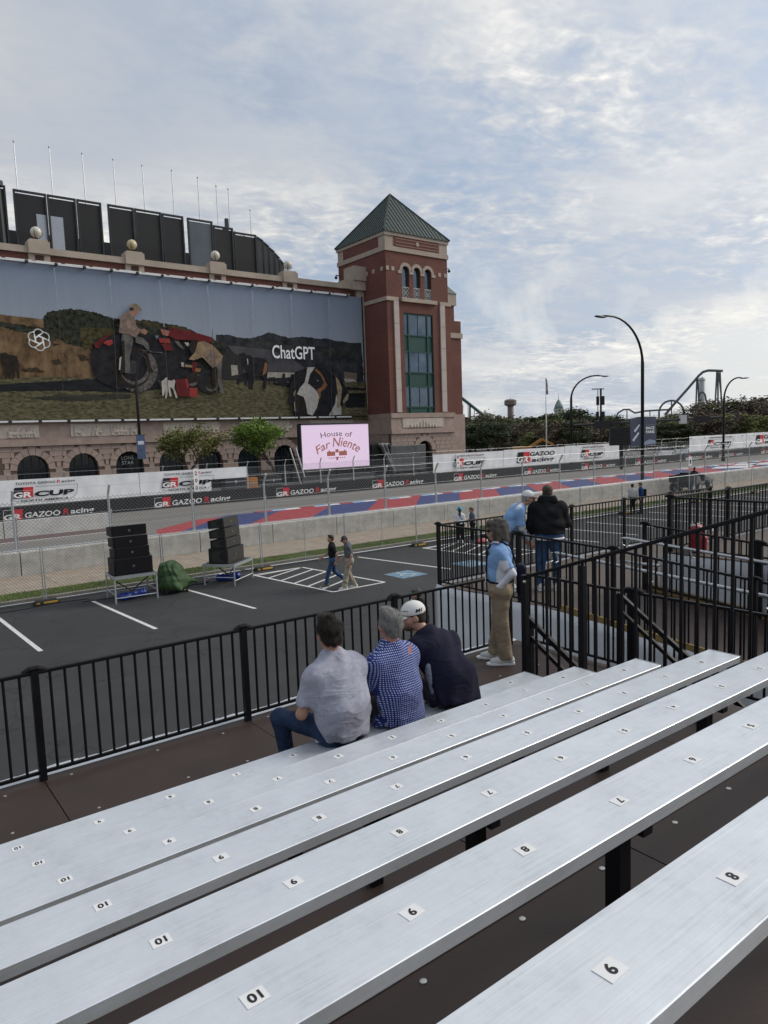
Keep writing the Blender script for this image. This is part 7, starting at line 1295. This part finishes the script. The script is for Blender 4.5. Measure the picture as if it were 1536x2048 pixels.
tb_, J_, hc, Rm = person('large man in black hooded jacket and jeans seen from behind on the ramp landing', (9.54, 8.02, ZD+.002), R(-47), JB, dict(shirt=BLKC, trousers=DENIM2, skin=M_SKIN2, hair=HAIRB, cap=mat('camouflage_cap', (.06, .05, .035), .8, var=.7, scale=25), shoe=SHW, w=.225, d=.165, fat=1.05, sleeve='long', topname='jacket', hem=-.06, hemw=1.05, armw=1.28, belly=1.08, wr=.014, wsc=.6, tk=1.12, collar=1.2), .011)
sdf_part('hood', [econe((-.10, .0, 1.545), (.10, .0, 1.545), (.075, .065), (.075, .065), (0, 0, 1), .05), cone((-.12, .08, 1.53), (-.08, .17, 1.50), .05, .03, .04), cone((.12, .08, 1.53), (.08, .17, 1.50), .05, .03, .04)], .012, BLKC, tb_, wr=.012); part('shirt_hem', MB().tube([(.247*math.cos(a), .19*math.sin(a), .895) for a in np.linspace(0, 2*PI, 25)], .022, 6), WHC, tb_, True)
JC = standing(1.80, .26, .11, .185); JC['chest'] = (0, .14, 1.27); JC['neck'] = (0, .30, 1.46); JC['head'] = (0, .40, 1.575); JC['shL'] = (-.185, .24, 1.39); JC['shR'] = (.185, .24, 1.39); JC['elL'] = (-.24, .22, 1.08); JC['elR'] = (.24, .24, 1.08); JC['wrL'] = (-.2, .36, .86); JC['wrR'] = (.2, .38, .86); JC['head_rot'] = (R(-6), R(-10), 0)
tc_, J_, hc, Rm = person('older man in light blue polo, white cap with red brim, leaning forward on the ramp', (9.05, 8.55, ZD+.002), R(-128), JC, dict(shirt=LBL, trousers=GRYP, skin=M_SKIN, hair=HAIRG, cap=mat('white_cap', (.68, .68, .66), .7), brim=mat('dark_red_brim', (.2, .02, .025), .7), undersleeve=cloth('pale_grey', (.36, .38, .41)), shoe=SHW, w=.175, d=.12, hem=.06, slen=.85, collar_m=LBL, glasses='clear', brow=(.3, .29, .28)), .011)
sdf_part('white_shoulder_panel', [cone((-.06, .27, 1.455), (-.19, .21, 1.415), .05, .062, .03), cone((.06, .27, 1.455), (.19, .21, 1.415), .05, .062, .03)], .011, WHC, tc_, wr=.004); part('sleeve_print', MB().add([(-.262, .24, 1.22), (-.262, .19, 1.22), (-.255, .19, 1.28), (-.255, .24, 1.28)], [(0, 1, 2, 3)]).add([(.262, .24, 1.22), (.262, .19, 1.22), (.255, .19, 1.28), (.255, .24, 1.28)], [(3, 2, 1, 0)]), M_TK, tc_)
# ---- walkers on the asphalt
JK = standing(1.76, .02, .08, .18); JK.update(knL=(-.07, .16, .52), anL=(-.06, .26, .085), knR=(.08, -.04, .50), anR=(.08, -.42, .20), ftR=(.05, .62, -.78), elL=(-.23, -.14, 1.13), wrL=(-.22, -.10, .88), elR=(.24, .12, 1.15), wrR=(.22, .34, 1.0), hdL=(0, .1, -1), head_rot=(R(8), 0, 0))
person('man in black t-shirt and jeans walking left across the parking lot', (13.57, 21.05, .001), R(58), JK, dict(shirt=BLKC, trousers=DENIM2, hair=HAIRB, shoe=mat('olive_sneaker', (.12, .11, .06), .6, var=.4), w=.18, d=.12, hem=.02, slen=.8, wr=.012), .014, 1.03)
JK2 = standing(1.80, .05, .09, .18); JK2.update(knL=(-.08, .13, .52), anL=(-.08, .20, .085), knR=(.09, .02, .50), anR=(.09, -.17, .09), ftR=(.05, 1, -.0), elL=(-.24, -.03, 1.13), wrL=(-.22, .05, .88), elR=(.22, .0, 1.13), wrR=(.17, .20, 1.0), head=(0, .14, 1.64), head_rot=(R(10), R(-26), 0))
person('man in grey t-shirt, khaki trousers and dark cap walking with his head down', (13.80, 20.36, .001), R(66), JK2, dict(shirt=cloth('slate_grey', (.115, .12, .14), .3, 8), trousers=cloth('stone', (.33, .29, .23)), hair=HAIRB, cap=mat('patterned_cap', (.05, .05, .055), .7, var=.9, scale=18), shoe=SHW, w=.18, d=.12, hem=.0, slen=.8, wr=.013, tk=1.15, cuff=1.3, twr=.014), .014, 1.04)
# ---- people farther off
JG = standing(1.66, .02, .08, .16); JG.update(elL=(-.22, .02, 1.08), wrL=(-.12, .2, 1.1), head_rot=(R(-20), R(-8), 0))
t, J_, hc, Rm = person('woman in white top and turquoise bucket hat standing by the kerb', (23.47, 25.1, .001), R(-40), JG, dict(shirt=WHC, trousers=BLKC, hair=HAIRB, sleeve='long', shoe=SHW, w=.16, d=.11, hem=.02), .018)
part('bucket_hat', MB().lathe([(.175, -.005), (.172, .01), (.10, .05), (.088, .12), (.05, .14), (.01, .143)], 16, tuple(hc+V3(0, -.01, .03))), mat('turquoise_hat', (.02, .30, .42), .7), t, True); sdf_part('long_hair', [cone((0, -.09, 1.6), (0, -.12, 1.32), .06, .04, .03)], .015, HAIRB, t, wr=.006); sdf_part('hip_bag', [bxs((.1, -.17, 1.0), (.12, .04, .09), None, .03)], .015, M_TW, t); part('bag_strap', MB().tube([(-.1, -.10, 1.42), (.05, -.135, 1.2), (.15, -.15, 1.05)], .015, 5), M_TK, t, True)
JG2 = standing(1.62, .02, .08, .155); JG2.update(elL=(-.2, .06, 1.06), wrL=(-.12, .28, .98), elR=(.2, .06, 1.06), wrR=(.12, .28, .98), head_rot=(0, R(-10), 0))
t, J_, hc, Rm = person('woman in slate blue top and dark trousers facing the woman in the turquoise hat', (24.1, 24.9, .001), R(60), JG2, dict(shirt=cloth('slate_blue', (.07, .09, .14)), trousers=BLKC, hair=mat('hair_brown', (.09, .045, .03), .6, var=.4, scale=40), shoe=SHG, w=.155, d=.11, hem=.02), .018); part('hair_bun', MB().sphere(hc+V3(0, -.09, .06), .045, 10, 7), MATS['hair_brown'], t, True)
JM = standing(1.80, .03, .09, .19); JM['head_rot'] = (0, R(-10), 0)
person('man in light grey jacket and black cap standing at the kerb by the fence', (37.95, 25.42, .001), R(-35), JM, dict(shirt=cloth('light_grey', (.42, .42, .42)), trousers=BLKC, hair=HAIRB, cap=BLKC, sleeve='long', topname='jacket', shoe=mat('black_shoe', (.015, .015, .015), .6), sole=M_TK, w=.19, d=.13, hem=-.02, armw=1.1), .02)
t, *_ = person('man in blue jacket with a backpack standing beside the light grey jacket', (38.5, 25.2, .001), R(45), JM, dict(shirt=cloth('royal_blue', (.02, .05, .16)), trousers=GRYP, hair=HAIRB, sleeve='long', topname='jacket', shoe=mat('black_shoe', (.015, .015, .015), .6), sole=M_TK, w=.18, d=.125, hem=-.02), .02, 1.03); sdf_part('backpack', [bxs((0, -.2, 1.22), (.15, .08, .22), None, .06)], .02, BLKC, t, wr=.008)
JD = seated(.0, .0, .0, .05, .18, .12, .92); JD.update(wrL=(-.14, .42, .38), wrR=(.1, .42, .38), elL=(-.25, .16, .32), elR=(.25, .16, .32))
person('driver in black sitting in the utility vehicle', (52.16, 29.6, 1.09), R(-87), JD, dict(shirt=BLKC, trousers=BLKC, hair=HAIRB, cap=BLKC, sleeve='long', topname='jacket', shoe=mat('black_shoe', (.015, .015, .015), .6), sole=M_TK, w=.18, d=.13, hem=-.1, armw=1.1), .02)
JP = standing(1.76, .08, .1, .2); JP['head_rot'] = (R(15), R(-20), 0); JP['head'] = (0, .13, 1.62)
t, *_ = person('man in black pullover with curly hair standing on the asphalt in front of the railing', (10.25, 12.25, .001), R(40), JP, dict(shirt=BLKC, trousers=GRYP, hair=mat('hair_grey_dark', (.06, .055, .05), .6, var=.6, scale=50, bump=.6, bscale=100), sleeve='long', topname='pullover', shoe=SHG, w=.205, d=.14, hem=-.02, armw=1.15), .014); part('shoulder_seam', MB().tube([(-.2, -.05, 1.42), (-.1, -.13, 1.38), (.02, -.15, 1.36)], .006, 5), MATS['badge_grey'], t, True)
